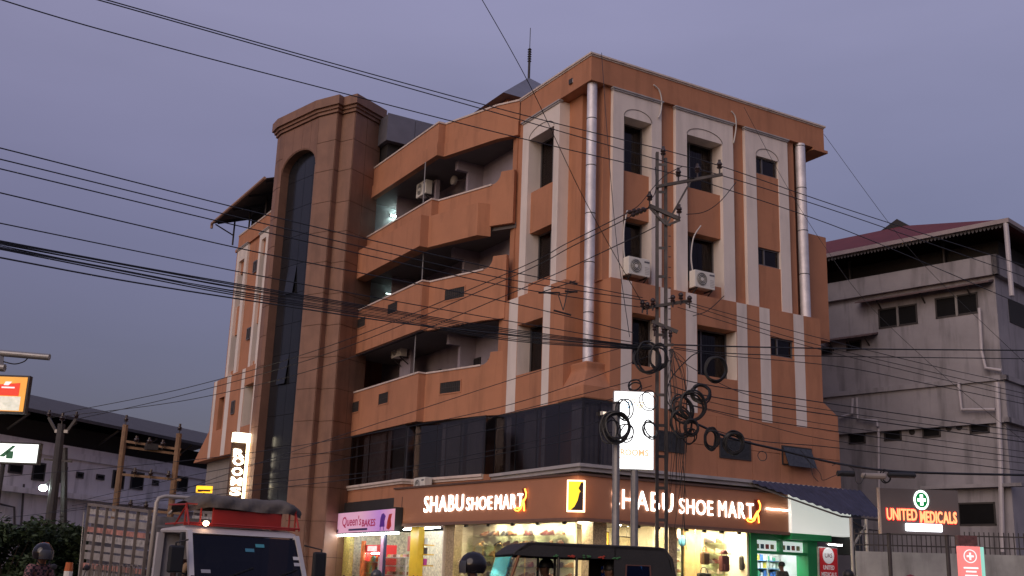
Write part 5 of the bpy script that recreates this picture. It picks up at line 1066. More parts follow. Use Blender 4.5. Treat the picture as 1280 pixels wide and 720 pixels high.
# slim cable post and the ROOMS light box on its own post
CP = thing('cable_post', tuple(U(769, 700, 24)[:2])+(0,), 'plain grey post carrying cable coils left of the white ROOMS light box', 'post'); zt_ = U(769, 505, 24).z
m = MB(); m.cyl((0, 0, 0), (0, 0, zt_), .085, .075, seg=14); m.build('shaft', GALV, CP); m = MB(); m.lathe([(.09, zt_), (.09, zt_+.04), (.02, zt_+.06)], seg=14); m.build('cap', IRON, CP)
LBX = thing('rooms_light_box', tuple(U(796, 700, 25)[:2])+(0,), 'bright white light box with emblem and orange ROOMS lettering on a grey post', 'sign'); OL = Vector(LBX.location)
dB = 25.; a = U(768, 540, dB); b = U(816.5, 540, dB); rr = Vector((b.x-a.x, b.y-a.y, 0)); wdB = rr.length; rr.normalize(); zt_ = U(792, 490, dB).z; zb_ = U(792, 586, dB).z
Mx = face_M((a.x-OL.x, a.y-OL.y, 0), rr, (0, 0, 1))
m = MB(Mx); m.box(-.02, wdB+.02, zb_-.02, zt_+.02, -.22, -.01); m.build('case', mat('light box case', (.5, .5, .5), .5), LBX)
m = MB(Mx); m.box(0, wdB, zb_, zt_, -.009, .0); m.build('lit_face', mat('lit acrylic', (1, 1, 1), .5, var=0, emit=(.96, 1, 1), estr=1.9), LBX)
ORG = mat('pale orange print', (.9, .45, .2), .5, var=0, emit=(1, .55, .3), estr=.8); hB = zt_-zb_
m = MB(Mx)
for q in ((.10, .94, .135, .145), (.10, .94, .27, .28), (.10, .115, .145, .27), (.925, .94, .145, .27)): m.box(wdB*q[0], wdB*q[1], zb_+hB*q[2], zb_+hB*q[3], .001, .004)
m.build('text_frame', ORG, LBX); flat_text('ROOMS', wdB*.72, Mx @ Matrix.Translation((wdB*.16, zb_+hB*.165, .001)), ORG, LBX, hB*.085, .03)
EM = [mat('emblem print %d' % i, c, .5, var=0, emit=c, estr=.6) for i, c in enumerate(((.02, .25, .45), (.35, .3, .2), (.55, .35, .02)))]
for i, (fx, fz) in enumerate(((.36, .83), (.52, .90), (.66, .83))):
    m = MB(Mx @ Matrix.Translation((wdB*fx, zb_+hB*fz, .002))); s = .06
    m.tube([(-s, s, 0), (-s, -.3*s, 0), (0, -s*1.3, 0), (s, -.3*s, 0), (s, s, 0)], .010, 5, True); m.box(-s, s, -.006, .006, -.002, .004); m.box(-.006, .006, -s*1.2, s, -.0019, .0041); m.build('emblem', EM[i], LBX)
m = MB(); m.cyl((0, .1, 0), (0, .1, zb_-.02), .085, seg=14); m.build('post', GALV, LBX)
# H-frame pole structure far left
HF = thing('pole_h_frame', tuple(U(185, 700, 48)[:2])+(0,), 'two-pole wooden frame with crossarms and insulators behind the truck', 'pole'); OH = Vector(HF.location)
CONC = mat('old timber pole', (.22, .13, .075), .85, var=.2, scale=5)
for px, py in ((157, 531), (224, 542)):
    P = U(px, py, 48); m = MB(); m.cyl((P.x-OH.x, P.y-OH.y, 0), (P.x-OH.x, P.y-OH.y, P.z), .16, .12, seg=8); m.build('leg', CONC, HF); insulator(HF, P-OH+Vector((0, 0, .14)), .28, .10)
for y0, y1, yo in ((551, 562, 0), (558, 568, .2), (593, 600, 0), (636, 642, 0)):
    a = U(152, y0, 48+yo)-OH; b = U(226, y1, 48+yo)-OH; m = MB(); m.beam(a, b, .10, .10); m.build('crossarm', CONC, HF)
for x, y in ((170, 554), (186, 556), (203, 559), (168, 594), (188, 596), (210, 598), (163, 634), (182, 636)): insulator(HF, U(x, y, 47.8)-OH+Vector((0, 0, .05)), .26, .11)
m = MB(); a = U(190, 552, 48)-OH; m.box(a.x-.25, a.x+.25, a.y-.2, a.y+.2, a.z-.35, a.z-.1); m.build('fuse_box', IRON, HF)
# pole with V arms and a lit street lamp
P = U(77, 530, 45); VP = thing('street_pole', (P.x, P.y, 0), 'dark leaning street pole with V-shaped insulator arms and a lit lamp', 'pole'); OV = Vector(VP.location)
m = MB(); bt = U(64, 655, 45)-OV; m.cyl((bt.x, bt.y, 0), (0, 0, P.z), .24, .15, seg=10); m.build('shaft', IRON, VP)
for q in ((61, 522), (95, 524)):
    a = U(*q, 45)-OV; b = U(70 if q[0] < 77 else 84, 539, 45)-OV; m = MB(); m.beam(a, b, .10, .10); m.build('arm', IRON, VP); insulator(VP, a+Vector((0, 0, .05)), .25, .1)
m = MB(); m.beam(U(69, 539, 45)-OV, U(85, 539.5, 45)-OV, .12, .12); m.build('arm', GALV, VP); insulator(VP, Vector((0, 0, P.z+.14)), .3, .12)
a, b = U(55, 574, 45)-OV, U(90, 577, 45)-OV; m = MB(); m.beam(a, b, .08, .08); m.build('crossarm', IRON, VP)
lp = U(54, 610, 45)-OV; m = MB(); m.ball(lp, .16, .16, .13, 12, 8); m.build('lamp_bulb', mat('street bulb', (.85, 1, .95), .5, var=0, emit=(.82, 1, .94), estr=40), VP); m = MB(); m.tube([lp+Vector((0, 0, .1)), lp+Vector((.3, -.1, .4)), Vector((0, 0, lp.z+.3))], .03, 6); m.build('lamp_arm', IRON, VP)
a, b = U(81, 560, 46)-OV, U(88, 668, 46)-OV; m = MB(); m.cyl(a, (b.x, b.y, 0), .12, .16, seg=8); m.build('stay_pole', IRON, VP)
# galvanised street-light arm reaching in from the left
P = U(-60, 450, 14); SA = thing('street_light', (P.x, P.y, 0), 'galvanised street light arm reaching into the sky from the left edge', 'street light'); OS = Vector(SA.location)
m = MB(); a = U(62, 446.5, 14)-OS; b = U(-62, 436, 14)-OS; m.cyl(b, a, .042, seg=14); m.build('arm', GALV, SA); m = MB(); m.cyl((0, 0, 0), (0, 0, b.z+.1), .08, .06, seg=14); m.build('mast', GALV, SA)
m = MB(); m.cyl(U(-20, 457, 14)-OS, U(6, 460, 14)-OS, .05, seg=12); m.build('lower_tube', GALV, SA); m = MB(); m.beam(U(2, 441, 14)-OS, U(2, 458, 14)-OS, .03, .05); m.build('clamp', GALV, SA)
m = MB(); m.tube(curve([U(4, 452, 14)-OS, U(18, 455, 14)-OS, U(30, 452, 14)-OS, U(36, 446, 14)-OS]), .008, 5); m.build('lead', BLACK, SA)
# ------------------------------------------------------------------ wires
ORD = ('topmost', 'second', 'third', 'fourth', 'fifth', 'sixth', 'seventh', 'eighth', 'ninth', 'lowest')
def ordl(k, n): return 'lowest' if k == n-1 else ORD[k]
def wire(pts, r, label, grp=None, sag=0., name='overhead_wire', cat='wire'):
    P = [U(x, y, d) for x, y, d in pts]
    if len(P) == 2 and sag:
        a, b = P; P = [a.lerp(b, t/24)+Vector((0, 0, -4*sag*(t/24)*(1-t/24))) for t in range(25)]
    elif len(P) > 2: P = curve(P, 10)
    m = MB(); m.tube(P, r, 5); return tag(m.build(name, BLACK), label, cat, grp)
HVL = 'power line crossing the sky over the roof down to the upper crossarm'; HVR = 'power line running right from the upper crossarm over the white building'
for kk, (L, g_) in enumerate((([(-60, -56, 15), (130, -1, 17.5), (415, 79, 21), (651, 143, 24), (829, 187, 26)], HVL), ([(-60, -50, 15.1), (130, 2, 17.4), (415, 83, 20.8), (651, 150, 23.9), (848, 207, 25.8)], HVL), ([(-60, -20, 16), (130, 38, 18.2), (442, 120, 22), (664, 176, 24.2), (872, 224, 25.9)], HVL))):
    wire(L, .012, ordl(kk, 3)+' thin '+g_, 'power lines to the upper crossarm')
for kk, L in enumerate(([(829, 187, 26), (908, 210, 27), (1060, 262, 29), (1290, 335, 33)], [(848, 207, 25.8), (904, 220, 26.6), (1060, 269, 28.7), (1290, 349, 32.5)], [(872, 224, 25.9), (891, 231, 26.2), (1060, 289, 28.5), (1290, 386, 32)])):
    wire(L, .012, ordl(kk, 3)+' thin '+HVR, 'power lines right of the pole')
for kk, L in enumerate(([(-60, 171, 15), (0, 185, 15.6), (289, 258, 19), (480, 304, 21.7), (640, 340, 23.6), (803, 372, 25.8)], [(-60, 186, 15.2), (0, 199, 15.8), (278, 267, 19), (480, 315, 21.7), (640, 350, 23.7), (809, 376, 25.8)], [(-60, 197, 15), (0, 211, 15.7), (275, 277, 19), (480, 324, 21.6), (640, 359, 23.5), (800, 384, 25.8)], [(-60, 226, 15), (0, 241, 15.7), (300, 310.6, 19.2), (480, 347, 21.5), (640, 379, 23.5), (792, 416, 25.8)])):
    wire(L, .011, ordl(kk, 4)+' thin wire descending across the left sky to the middle crossarm', 'wires to the middle crossarm')
wire([(-60, 266, 15), (0, 279, 15.6), (300, 340, 19.2), (480, 374, 21.6), (640, 402, 23.6), (815, 432, 25.9)], .010, 'lone knotted thin wire just above the thick cable bundle')
rnd = random.Random(3)
for k in range(8):
    j = rnd.uniform(-2, 2)
    wire([(-60, 289+k*1.6, 14.5), (0, 301+k*1.5, 15.2), (160, 332+k*1.6+j, 17), (300, 356+k*2+j*.4, 19), (480, 386+k*1.8, 21.6), (640, 412+k*2.0, 23.7), (815, 434+k*.5, 25.9)], rnd.choice((.006, .008, .011)), ordl(k, 8)+' black cable in the thick bundle sagging to the pole', 'bundled cables left of the pole')
wire([(-60, 310, 14), (0, 322, 14.8), (150, 350, 16.6), (300, 374, 18.6), (480, 401, 21.3), (566, 411, 22.5), (815, 437, 25.9)], .013, 'thick black cable hanging lowest beneath the bundle at left')
for kk, L in enumerate(([(783, 267, 25.8), (709, 304, 28), (640, 339, 30), (424, 428, 37), (240, 483, 42), (78, 516, 45)], [(788, 271, 25.8), (715, 308, 28), (640, 346, 30), (424, 437, 37), (240, 491, 42), (95, 524, 45)], [(820, 283, 26), (777, 304, 27.2), (640, 366, 31), (424, 452, 37), (240, 499, 42), (61, 522, 45)])):
    wire(L, .013, ordl(kk, 3)+' wire rising from the left street pole to the V bracket', 'feeder wires to the V bracket')
wire([(596, -12, 21), (661, 104, 22.6), (732, 252, 24.2), (805, 383, 25.8)], .009, 'thin guy wire dropping steeply past the roof pyramid to the pole')
wire([(752, 66, 31), (760, 181, 29.5), (771, 305, 28), (787, 421, 26.2)], .009, 'loose cable hanging from the roof corner down to the pole')
wire([(930, 134, 33), (979, 225, 33), (1028, 304, 32.8), (1085, 380, 32.6), (1180, 470, 32.4), (1290, 560, 32)], .007, 'faint thin cable falling from the parapet across the white building')
wire([(1030, 168, 34), (1116, 285, 33), (1173, 350, 32.4), (1290, 462, 31)], .007, 'faint thin cable falling from the roof end past the red roof')
CBR = 'black cable running right from the pole clamp past the white building'
for kk, (L, r) in enumerate((([(842, 431, 25.9), (952, 434, 27), (1100, 436.5, 28), (1290, 438, 29)], .018), ([(842, 434, 25.9), (900, 441, 26.6), (1017, 445, 27.4), (1290, 448.5, 29)], .012), ([(842, 436, 25.9), (900, 444, 26.5), (1047, 458, 27.6), (1160, 480, 28.4), (1290, 507, 29)], .010),
             ([(838, 462, 25.9), (868, 478, 26.2), (1027, 503, 27.5), (1290, 541, 29)], .013), ([(838, 482, 25.9), (890, 496, 26.2), (1040, 519, 27.5), (1290, 554, 29)], .014), ([(838, 500, 25.9), (930, 521, 26.6), (1050, 540, 27.6), (1290, 574, 29)], .011), ([(838, 500, 25.9), (940, 527, 26.6), (1050, 552, 27.6), (1290, 580, 29)], .008), ([(838, 520, 25.9), (937, 549, 26.5), (1047, 560, 27.5), (1290, 590, 29)], .011), ([(838, 490, 25.9), (930, 512, 26.5), (1050, 533, 27.5), (1290, 566, 29)], .008), ([(842, 446, 25.9), (930, 492, 26.4), (1050, 515, 27.5), (1290, 548, 29)], .009))):
    wire(L, r, ('topmost', 'second', 'third', 'fourth', 'sixth', 'eighth', 'ninth', 'lowest', 'seventh', 'fifth')[kk]+' '+CBR, 'cables running right from the pole')
wire([(836, 512, 25.8), (873, 531, 26), (915, 548, 26.3), (977, 563, 26.7), (1050, 580, 27.2), (1133, 590, 27.8), (1290, 594, 28.6)], .030, 'thickest black cable sagging right past the tilted vent to the junction boxes')
for kk, L in enumerate(([(862, 378, 25.8), (867, 380, 25.9), (1015, 420, 27.2), (1160, 456, 28.3), (1290, 484, 29.4)], [(862, 380, 25.8), (870, 384, 25.9), (1007, 427, 27.2), (1160, 464, 28.3), (1290, 494, 29.4)], [(847, 384, 25.9), (1007, 432, 27.2), (1160, 470, 28.3), (1290, 500, 29.4)])):
    wire(L, .009, ordl(kk, 3)+' thin wire running right from the middle crossarm over the striped wall', 'wires right of the middle crossarm')
for k, L in enumerate(([(100, 626, 40), (260, 590, 32), (440, 560, 28), (620, 520, 26), (815, 470, 25.9)], [(60, 640, 40), (300, 608, 32), (500, 585, 28), (680, 548, 25.4), (765, 520, 24)], [(90, 632, 40), (300, 598, 32), (500, 560, 28), (690, 520, 26), (815, 482, 25.9)], [(0, 596, 36), (240, 575, 32), (440, 546, 28), (640, 505, 26), (812, 445, 25.9)], [(0, 648, 38), (300, 615, 31), (500, 590, 27.5), (765, 540, 24)], [(150, 640, 40), (320, 580, 32), (500, 520, 28.4), (680, 462, 26.5), (815, 425, 25.9)])):
    wire(L, .009, ('third', 'fifth', 'fourth', 'second', 'lowest', 'topmost')[k]+' thin service wire crossing low in front of the balconies and dark glazing', 'low service wires left of the pole')
for k, L in enumerate(([(853, 208, 25.7), (828, 222, 25.6), (800, 255, 25.6), (790, 262, 25.7)], [(819, 209, 25.8), (820, 230, 25.6), (818, 243, 25.6), (812, 250, 25.8)], [(858, 268, 25.8), (880, 265, 25.7), (900, 252, 25.7), (920, 228, 26)], [(866, 395, 25.8), (885, 388, 25.8), (905, 370, 26)])):
    wire(L, .010, ('looping jumper wire left of the pole top', 'short jumper wire dropping to the left insulator', 'drooping jumper wire from the V bracket to the right', 'short drooping jumper right of the middle crossarm')[k], name='jumper_wire')
for k in range(15):                       # slack drops beside the legs
    x = 838+rnd.uniform(-4, 22); x2 = 832+rnd.uniform(-2, 30); y2 = rnd.uniform(560, 690)
    wire([(836+rnd.uniform(0, 6), 436, 25.7), (x, 470+rnd.uniform(-10, 20), 25.6), ((x+x2)/2+rnd.uniform(-6, 6), (470+y2)/2, 25.6), (x2, y2, 25.7)], .0065, 'thin slack wire hanging beside the pole legs', 'slack wires beside the pole')
wire([(872, 531, 25.6), (836, 505, 25.6), (838, 475, 25.6), (862, 447, 25.6), (873, 441, 25.7)], .014, 'black cable arching from the coils up to the wide lower window')
# spacer ties between the left wires
sp = MB(); 
for a, b in (((675, 366), (720, 351)), ((698, 368), (720, 365)), ((698, 369), (704, 388)), ((710, 362), (704, 388))): sp.tube([U(*a, 24.4), U(*b, 24.4)], .012, 5)
for a, b in (((673, 366), (700, 366)), ((706, 364), (722, 365)), ((692, 388), (714, 394)), ((712, 352), (722, 355))): sp.tube([U(*a, 24.4), U(*b, 24.4)], .022, 5)
tag(sp.build('wire_spacer', BLACK), 'small triangular wire spacer left of the corner duct', 'spacer')
# ------------------------------------------------------------------ coils of spare cable
def coil(px, py, rx, ry, d, n, r, label, rot=0.):
    c = U(px, py, d); s = d/FPX*1.03; rn = random.Random(int(px*7+py)); m = MB()
    for k in range(n):
        ax = rx*s*(1+rn.uniform(-.16, .14)); az = ry*s*(1+rn.uniform(-.16, .16)); wob = rn.uniform(.02, .07); w2_ = rn.uniform(0, 6.28); ph = rn.uniform(0, 6.28); off = Vector((rn.uniform(-.03, .03), rn.uniform(-.06, .06), rn.uniform(-.03, .03)))
        pts = []
        for i in range(28):
            a = 2*math.pi*i/28; fw = 1+wob*math.sin(2*a+w2_)+.02*math.sin(5*a+ph); x = ax*fw*math.cos(a); z = az*fw*math.sin(a); x, z = x*math.cos(rot)-z*math.sin(rot), x*math.sin(rot)+z*math.cos(rot)
            pts.append(r2*x+Vector((0, 0, z))+Vector((math.sin(YAW), math.cos(YAW), 0))*(.05*math.sin(a+ph))+off)
        m.tube(pts, r*1.3, 5, True)
    o = m.build('cable_coil', BLACK); o.location = c; tag(o, label, 'cable coil', 'coils of spare cable')
for a in ((809, 448, 15, 18, 25.6, 3, .020, 'large coil hanging before the window left of the pole', .1), (822, 447, 10, 15, 25.6, 3, .018, 'smaller coil touching the pole under the clamp', 0), (792, 483, 7.5, 6, 25.4, 2, .014, 'small round coil just above the white light box', .2),
          (763, 538, 11, 15, 23.8, 2, .012, 'thin coil at upper left of the cable post', 0), (781, 513, 9, 14, 23.8, 2, .012, 'thin coil overlapping the upper left of the light box', .1), (770, 534, 16, 17, 23.7, 5, .018, 'thick coil wrapped round the cable post', .2), (785, 540, 9, 10, 23.7, 2, .010, 'thin coil low on the light box beside the post', 0),
          (811, 501, 9, 11, 24.6, 2, .009, 'thin pale coil on the right edge of the light box', 0), (812, 537, 8, 11, 24.6, 3, .012, 'dark knot of cable on the lower right of the light box', .3),
          (895, 462, 13.5, 16.5, 25.8, 3, .018, 'big black coil across the wide lower window', -.15), (876, 491, 11, 11, 25.5, 5, .014, 'round coil below the wide lower window', 0), (852, 512, 12, 17, 25.5, 3, .016, 'tall coil right of the pole legs', .25), (866, 507, 14, 17, 25.4, 3, .018, 'large coil at the middle of the tangle', 0), (853, 528, 13, 18, 25.4, 3, .016, 'lower tall coil in the tangle', .2), (863, 534, 8, 9, 25.3, 6, .014, 'dense small coil in the heart of the tangle', 0), (863, 546, 8, 9, 25.4, 2, .011, 'small coil at the bottom of the tangle', 0),
          (889, 549, 8, 12, 25.6, 7, .014, 'narrow thick coil left of the middle vent', 0), (917, 554, 11, 12, 25.9, 9, .016, 'dense dark coil in front of the middle vent', 0), (951, 577-7, 5, 6, 26.2, 1, .008, 'tiny loop between the two right vents', 0), (1108, 596, 6, 7, 27, 2, .012, 'small loop beside the junction boxes', 0)):
    coil(*a[:8], rot=a[8])
# junction boxes on the right cable
for px, py, wd, lb, mm in ((1057, 592, .22, 'small black junction box hanging on the right cable', BLACK), (1092, 595, .30, 'pale cable splice enclosure near the medical sign', mat('splice plastic', (.25, .22, .2), .5)), (1127, 594, .34, 'black tubular splice closure on the right cable', BLACK)):
    P = U(px, py, 26.9); m = MB(Matrix.Rotation(-YAW, 4, 'Z')); m.lathe([(.03, -wd), (.07, -wd*.9), (.075, wd*.9), (.03, wd)], seg=10, axis='x'); o = m.build('junction_box', mm); o.location = P; tag(o, lb, 'junction box')
for k, L in enumerate(([(1000, 562, 26.6), (1012, 578, 26.6), (1016, 594, 26.6), (1023, 602, 26.6)], [(1004, 570, 26.6), (1024, 590, 26.6), (1028, 600, 26.6), (1040, 596, 26.6), (1054, 590, 26.8)], [(1040, 582, 26.7), (1048, 580, 26.7), (1066, 586, 26.7), (1070, 602, 26.8), (1076, 604, 26.8), (1082, 592, 26.8)])):
    wire(L, .008, ('dangling cable tail below the tilted vent', 'kinked cable loop left of the junction box', 'looped lead between the junction boxes')[k], name='cable_tail')
# ------------------------------------------------------------------ people (local +x is where they face)
SKIN = mat('brown skin', (.16, .075, .045), .55, var=.08); HAIR = mat('black hair', (.010, .009, .009), .5, var=.2)
def skin(name, V, E, m, parent, sub=2):
    names = list(V); idx = {n: i for i, n in enumerate(names)}
    me = bpy.data.meshes.new(name); me.from_pydata([V[n][:3] for n in names], [(idx[a], idx[b]) for a, b in E], []); o = bpy.data.objects.new(name, me); col.objects.link(o)
    md = o.modifiers.new('skin', 'SKIN'); md.use_smooth_shade = True; sv = me.skin_vertices[0].data
    for n in names:
        r = V[n][3]; sv[idx[n]].radius = (r, V[n][4] if len(V[n]) > 4 else r); sv[idx[n]].use_root = (n == names[0])
    s = o.modifiers.new('sub', 'SUBSURF'); s.levels = s.render_levels = sub
    dg = bpy.context.evaluated_depsgraph_get(); dg.update(); me2 = bpy.data.meshes.new_from_object(o.evaluated_get(dg)); bpy.data.objects.remove(o); bpy.data.meshes.remove(me)
    for p in me2.polygons: p.use_smooth = True
    me2.materials.clear(); me2.materials.append(m); o = bpy.data.objects.new(name, me2); col.objects.link(o); o.parent = parent; return o
def person(loc, rz, label, pose='stand', shirt=None, trous=None, head='hair', h=1.0, arms=None, name='person', grp=None, hz=None):
    o = thing(name, loc, label, 'person', grp, rz); o.scale = (h, h, h)
    if pose == 'stand': pel = Vector((0, 0, .92)); kn = [(.03, .10*s, .50) for s in (1, -1)]; an = [(-.03, .11*s, .09) for s in (1, -1)]; lean = .02
    else: pel = Vector((0, 0, .0)); kn = [(.42, .14*s, .02) for s in (1, -1)]; an = [(.45, .13*s, -.40) for s in (1, -1)]; lean = .08
    ch = pel+Vector((lean, 0, .34)); nk = pel+Vector((lean*1.4, 0, .54)); hc = pel+Vector((lean*1.4+.03, 0, .68)); ht = hc+Vector((0, 0, .09))
    sh = [pel+Vector((lean*1.2, .18*s, .47)) for s in (1, -1)]
    if arms is None:
        if pose == 'stand': arms = [((-.02, .24*s, .20), (.08, .25*s, -.04)) for s in (1, -1)]
        else: arms = [((.16, .26*s, .25), (.42, .22*s, .22)) for s in (1, -1)]
    V = {'pel': (*pel, .13, .11), 'sp': (*(pel+(ch-pel)*.5), .125, .10), 'ch': (*ch, .15, .11), 'nb': (*(nk-Vector((0, 0, .04))), .07), 'nk': (*nk, .052), 'hd': (*(hc-Vector((-.01, 0, .05))), .078, .07), 'hc': (*hc, .098, .085), 'ht': (*ht, .075, .07)}
    E = [('pel', 'sp'), ('sp', 'ch'), ('ch', 'nb'), ('nb', 'nk'), ('nk', 'hd'), ('hd', 'hc'), ('hc', 'ht')]
    SV = {'pel': (*(pel+Vector((0, 0, .02))), .155, .13), 'sp': (*(pel+(ch-pel)*.5), .15, .125), 'ch': (*ch, .168, .13), 'nb': (*(nk-Vector((0, 0, .05))), .085)}; SE = [('pel', 'sp'), ('sp', 'ch'), ('ch', 'nb')]
    TV = {'pel': (*pel, .15, .125)}; TE = []
    for i, s in enumerate((1, -1)):
        hp = pel+Vector((0, .09*s, -.04 if pose == 'stand' else 0)); el = pel+Vector(arms[i][0]); wr_ = pel+Vector(arms[i][1]); d = (wr_-el).normalized(); pm = wr_+d*.07; sd = d.cross(Vector((0, 0, 1))); sd = sd.normalized() if sd.length > .1 else Vector((0, 1, 0))
        k = str(i)
        V.update({'hp'+k: (*hp, .085), 'kn'+k: (*kn[i], .058), 'an'+k: (*an[i], .04), 'to'+k: (an[i][0]+.15, an[i][1], an[i][2]-.05, .035), 'sh'+k: (*sh[i], .058), 'el'+k: (*el, .042), 'wr'+k: (*wr_, .028), 'pm'+k: (*pm, .036, .02)})
        E += [('pel', 'hp'+k), ('hp'+k, 'kn'+k), ('kn'+k, 'an'+k), ('an'+k, 'to'+k), ('ch', 'sh'+k), ('sh'+k, 'el'+k), ('el'+k, 'wr'+k), ('wr'+k, 'pm'+k)]
        for f in range(4):
            b = pm+d*.035+sd*(.022*(f-1.5)); L = (.06, .075, .07, .055)[f]; m1 = b+d*L*.5+Vector((0, 0, -.01)); m2 = b+d*L+Vector((0, 0, -.035))
            V.update({'f%d%s' % (f, k): (*m1, .009), 'g%d%s' % (f, k): (*m2, .008)}); E += [('pm'+k, 'f%d%s' % (f, k)), ('f%d%s' % (f, k), 'g%d%s' % (f, k))]
        th = wr_+d*.03+sd*.05*(-s); V['t'+k] = (*th, .011); V['u'+k] = (*(th+d*.045), .009); E += [('wr'+k, 't'+k), ('t'+k, 'u'+k)]
        SV.update({'sh'+k: (*sh[i], .078), 'el'+k: (*(sh[i].lerp(el, .8)), .062)}); SE += [('ch', 'sh'+k), ('sh'+k, 'el'+k)]
        TV.update({'hp'+k: (*hp, .105), 'kn'+k: (*kn[i], .076), 'an'+k: (an[i][0], an[i][1], an[i][2]+.03, .066)}); TE += [('pel', 'hp'+k), ('hp'+k, 'kn'+k), ('kn'+k, 'an'+k)]
    skin('body', V, E, SKIN, o); skin('shirt', SV, SE, shirt, o); skin('trousers', TV, TE, trous, o)
    f = MB(); f.ball(hc+Vector((.105, 0, -.01)), .022, .014, .028, 8, 6); f.ball(hc+Vector((.095, 0, -.075)), .012, .026, .008, 8, 6)
    for s in (1, -1): f.ball(hc+Vector((.0, .098*s, -.01)), .018, .012, .03, 8, 6)
    ff = f.build('face_features', SKIN, o, True); ff['kind'] = 'stuff'
    f = MB()
    for s in (1, -1): f.ball(hc+Vector((.094, .034*s, .02)), .010, .014, .009, 8, 6)
    f.build('eyes', mat('dark eye', (.01, .008, .008), .3), o, True)
    if head == 'helmet':
        f = MB(); f.ball(hc+Vector((-.012, 0, .03)), .165, .145, .16, 24, 16, -.62, 1); smooth_angle(f.build('helmet', hz or mat('glossy black helmet', (.012, .010, .012), .12, var=.1), o))
        f = MB(); n = 9; vs = []
        for i in range(n):
            a = R(-62+124*i/(n-1))
            for z, rr in ((-.07, .172), (.03, .178), (.075, .168)): vs.append((hc.x-.012+rr*math.cos(a), rr*.88*math.sin(a), hc.z+z))
        f.add(vs, [(3*i+j, 3*i+j+1, 3*i+3+j+1, 3*i+3+j) for i in range(n-1) for j in range(2)]); f.build('visor', mat('smoked visor', (.05, .05, .055), .06, var=0, spec=.8), o, True)
        f = MB(); f.tube([hc+Vector((.02, .13, -.08)), hc+Vector((.06, .08, -.15)), hc+Vector((.06, -.08, -.15)), hc+Vector((.02, -.13, -.08))], .010, 5); f.build('chin_strap', BLACK, o)
    elif head == 'scarf':
        f = MB(); f.ball(hc+Vector((-.018, 0, .0)), .125, .125, .15, 18, 12, -.9, 1); f.build('headscarf', hz, o, True)
    else:
        f = MB(); f.ball(hc+Vector((-.022, 0, .035)), .112, .108, .115, 18, 12, -.28, 1); f.build('hair', HAIR, o, True)
    return o
def plaid():
    m = mat('plaid shirt', (.10, .03, .035), .8, var=.1); n = m.node_tree.nodes; l = m.node_tree.links; b = n['Principled BSDF']; tc = n.new('ShaderNodeTexCoord'); ck = n.new('ShaderNodeTexChecker'); ck.inputs['Scale'].default_value = 22; ck.inputs[1].default_value = (.015, .012, .016, 1); ck.inputs[2].default_value = (.22, .10, .10, 1); l.new(tc.outputs['Object'], ck.inputs[0]); l.new(ck.outputs[0], b.inputs['Base Color']); return m
WHS = mat('white shirt', (.62, .60, .60), .8, var=.05); DKT = mat('dark trousers', (.02, .022, .03), .8, var=.1); CAMO = mat('patterned dark shirt', (.05, .055, .045), .8, var=.6, scale=12); MAR = mat('maroon scarf', (.16, .015, .03), .8, var=.1); GRS = mat('grey-green shirt', (.10, .10, .07), .8, var=.1)
# ------------------------------------------------------------------ scooters with riders
TYRE = mat('tyre rubber', (.02, .02, .02), .8, var=.1)
def scooter(loc, rz, label, c):
    o = thing('scooter', loc, label, 'scooter', 'scooters on the road', rz)
    for x in (-.6, .62):
        m = MB(); pts = [(x+.19*math.cos(R(20*i)), 0, .235+.19*math.sin(R(20*i))) for i in range(18)]; m.tube(pts, .045, 8, True); w_ = m.build('tyre', TYRE, o, True); m = MB(); m.lathe([(.02, -.03), (.16, -.02), (.16, .02), (.02, .03)], (x, 0, .235), 14, 'y'); m.build('rim', GALV, w_)
    m = MB(); m.ext([(-.85, -.16, .50), (-.72, -.16, .34), (-.25, -.16, .30), (-.12, -.16, .28), (.30, -.16, .28), (.34, -.16, .34), (-.06, -.16, .36), (-.12, -.16, .66), (-.80, -.16, .70)], (0, .32, 0)); m.build('body', c, o, bevel=.04)
    m = MB(); m.ext([(.30, -.19, .30), (.40, -.19, .30), (.52, -.15, .95), (.44, -.15, .97)], (0, .36, 0)); m.build('front_shield', c, o, bevel=.03)
    m = MB(); m.ext([(-.85, -.13, .71), (-.10, -.13, .67), (-.08, -.13, .73), (-.5, -.13, .79), (-.85, -.13, .80)], (0, .26, 0)); m.build('seat', BLACK, o, bevel=.03)
    m = MB(); m.cyl((.62, 0, .25), (.46, 0, 1.0), .03, seg=8); m.tube([(.36, .32, 1.0), (.44, .15, 1.03), (.46, 0, 1.02), (.44, -.15, 1.03), (.36, -.32, 1.0)], .018, 6); m.build('handlebar', IRON, o)
    m = MB(); m.ball((.53, 0, .98), .06, .11, .08, 12, 8); m.build('headlight', mat('headlight lens', (.6, .6, .6), .15), o, True)
    for s in (1, -1): m = MB(); m.cyl((.40, .22*s, 1.02), (.42, .27*s, 1.16), .008, seg=6); m.ball((.42, .28*s, 1.2), .02, .06, .04, 8, 6); m.build('mirror', IRON, o)
    m = MB(); m.ext([(.48, -.06, .48), (.84, -.06, .40), (.74, -.06, .50), (.56, -.06, .54)], (0, .12, 0)); m.build('mudguard', c, o)
    m = MB(); m.cyl((-.3, .2, .12), (-.3, .1, .32), .012, seg=6); m.build('stand', IRON, o); return o
left_rz = math.atan2(math.sin(YAW), -math.cos(YAW))          # facing picture-left
P = U(603, 725, 11.9)+Vector((math.cos(left_rz), math.sin(left_rz), 0))*.27; scooter((P.x, P.y, 0), left_rz, 'scooter ridden by the black-helmeted rider in front of the auto-rickshaw', mat('grey scooter paint', (.08, .08, .09), .3))
hh = U(603, 690, 11.9).z; zs = .76
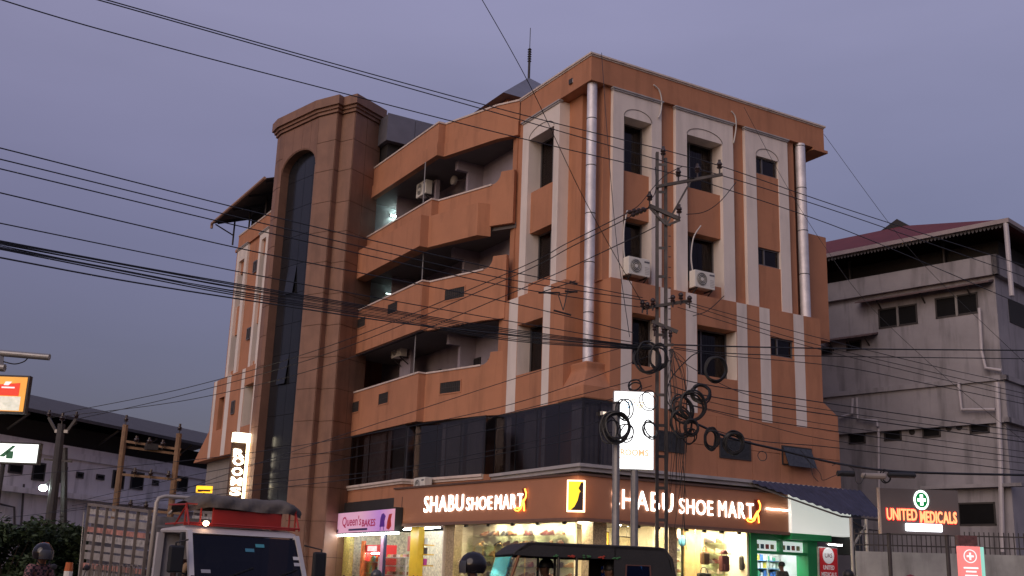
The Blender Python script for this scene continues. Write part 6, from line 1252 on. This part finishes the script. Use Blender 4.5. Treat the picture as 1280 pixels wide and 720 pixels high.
person((P.x-.28*math.cos(left_rz), P.y-.28*math.sin(left_rz), zs), left_rz, 'rider in glossy dark helmet and white shirt left of the auto-rickshaw', 'sit', WHS, DKT, 'helmet', h=(hh-zs)/.865)
rz2 = left_rz+math.pi-.5; P = U(43, 720, 16)+Vector((math.cos(rz2), math.sin(rz2), 0))*.27; scooter((P.x, P.y, 0), rz2, 'scooter ridden by the plaid-shirted rider at the lower left corner', mat('blue scooter paint', (.02, .03, .10), .3))
person((P.x-.28*math.cos(rz2), P.y-.28*math.sin(rz2), zs), rz2, 'rider in black helmet and plaid shirt at the lower left corner', 'sit', plaid(), DKT, 'helmet', h=(U(45, 678, 16).z-zs)/.865)
rz3 = left_rz+.5; P = U(475, 722, 24)+Vector((math.cos(rz3), math.sin(rz3), 0))*.27; scooter((P.x, P.y, 0), rz3, 'scooter ridden past the bakery front', mat('red scooter paint', (.2, .02, .02), .3))
person((P.x-.28*math.cos(rz3), P.y-.28*math.sin(rz3), zs), rz3, 'rider in black and white helmet passing the bakery', 'sit', GRS, DKT, 'helmet', h=(U(475, 712, 24).z-zs)/.865, hz=mat('two-tone helmet', (.08, .08, .08), .2, var=.9, scale=4))
# ------------------------------------------------------------------ pedestrians
P = UX(978, 700, -.38); person((P.x, -.38, .45), math.pi/2, 'customer in a dark patterned shirt standing at the pharmacy counter', 'stand', CAMO, DKT, h=(P.z-.45)/1.79)
P = U(1058, 709, 23); person((P.x, P.y, .0), left_rz+math.pi, 'pedestrian in a white shirt walking below the blue awning', 'stand', WHS, DKT, h=(P.z)/1.79)
P = U(1140, 716, 20); person((P.x, P.y, 0), left_rz+.4, 'pedestrian in a maroon headscarf below the medical sign', 'stand', MAR, DKT, 'scarf', h=P.z/1.78, hz=MAR)
P = U(1171, 718, 20.5); person((P.x, P.y, 0), left_rz, 'dark-haired pedestrian just right of the maroon headscarf', 'stand', GRS, DKT, h=P.z/1.79)
# ------------------------------------------------------------------ auto-rickshaw
P = U(729, 728, 16); AR = thing('auto_rickshaw', (P.x, P.y, 0), 'black canvas-roofed auto-rickshaw passing in front of the shoe shop', 'auto-rickshaw', rz=left_rz+.2); AR.scale = (.93, 1, .98)
CANV = mat('black canvas', (.018, .017, .017), .6, var=.2, scale=5, bump=.15, bscale=30); BODY = mat('black vehicle paint', (.015, .015, .015), .3, var=.05); YEL = mat('yellow vehicle paint', (.55, .33, .02), .35)
W_ = .63; zr = 1.77
outer = [(1.24, 1.60), (1.18, 1.66), (1.02, zr-.01), (.9, zr), (-.95, zr), (-1.05, zr-.02), (-1.17, 1.62), (-1.25, 1.25), (-1.28, .95)]
inner = [(-1.23, .95), (-1.20, 1.25), (-1.12, 1.58), (-1.02, zr-.07), (.95, zr-.06), (1.14, 1.62), (1.20, 1.57)]
m = MB(); m.ext([(x, -W_, z) for x, z in outer+inner], (0, 2*W_, 0)); m.build('canvas_roof', CANV, AR, bevel=.015)
for s in (1, -1):                          # side canvas with a window
    y0 = s*W_-(.02 if s > 0 else 0); 
    m = MB(); 
    for pts in ([(-1.0, zr-.02), (-.27, zr-.02), (-.27, 1.50), (-1.13, 1.50), (-1.10, 1.60)], [(-.27, 1.50), (-.27, .9), (-.44, .9), (-.47, 1.50)], [(-.80, 1.50), (-.84, .9), (-1.26, .9), (-1.22, 1.25), (-1.13, 1.50)], [(-.44, 1.02), (-.44, .9), (-.84, .9), (-.84, 1.02)]):
        m.ext([(x, y0, z) for x, z in pts], (0, .02, 0))
    m.build('side_canvas', CANV, AR)
    m = MB(); m.ext([(x, y0+.006, z) for x, z in ((-.47, 1.5), (-.44, 1.02), (-.84, 1.02), (-.80, 1.5))], (0, .008, 0)); m.build('side_window', glass('blue tinted film', (.05, .17, .50), .1, .06, (.3, .5, 1)), AR)
    m = MB(); e = s*(W_+.004); m.tube([(x, e, z) for x, z in ((-.455, 1.51), (-.43, 1.0), (-.85, 1.0), (-.815, 1.51))], .012, 5, True); m.build('window_trim', mat('brown trim', (.12, .05, .04), .5), AR)
    m = MB(); m.ext([(x, y0, z) for x, z in ((1.22, 1.59), (1.16, 1.645), (1.02, zr-.02), (-.3, zr-.02), (-.3, 1.58), (.95, 1.58))], (0, .02, 0)); m.build('roof_valance', CANV, AR)
    for k in range(5):
        m = MB(); 
        for j in range(6): m.ball((.58-.22*k+random.uniform(-.05, .05), s*(W_+.01), 1.60+random.uniform(-.015, .015)), .02, .012, .012, 6, 4)
        m.build('ornament', mat('red ornament', (.35, .04, .02), .6) if k % 2 else mat('green ornament', (.04, .14, .05), .6), AR)
    m = MB(); m.cyl((1.12, s*.60, 1.62), (1.40, s*.56, .80), .022, seg=8); m.build('windscreen_pillar', mat('wood-brown pillar', (.22, .09, .03), .5), AR)
    for x in (.55, .28): m = MB(); m.cyl((x, s*.60, .4), (x, s*.60, 1.62), .020, seg=8); m.build('side_bar', BODY, AR)
    m = MB(); m.ext([(-1.28, s*W_-(.03 if s > 0 else 0), .35), (.2, s*W_-(.03 if s > 0 else 0), .35), (.25, s*W_-(.03 if s > 0 else 0), .75), (-.25, s*W_-(.03 if s > 0 else 0), .92), (-1.28, s*W_-(.03 if s > 0 else 0), .95)], (0, .03, 0)); m.build('side_panel', YEL, AR)
    m = MB(); m.lathe([(.06, -.05), (.20, -.05), (.205, 0), (.20, .05), (.06, .05)], (-.72, s*.52, .205), 18, 'y'); w2 = m.build('wheel', TYRE, AR); m = MB(); m.lathe([(.001, -.055), (.11, -.055), (.11, .055), (.001, .055)], (-.72, s*.52, .205), 14, 'y'); m.build('rim', GALV, w2)
m = MB(); m.box(-1.28, 1.0, -.6, .6, .30, .36); m.box(-1.28, -1.24, -.62, .62, .36, .95); m.build('floor_pan', BODY, AR)
m = MB(); m.ext([(1.0, -.5, .3), (1.45, -.36, .45), (1.42, -.5, .85), (1.36, -.56, .9), (.95, -.5, .36)], (0, 1.0, 0)); m.build('front_cowl', YEL, AR, bevel=.03)
m = MB(); m.lathe([(.06, -.045), (.20, -.045), (.205, 0), (.20, .045), (.06, .045)], (1.28, 0, .205), 18, 'y'); m.build('wheel', TYRE, AR)
m = MB(); m.ext([(1.385, -.54, .9), (1.40, -.54, .9), (1.20, -.56, 1.56), (1.185, -.56, 1.56)], (0, 1.1, 0)); m.build('windscreen', CLEAR, AR)
m = MB(); m.ext([(1.412, -.53, .97), (1.418, -.53, .97), (1.23, -.55, 1.57), (1.224, -.55, 1.57)], (0, 1.08, 0)); m.build('windscreen_film', glass('teal windscreen film', (.03, .45, .62), .1, .05, (.3, .9, 1)), AR)
m = MB(); m.lathe([(.001, 0), (.08, .0), (.085, .03), (.02, .1)], (1.45, 0, .68), 14, 'x'); m.build('headlight', mat('headlight lens'), AR)
m = MB(); m.box(-.95, -.45, -.56, .56, .36, .72); m.box(-1.08, -.93, -.56, .56, .72, 1.2); m.build('rear_seat', mat('dark seat vinyl', (.03, .012, .012), .5), AR, bevel=.03)
m = MB(); m.box(.10, .50, -.3, .3, .36, .72); m.build('driver_seat', mat('dark seat vinyl'), AR, bevel=.03)
m = MB(); m.box(.06, .08, -.56, .56, .36, 1.02); m.cyl((.07, -.56, 1.02), (.07, .56, 1.02), .02, seg=8); m.cyl((.07, -.58, 1.3), (.07, .58, 1.3), .016, seg=8); m.build('partition', BODY, AR)
m = MB(); m.tube([(1.0, .28, 1.0), (1.05, .1, 1.02), (1.05, -.1, 1.02), (1.0, -.28, 1.0)], .016, 6); m.cyl((1.05, 0, 1.02), (1.2, 0, .4), .025, seg=8); m.build('handlebar', IRON, AR)
Mr = Matrix.Translation((P.x, P.y, 0)) @ Matrix.Rotation(left_rz+.2, 4, 'Z')
q = Mr @ Vector((.42, .0, .76)); person(tuple(q), left_rz+.2, 'driver of the auto-rickshaw seen in dark profile facing left', 'sit', GRS, DKT, h=.95, arms=[((.22, .26, .22), (.50, .25, .26)), ((.22, -.26, .22), (.50, -.25, .26))])
q = Mr @ Vector((-.42, .30, .76)); person(tuple(q), left_rz+.2, 'passenger in a white shirt reaching forward on the rear seat', 'sit', WHS, DKT, h=.94, arms=[((.22, .24, .36), (.44, .16, .42)), ((.2, -.24, .24), (.4, -.2, .2))])
# ------------------------------------------------------------------ small truck
TP = U(310, 716, 16.8); tf = Vector((.09, -.996, 0)).normalized(); trz = math.atan2(tf.y, tf.x)
TR = thing('cargo_truck', (TP.x-tf.x*1.5, TP.y-tf.y*1.5, 0), 'white small truck with slatted cargo body, grey tarpaulin and red roof board', 'truck', rz=trz); TR.scale = (1, 1, .89)
WPT = mat('white truck paint', (.48, .46, .47), .35, var=.06, scale=2, stain=.12); GREYW = mat('grey plastic', (.05, .05, .052), .6)
hw = .91
m = MB(); m.ext([(.02, -hw+.04, 1.98), (.05, -hw+.04, 2.05), (.9, -hw+.06, 2.08), (1.14, -hw+.08, 2.03), (1.24, -hw+.06, 1.95)], (0, 2*hw-.1, 0)); m.build('cab_roof', WPT, TR, bevel=.04)
m = MB(); m.box(0, .06, -hw+.02, hw-.02, .5, 1.98); m.build('cab_back', WPT, TR)
m = MB(); m.ext([(1.45, -hw, .45), (1.66, -hw, .50), (1.68, -hw, .95), (1.60, -hw, 1.25), (1.52, -hw, 1.25), (1.45, -hw, .9)], (0, 2*hw, 0)); m.build('front_panel', WPT, TR, bevel=.04)
for s in (1, -1):
    m = MB(); y = s*hw; m.box(.06, 1.50, min(y, y-.06*s), max(y, y-.06*s), .5, 1.24); d_ = m.build('door', WPT, TR, bevel=.015); m = MB(); m.box(.2, .36, min(y, y+.03*s), max(y, y+.03*s), 1.05, 1.09); m.build('handle', GREYW, d_)
    m = MB(); m.beam((1.57, s*(hw-.04), 1.24), (1.22, s*(hw-.07), 1.98), .07, .09); m.build('windscreen_pillar', WPT, TR)
    m = MB(); m.beam((.08, s*(hw-.04), 1.24), (.08, s*(hw-.05), 1.98), .10, .08); m.build('rear_pillar', WPT, TR)
    m = MB(); m.box(1.02, 1.10, s*(hw-.045)-.03, s*(hw-.045)+.03, 1.24, 1.97); m.build('window_divider', GREYW, TR)
    m = MB(); m.tube([(1.45, s*hw, 1.30), (1.55, s*(hw+.20), 1.36), (1.55, s*(hw+.22), 1.78), (1.40, s*(hw), 1.84)], .015, 6); mr_ = m.build('mirror_arm', BLACK, TR); m = MB(); m.box(1.50, 1.58, s*(hw+.20)-.11, s*(hw+.20)+.11, 1.32, 1.74); m.build('mirror', BLACK, mr_, bevel=.03)
    m = MB(); m.box(1.64, 1.70, s*.62-.14, s*.62+.14, .62, .80); m.build('headlight', mat('headlight lens'), TR, bevel=.02)
m = MB(); m.ext([(1.575, -hw+.07, 1.27), (1.592, -hw+.07, 1.27), (1.262, -hw+.10, 1.93), (1.245, -hw+.10, 1.93)], (0, 2*hw-.15, 0)); m.build('windscreen', glass('dark windscreen', (.16, .16, .17), .05, .035, (.5, .5, .6)), TR)
m = MB(); m.ext([(1.60, -hw+.02, 1.24), (1.61, -hw+.02, 1.29), (1.57, -hw+.02, 1.29)], (0, 2*hw-.04, 0)); m.build('windscreen_seal', BLACK, TR)
for y in (-.35, .35): m = MB(); m.beam((1.60, y, 1.28), (1.52, y+.42, 1.44), .015, .02); m.build('wiper', BLACK, TR)
def wsM(y, z): t_ = Vector((1.262-1.592, 0, .66)).normalized(); x_ = 1.592-(z-1.27)*.5+.006; return face_M((x_, y, z), (0, 1, 0), t_)
for y, z, c in ((.22, 1.80, (.05, .25, .3)), (.05, 1.72, (.05, .2, .28)), (.80, 1.62, (.5, .5, .5)), (.80, 1.52, (.4, .4, .42)), (-.66, 1.36, (.3, .3, .32))):
    m = MB(wsM(y, z)); m.box(-.07, .07, -.03, .03, 0, .002); m.build('sticker', mat('sticker %d' % int(z*100), c, .5), TR)
m = MB(); m.box(.1, 1.5, -.8, .8, .46, .52); m.box(1.2, 1.5, -.8, .8, .9, 1.22); m.build('dashboard', GREYW, TR)
m = MB(); m.tube([(1.12+.06*math.sin(R(20*i)), -.42+.2*math.cos(R(20*i)), 1.22+.17*math.sin(R(20*i))) for i in range(18)], .016, 6, True); m.build('steering_wheel', BLACK, TR)
for y in (-.42, .35): m = MB(); m.box(.25, .75, y-.26, y+.26, .6, .88); m.box(.15, .28, y-.26, y+.26, .88, 1.55); m.build('seat', mat('dark seat vinyl'), TR, bevel=.03)
Mt = Matrix.Translation(TR.location) @ Matrix.Rotation(trz, 4, 'Z') @ Matrix.Diagonal((1, 1, .89, 1)); q = Mt @ Vector((.48, -.42, .92)); person(tuple(q), trz, 'truck driver behind the open side window', 'sit', mat('tan shirt', (.3, .2, .12), .8), DKT, h=.95, arms=[((.2, .26, .22), (.48, .18, .26)), ((.18, -.34, .24), (.42, -.36, .30))])
# roof board, carrier, tarpaulin, lamp
RB = mat('red roof board paint', (.34, .022, .014), .45, var=.12, scale=3)
m = MB(); m.box(1.02, 1.05, -.44, .66, 2.13, 2.36); m.build('roof_board', RB, TR)
def rtube(pts, r=.016): m = MB(); m.tube(pts, r, 6); m.build('carrier_tube', RB, TR)
rtube([(1.03, -.85, 2.10), (1.03, .88, 2.10)]); rtube([(1.03, -.85, 2.43), (1.03, .9, 2.43)]); rtube([(.2, -.84, 2.12), (1.2, -.84, 2.12), (1.2, .9, 2.12), (.2, .9, 2.12)])
for y in (-.85, -.62, -.43, .8, .9): rtube([(1.03, y, 2.08), (1.03, y, 2.44)])
rtube([(1.2, -.84, 2.08), (1.0, -.84, 2.42), (.3, -.84, 2.44)]); rtube([(.6, -.84, 2.10), (1.0, -.84, 2.40)]); rtube([(1.2, .9, 2.08), (1.05, .9, 2.35), (.95, .9, 2.42)])
m = MB(); nx, ny = 14, 40; vs = []
rn = random.Random(5)
for i in range(ny+1):
    v = i/ny; y = -.80+1.82*v; e = min(1, min(v, 1-v)*7)
    for j in range(nx+1):
        a = math.pi*j/nx*1.2-.3; r_ = .30*(.72+.28*e)*(1+.05*math.sin(7*v+2*a)+.035*math.sin(31*v-4*a)+.025*rn.uniform(-1, 1))/(abs(math.cos(a))**3+abs(math.sin(a))**3)**(1/3.)
        vs.append((.62+1.6*r_*math.cos(a), y+.01*rn.uniform(-1, 1), 2.43+.62*r_*math.sin(a)+.02*math.sin(7*v)*e-.08*(1-e)))
m.add(vs, [(i*(nx+1)+j, i*(nx+1)+j+1, (i+1)*(nx+1)+j+1, (i+1)*(nx+1)+j) for i in range(ny) for j in range(nx)])
m.build('tarpaulin', mat('dusty grey tarpaulin', (.11, .095, .085), .9, var=.25, scale=4, bump=.6, bscale=14), TR, True)
m = MB(); m.ball((1.22, -.60, 2.12), .045, .045, .045, 12, 8); m.build('marker_lamp', mat('warm marker bulb', (1, .7, .45), .5, var=0, emit=(1, .62, .36), estr=14), TR, True)
# cargo body
SLAT = [mat('pale plank', (.27, .25, .24), .8, var=.25, scale=5, stain=.3), mat('plank with red print', (.36, .17, .14), .8, var=.6, scale=9, stain=.2), mat('plank with pale print', (.33, .31, .30), .8, var=.5, scale=11, stain=.2)]
STK = mat('worn steel stake', (.20, .17, .15), .6, metal=.3, var=.25, scale=5)
L0, L1 = -.18, -3.5
m = MB(); m.box(L1, L0, -.93, .93, .62, .74); m.build('cargo_bed', STK, TR)
def top(x): return 2.30+(x-L0)*-.075
nr = 10
for s in (1, -1):
    for r_ in range(nr):
        z0 = .80; f0, f1 = r_/nr+.012, (r_+1)/nr-(.03 if r_ % 2 else .012)
        za = lambda f, x: z0+(top(x)-z0)*f
        y = s*.93; m = MB(); m.ext([(L0, y, za(f0, L0)), (L1, y, za(f0, L1)), (L1, y, za(f1, L1)), (L0, y, za(f1, L0))], (0, .025*s, 0)); m.build('plank', SLAT[(1 if r_ in (7, 3) else 2 if r_ % 3 == 0 else 0)], TR)
    for k in range(7):
        x = L0+(L1-L0)*k/6; m = MB(); m.beam((x, s*.975, .6), (x, s*.975, top(x)+.02), .05, .03); m.build('stake', STK, TR)
    m = MB(); m.beam((L0, s*.975, top(L0)+.03), (L1, s*.975, top(L1)+.03), .06, .05); m.build('top_rail', STK, TR)
    for k in range(12):
        x = L0-.25-(abs(L1-L0)-.4)*k/12; z_ = 1.36+.0*k; m = MB(); m.tube([(x-.08, s*1.0, z_-.16), (x-.08, s*1.0, z_)]+[(x-.08*math.cos(R(30*i)), s*1.0, z_+.06*math.sin(R(30*i))) for i in range(1, 6)]+[(x+.08, s*1.0, z_), (x+.08, s*1.0, z_-.16)], .010, 5); m.build('rope_hook', STK, TR)
for r_ in range(8): z_ = .85+r_*.18; m = MB(); m.box(L0-.02, L0, -.9, .9, z_, z_+.15); m.build('plank', SLAT[0], TR); m = MB(); m.box(L1, L1+.02, -.9, .9, z_, z_+.15); m.build('plank', SLAT[0], TR)
m = MB(); m.tube([(-.06, -.93, .7), (-.06, -.93, 2.48), (-.06, -.90, 2.56), (-.06, -.80, 2.60), (-.06, .80, 2.60), (-.06, .90, 2.56), (-.06, .93, 2.48), (-.06, .93, .7)], .035, 10); m.build('headboard_hoop', mat('pale painted tube', (.40, .36, .32), .5, metal=.2, var=.1), TR, True)
m = MB(); m.tube([(-.06, -.72, 2.30), (-.06, -.62, 2.42), (-.06, .62, 2.42), (-.06, .72, 2.30)], .025, 8); m.build('headboard_rail', mat('pale painted tube'), TR, True)
m = MB(); m.box(-3.3, 1.5, -.35, -.27, .42, .56); m.box(-3.3, 1.5, .27, .35, .42, .56); m.build('chassis', BLACK, TR)
for x in (1.05, -2.4):
    for s in (1, -1): m = MB(); m.lathe([(.12, -.10), (.33, -.10), (.35, -.06), (.35, .06), (.33, .10), (.12, .10)], (x, s*.76, .35), 22, 'y'); w2 = m.build('wheel', TYRE, TR); m = MB(); m.lathe([(.001, -.06), (.2, -.06), (.2, .06), (.001, .06)], (x, s*.76, .35), 16, 'y'); m.build('rim', GALV, w2)
m = MB(); m.box(1.66, 1.76, -.9, .9, .40, .58); m.build('bumper', GREYW, TR, bevel=.03)
# orange and white road markers and a thin rod by the hedge
for px, py, d, lb in ((57, 678, 30, 'orange and white road marker right of the black helmet'), (87, 703, 30, 'low orange road marker between rider and truck')):
    P = U(px, py, d); o = thing('road_marker', (P.x, P.y, 0), lb, 'road marker'); m = MB(); m.cyl((0, 0, 0), (0, 0, P.z-.4), .07, seg=10); m.build('post', mat('orange plastic', (.42, .10, .02), .6), o)
    m = MB(); m.cyl((0, 0, P.z-.4), (0, 0, P.z-.22), .11, seg=10); m.build('white_band', WHITEP, o); m = MB(); m.cyl((0, 0, P.z-.22), (0, 0, P.z), .11, .09, seg=10); m.build('cap', mat('orange plastic'), o); m = MB(); m.lathe([(.2, 0), (.2, .05), (.08, .08)], seg=12); m.build('base', BLACK, o)
a, b = U(105, 640, 34), U(100, 720, 34); m = MB(); m.cyl((b.x, b.y, 0), a, .022, .014, seg=6); tag(m.build('thin_rod', GALV), 'thin pale rod standing before the hedge left of the truck', 'rod')
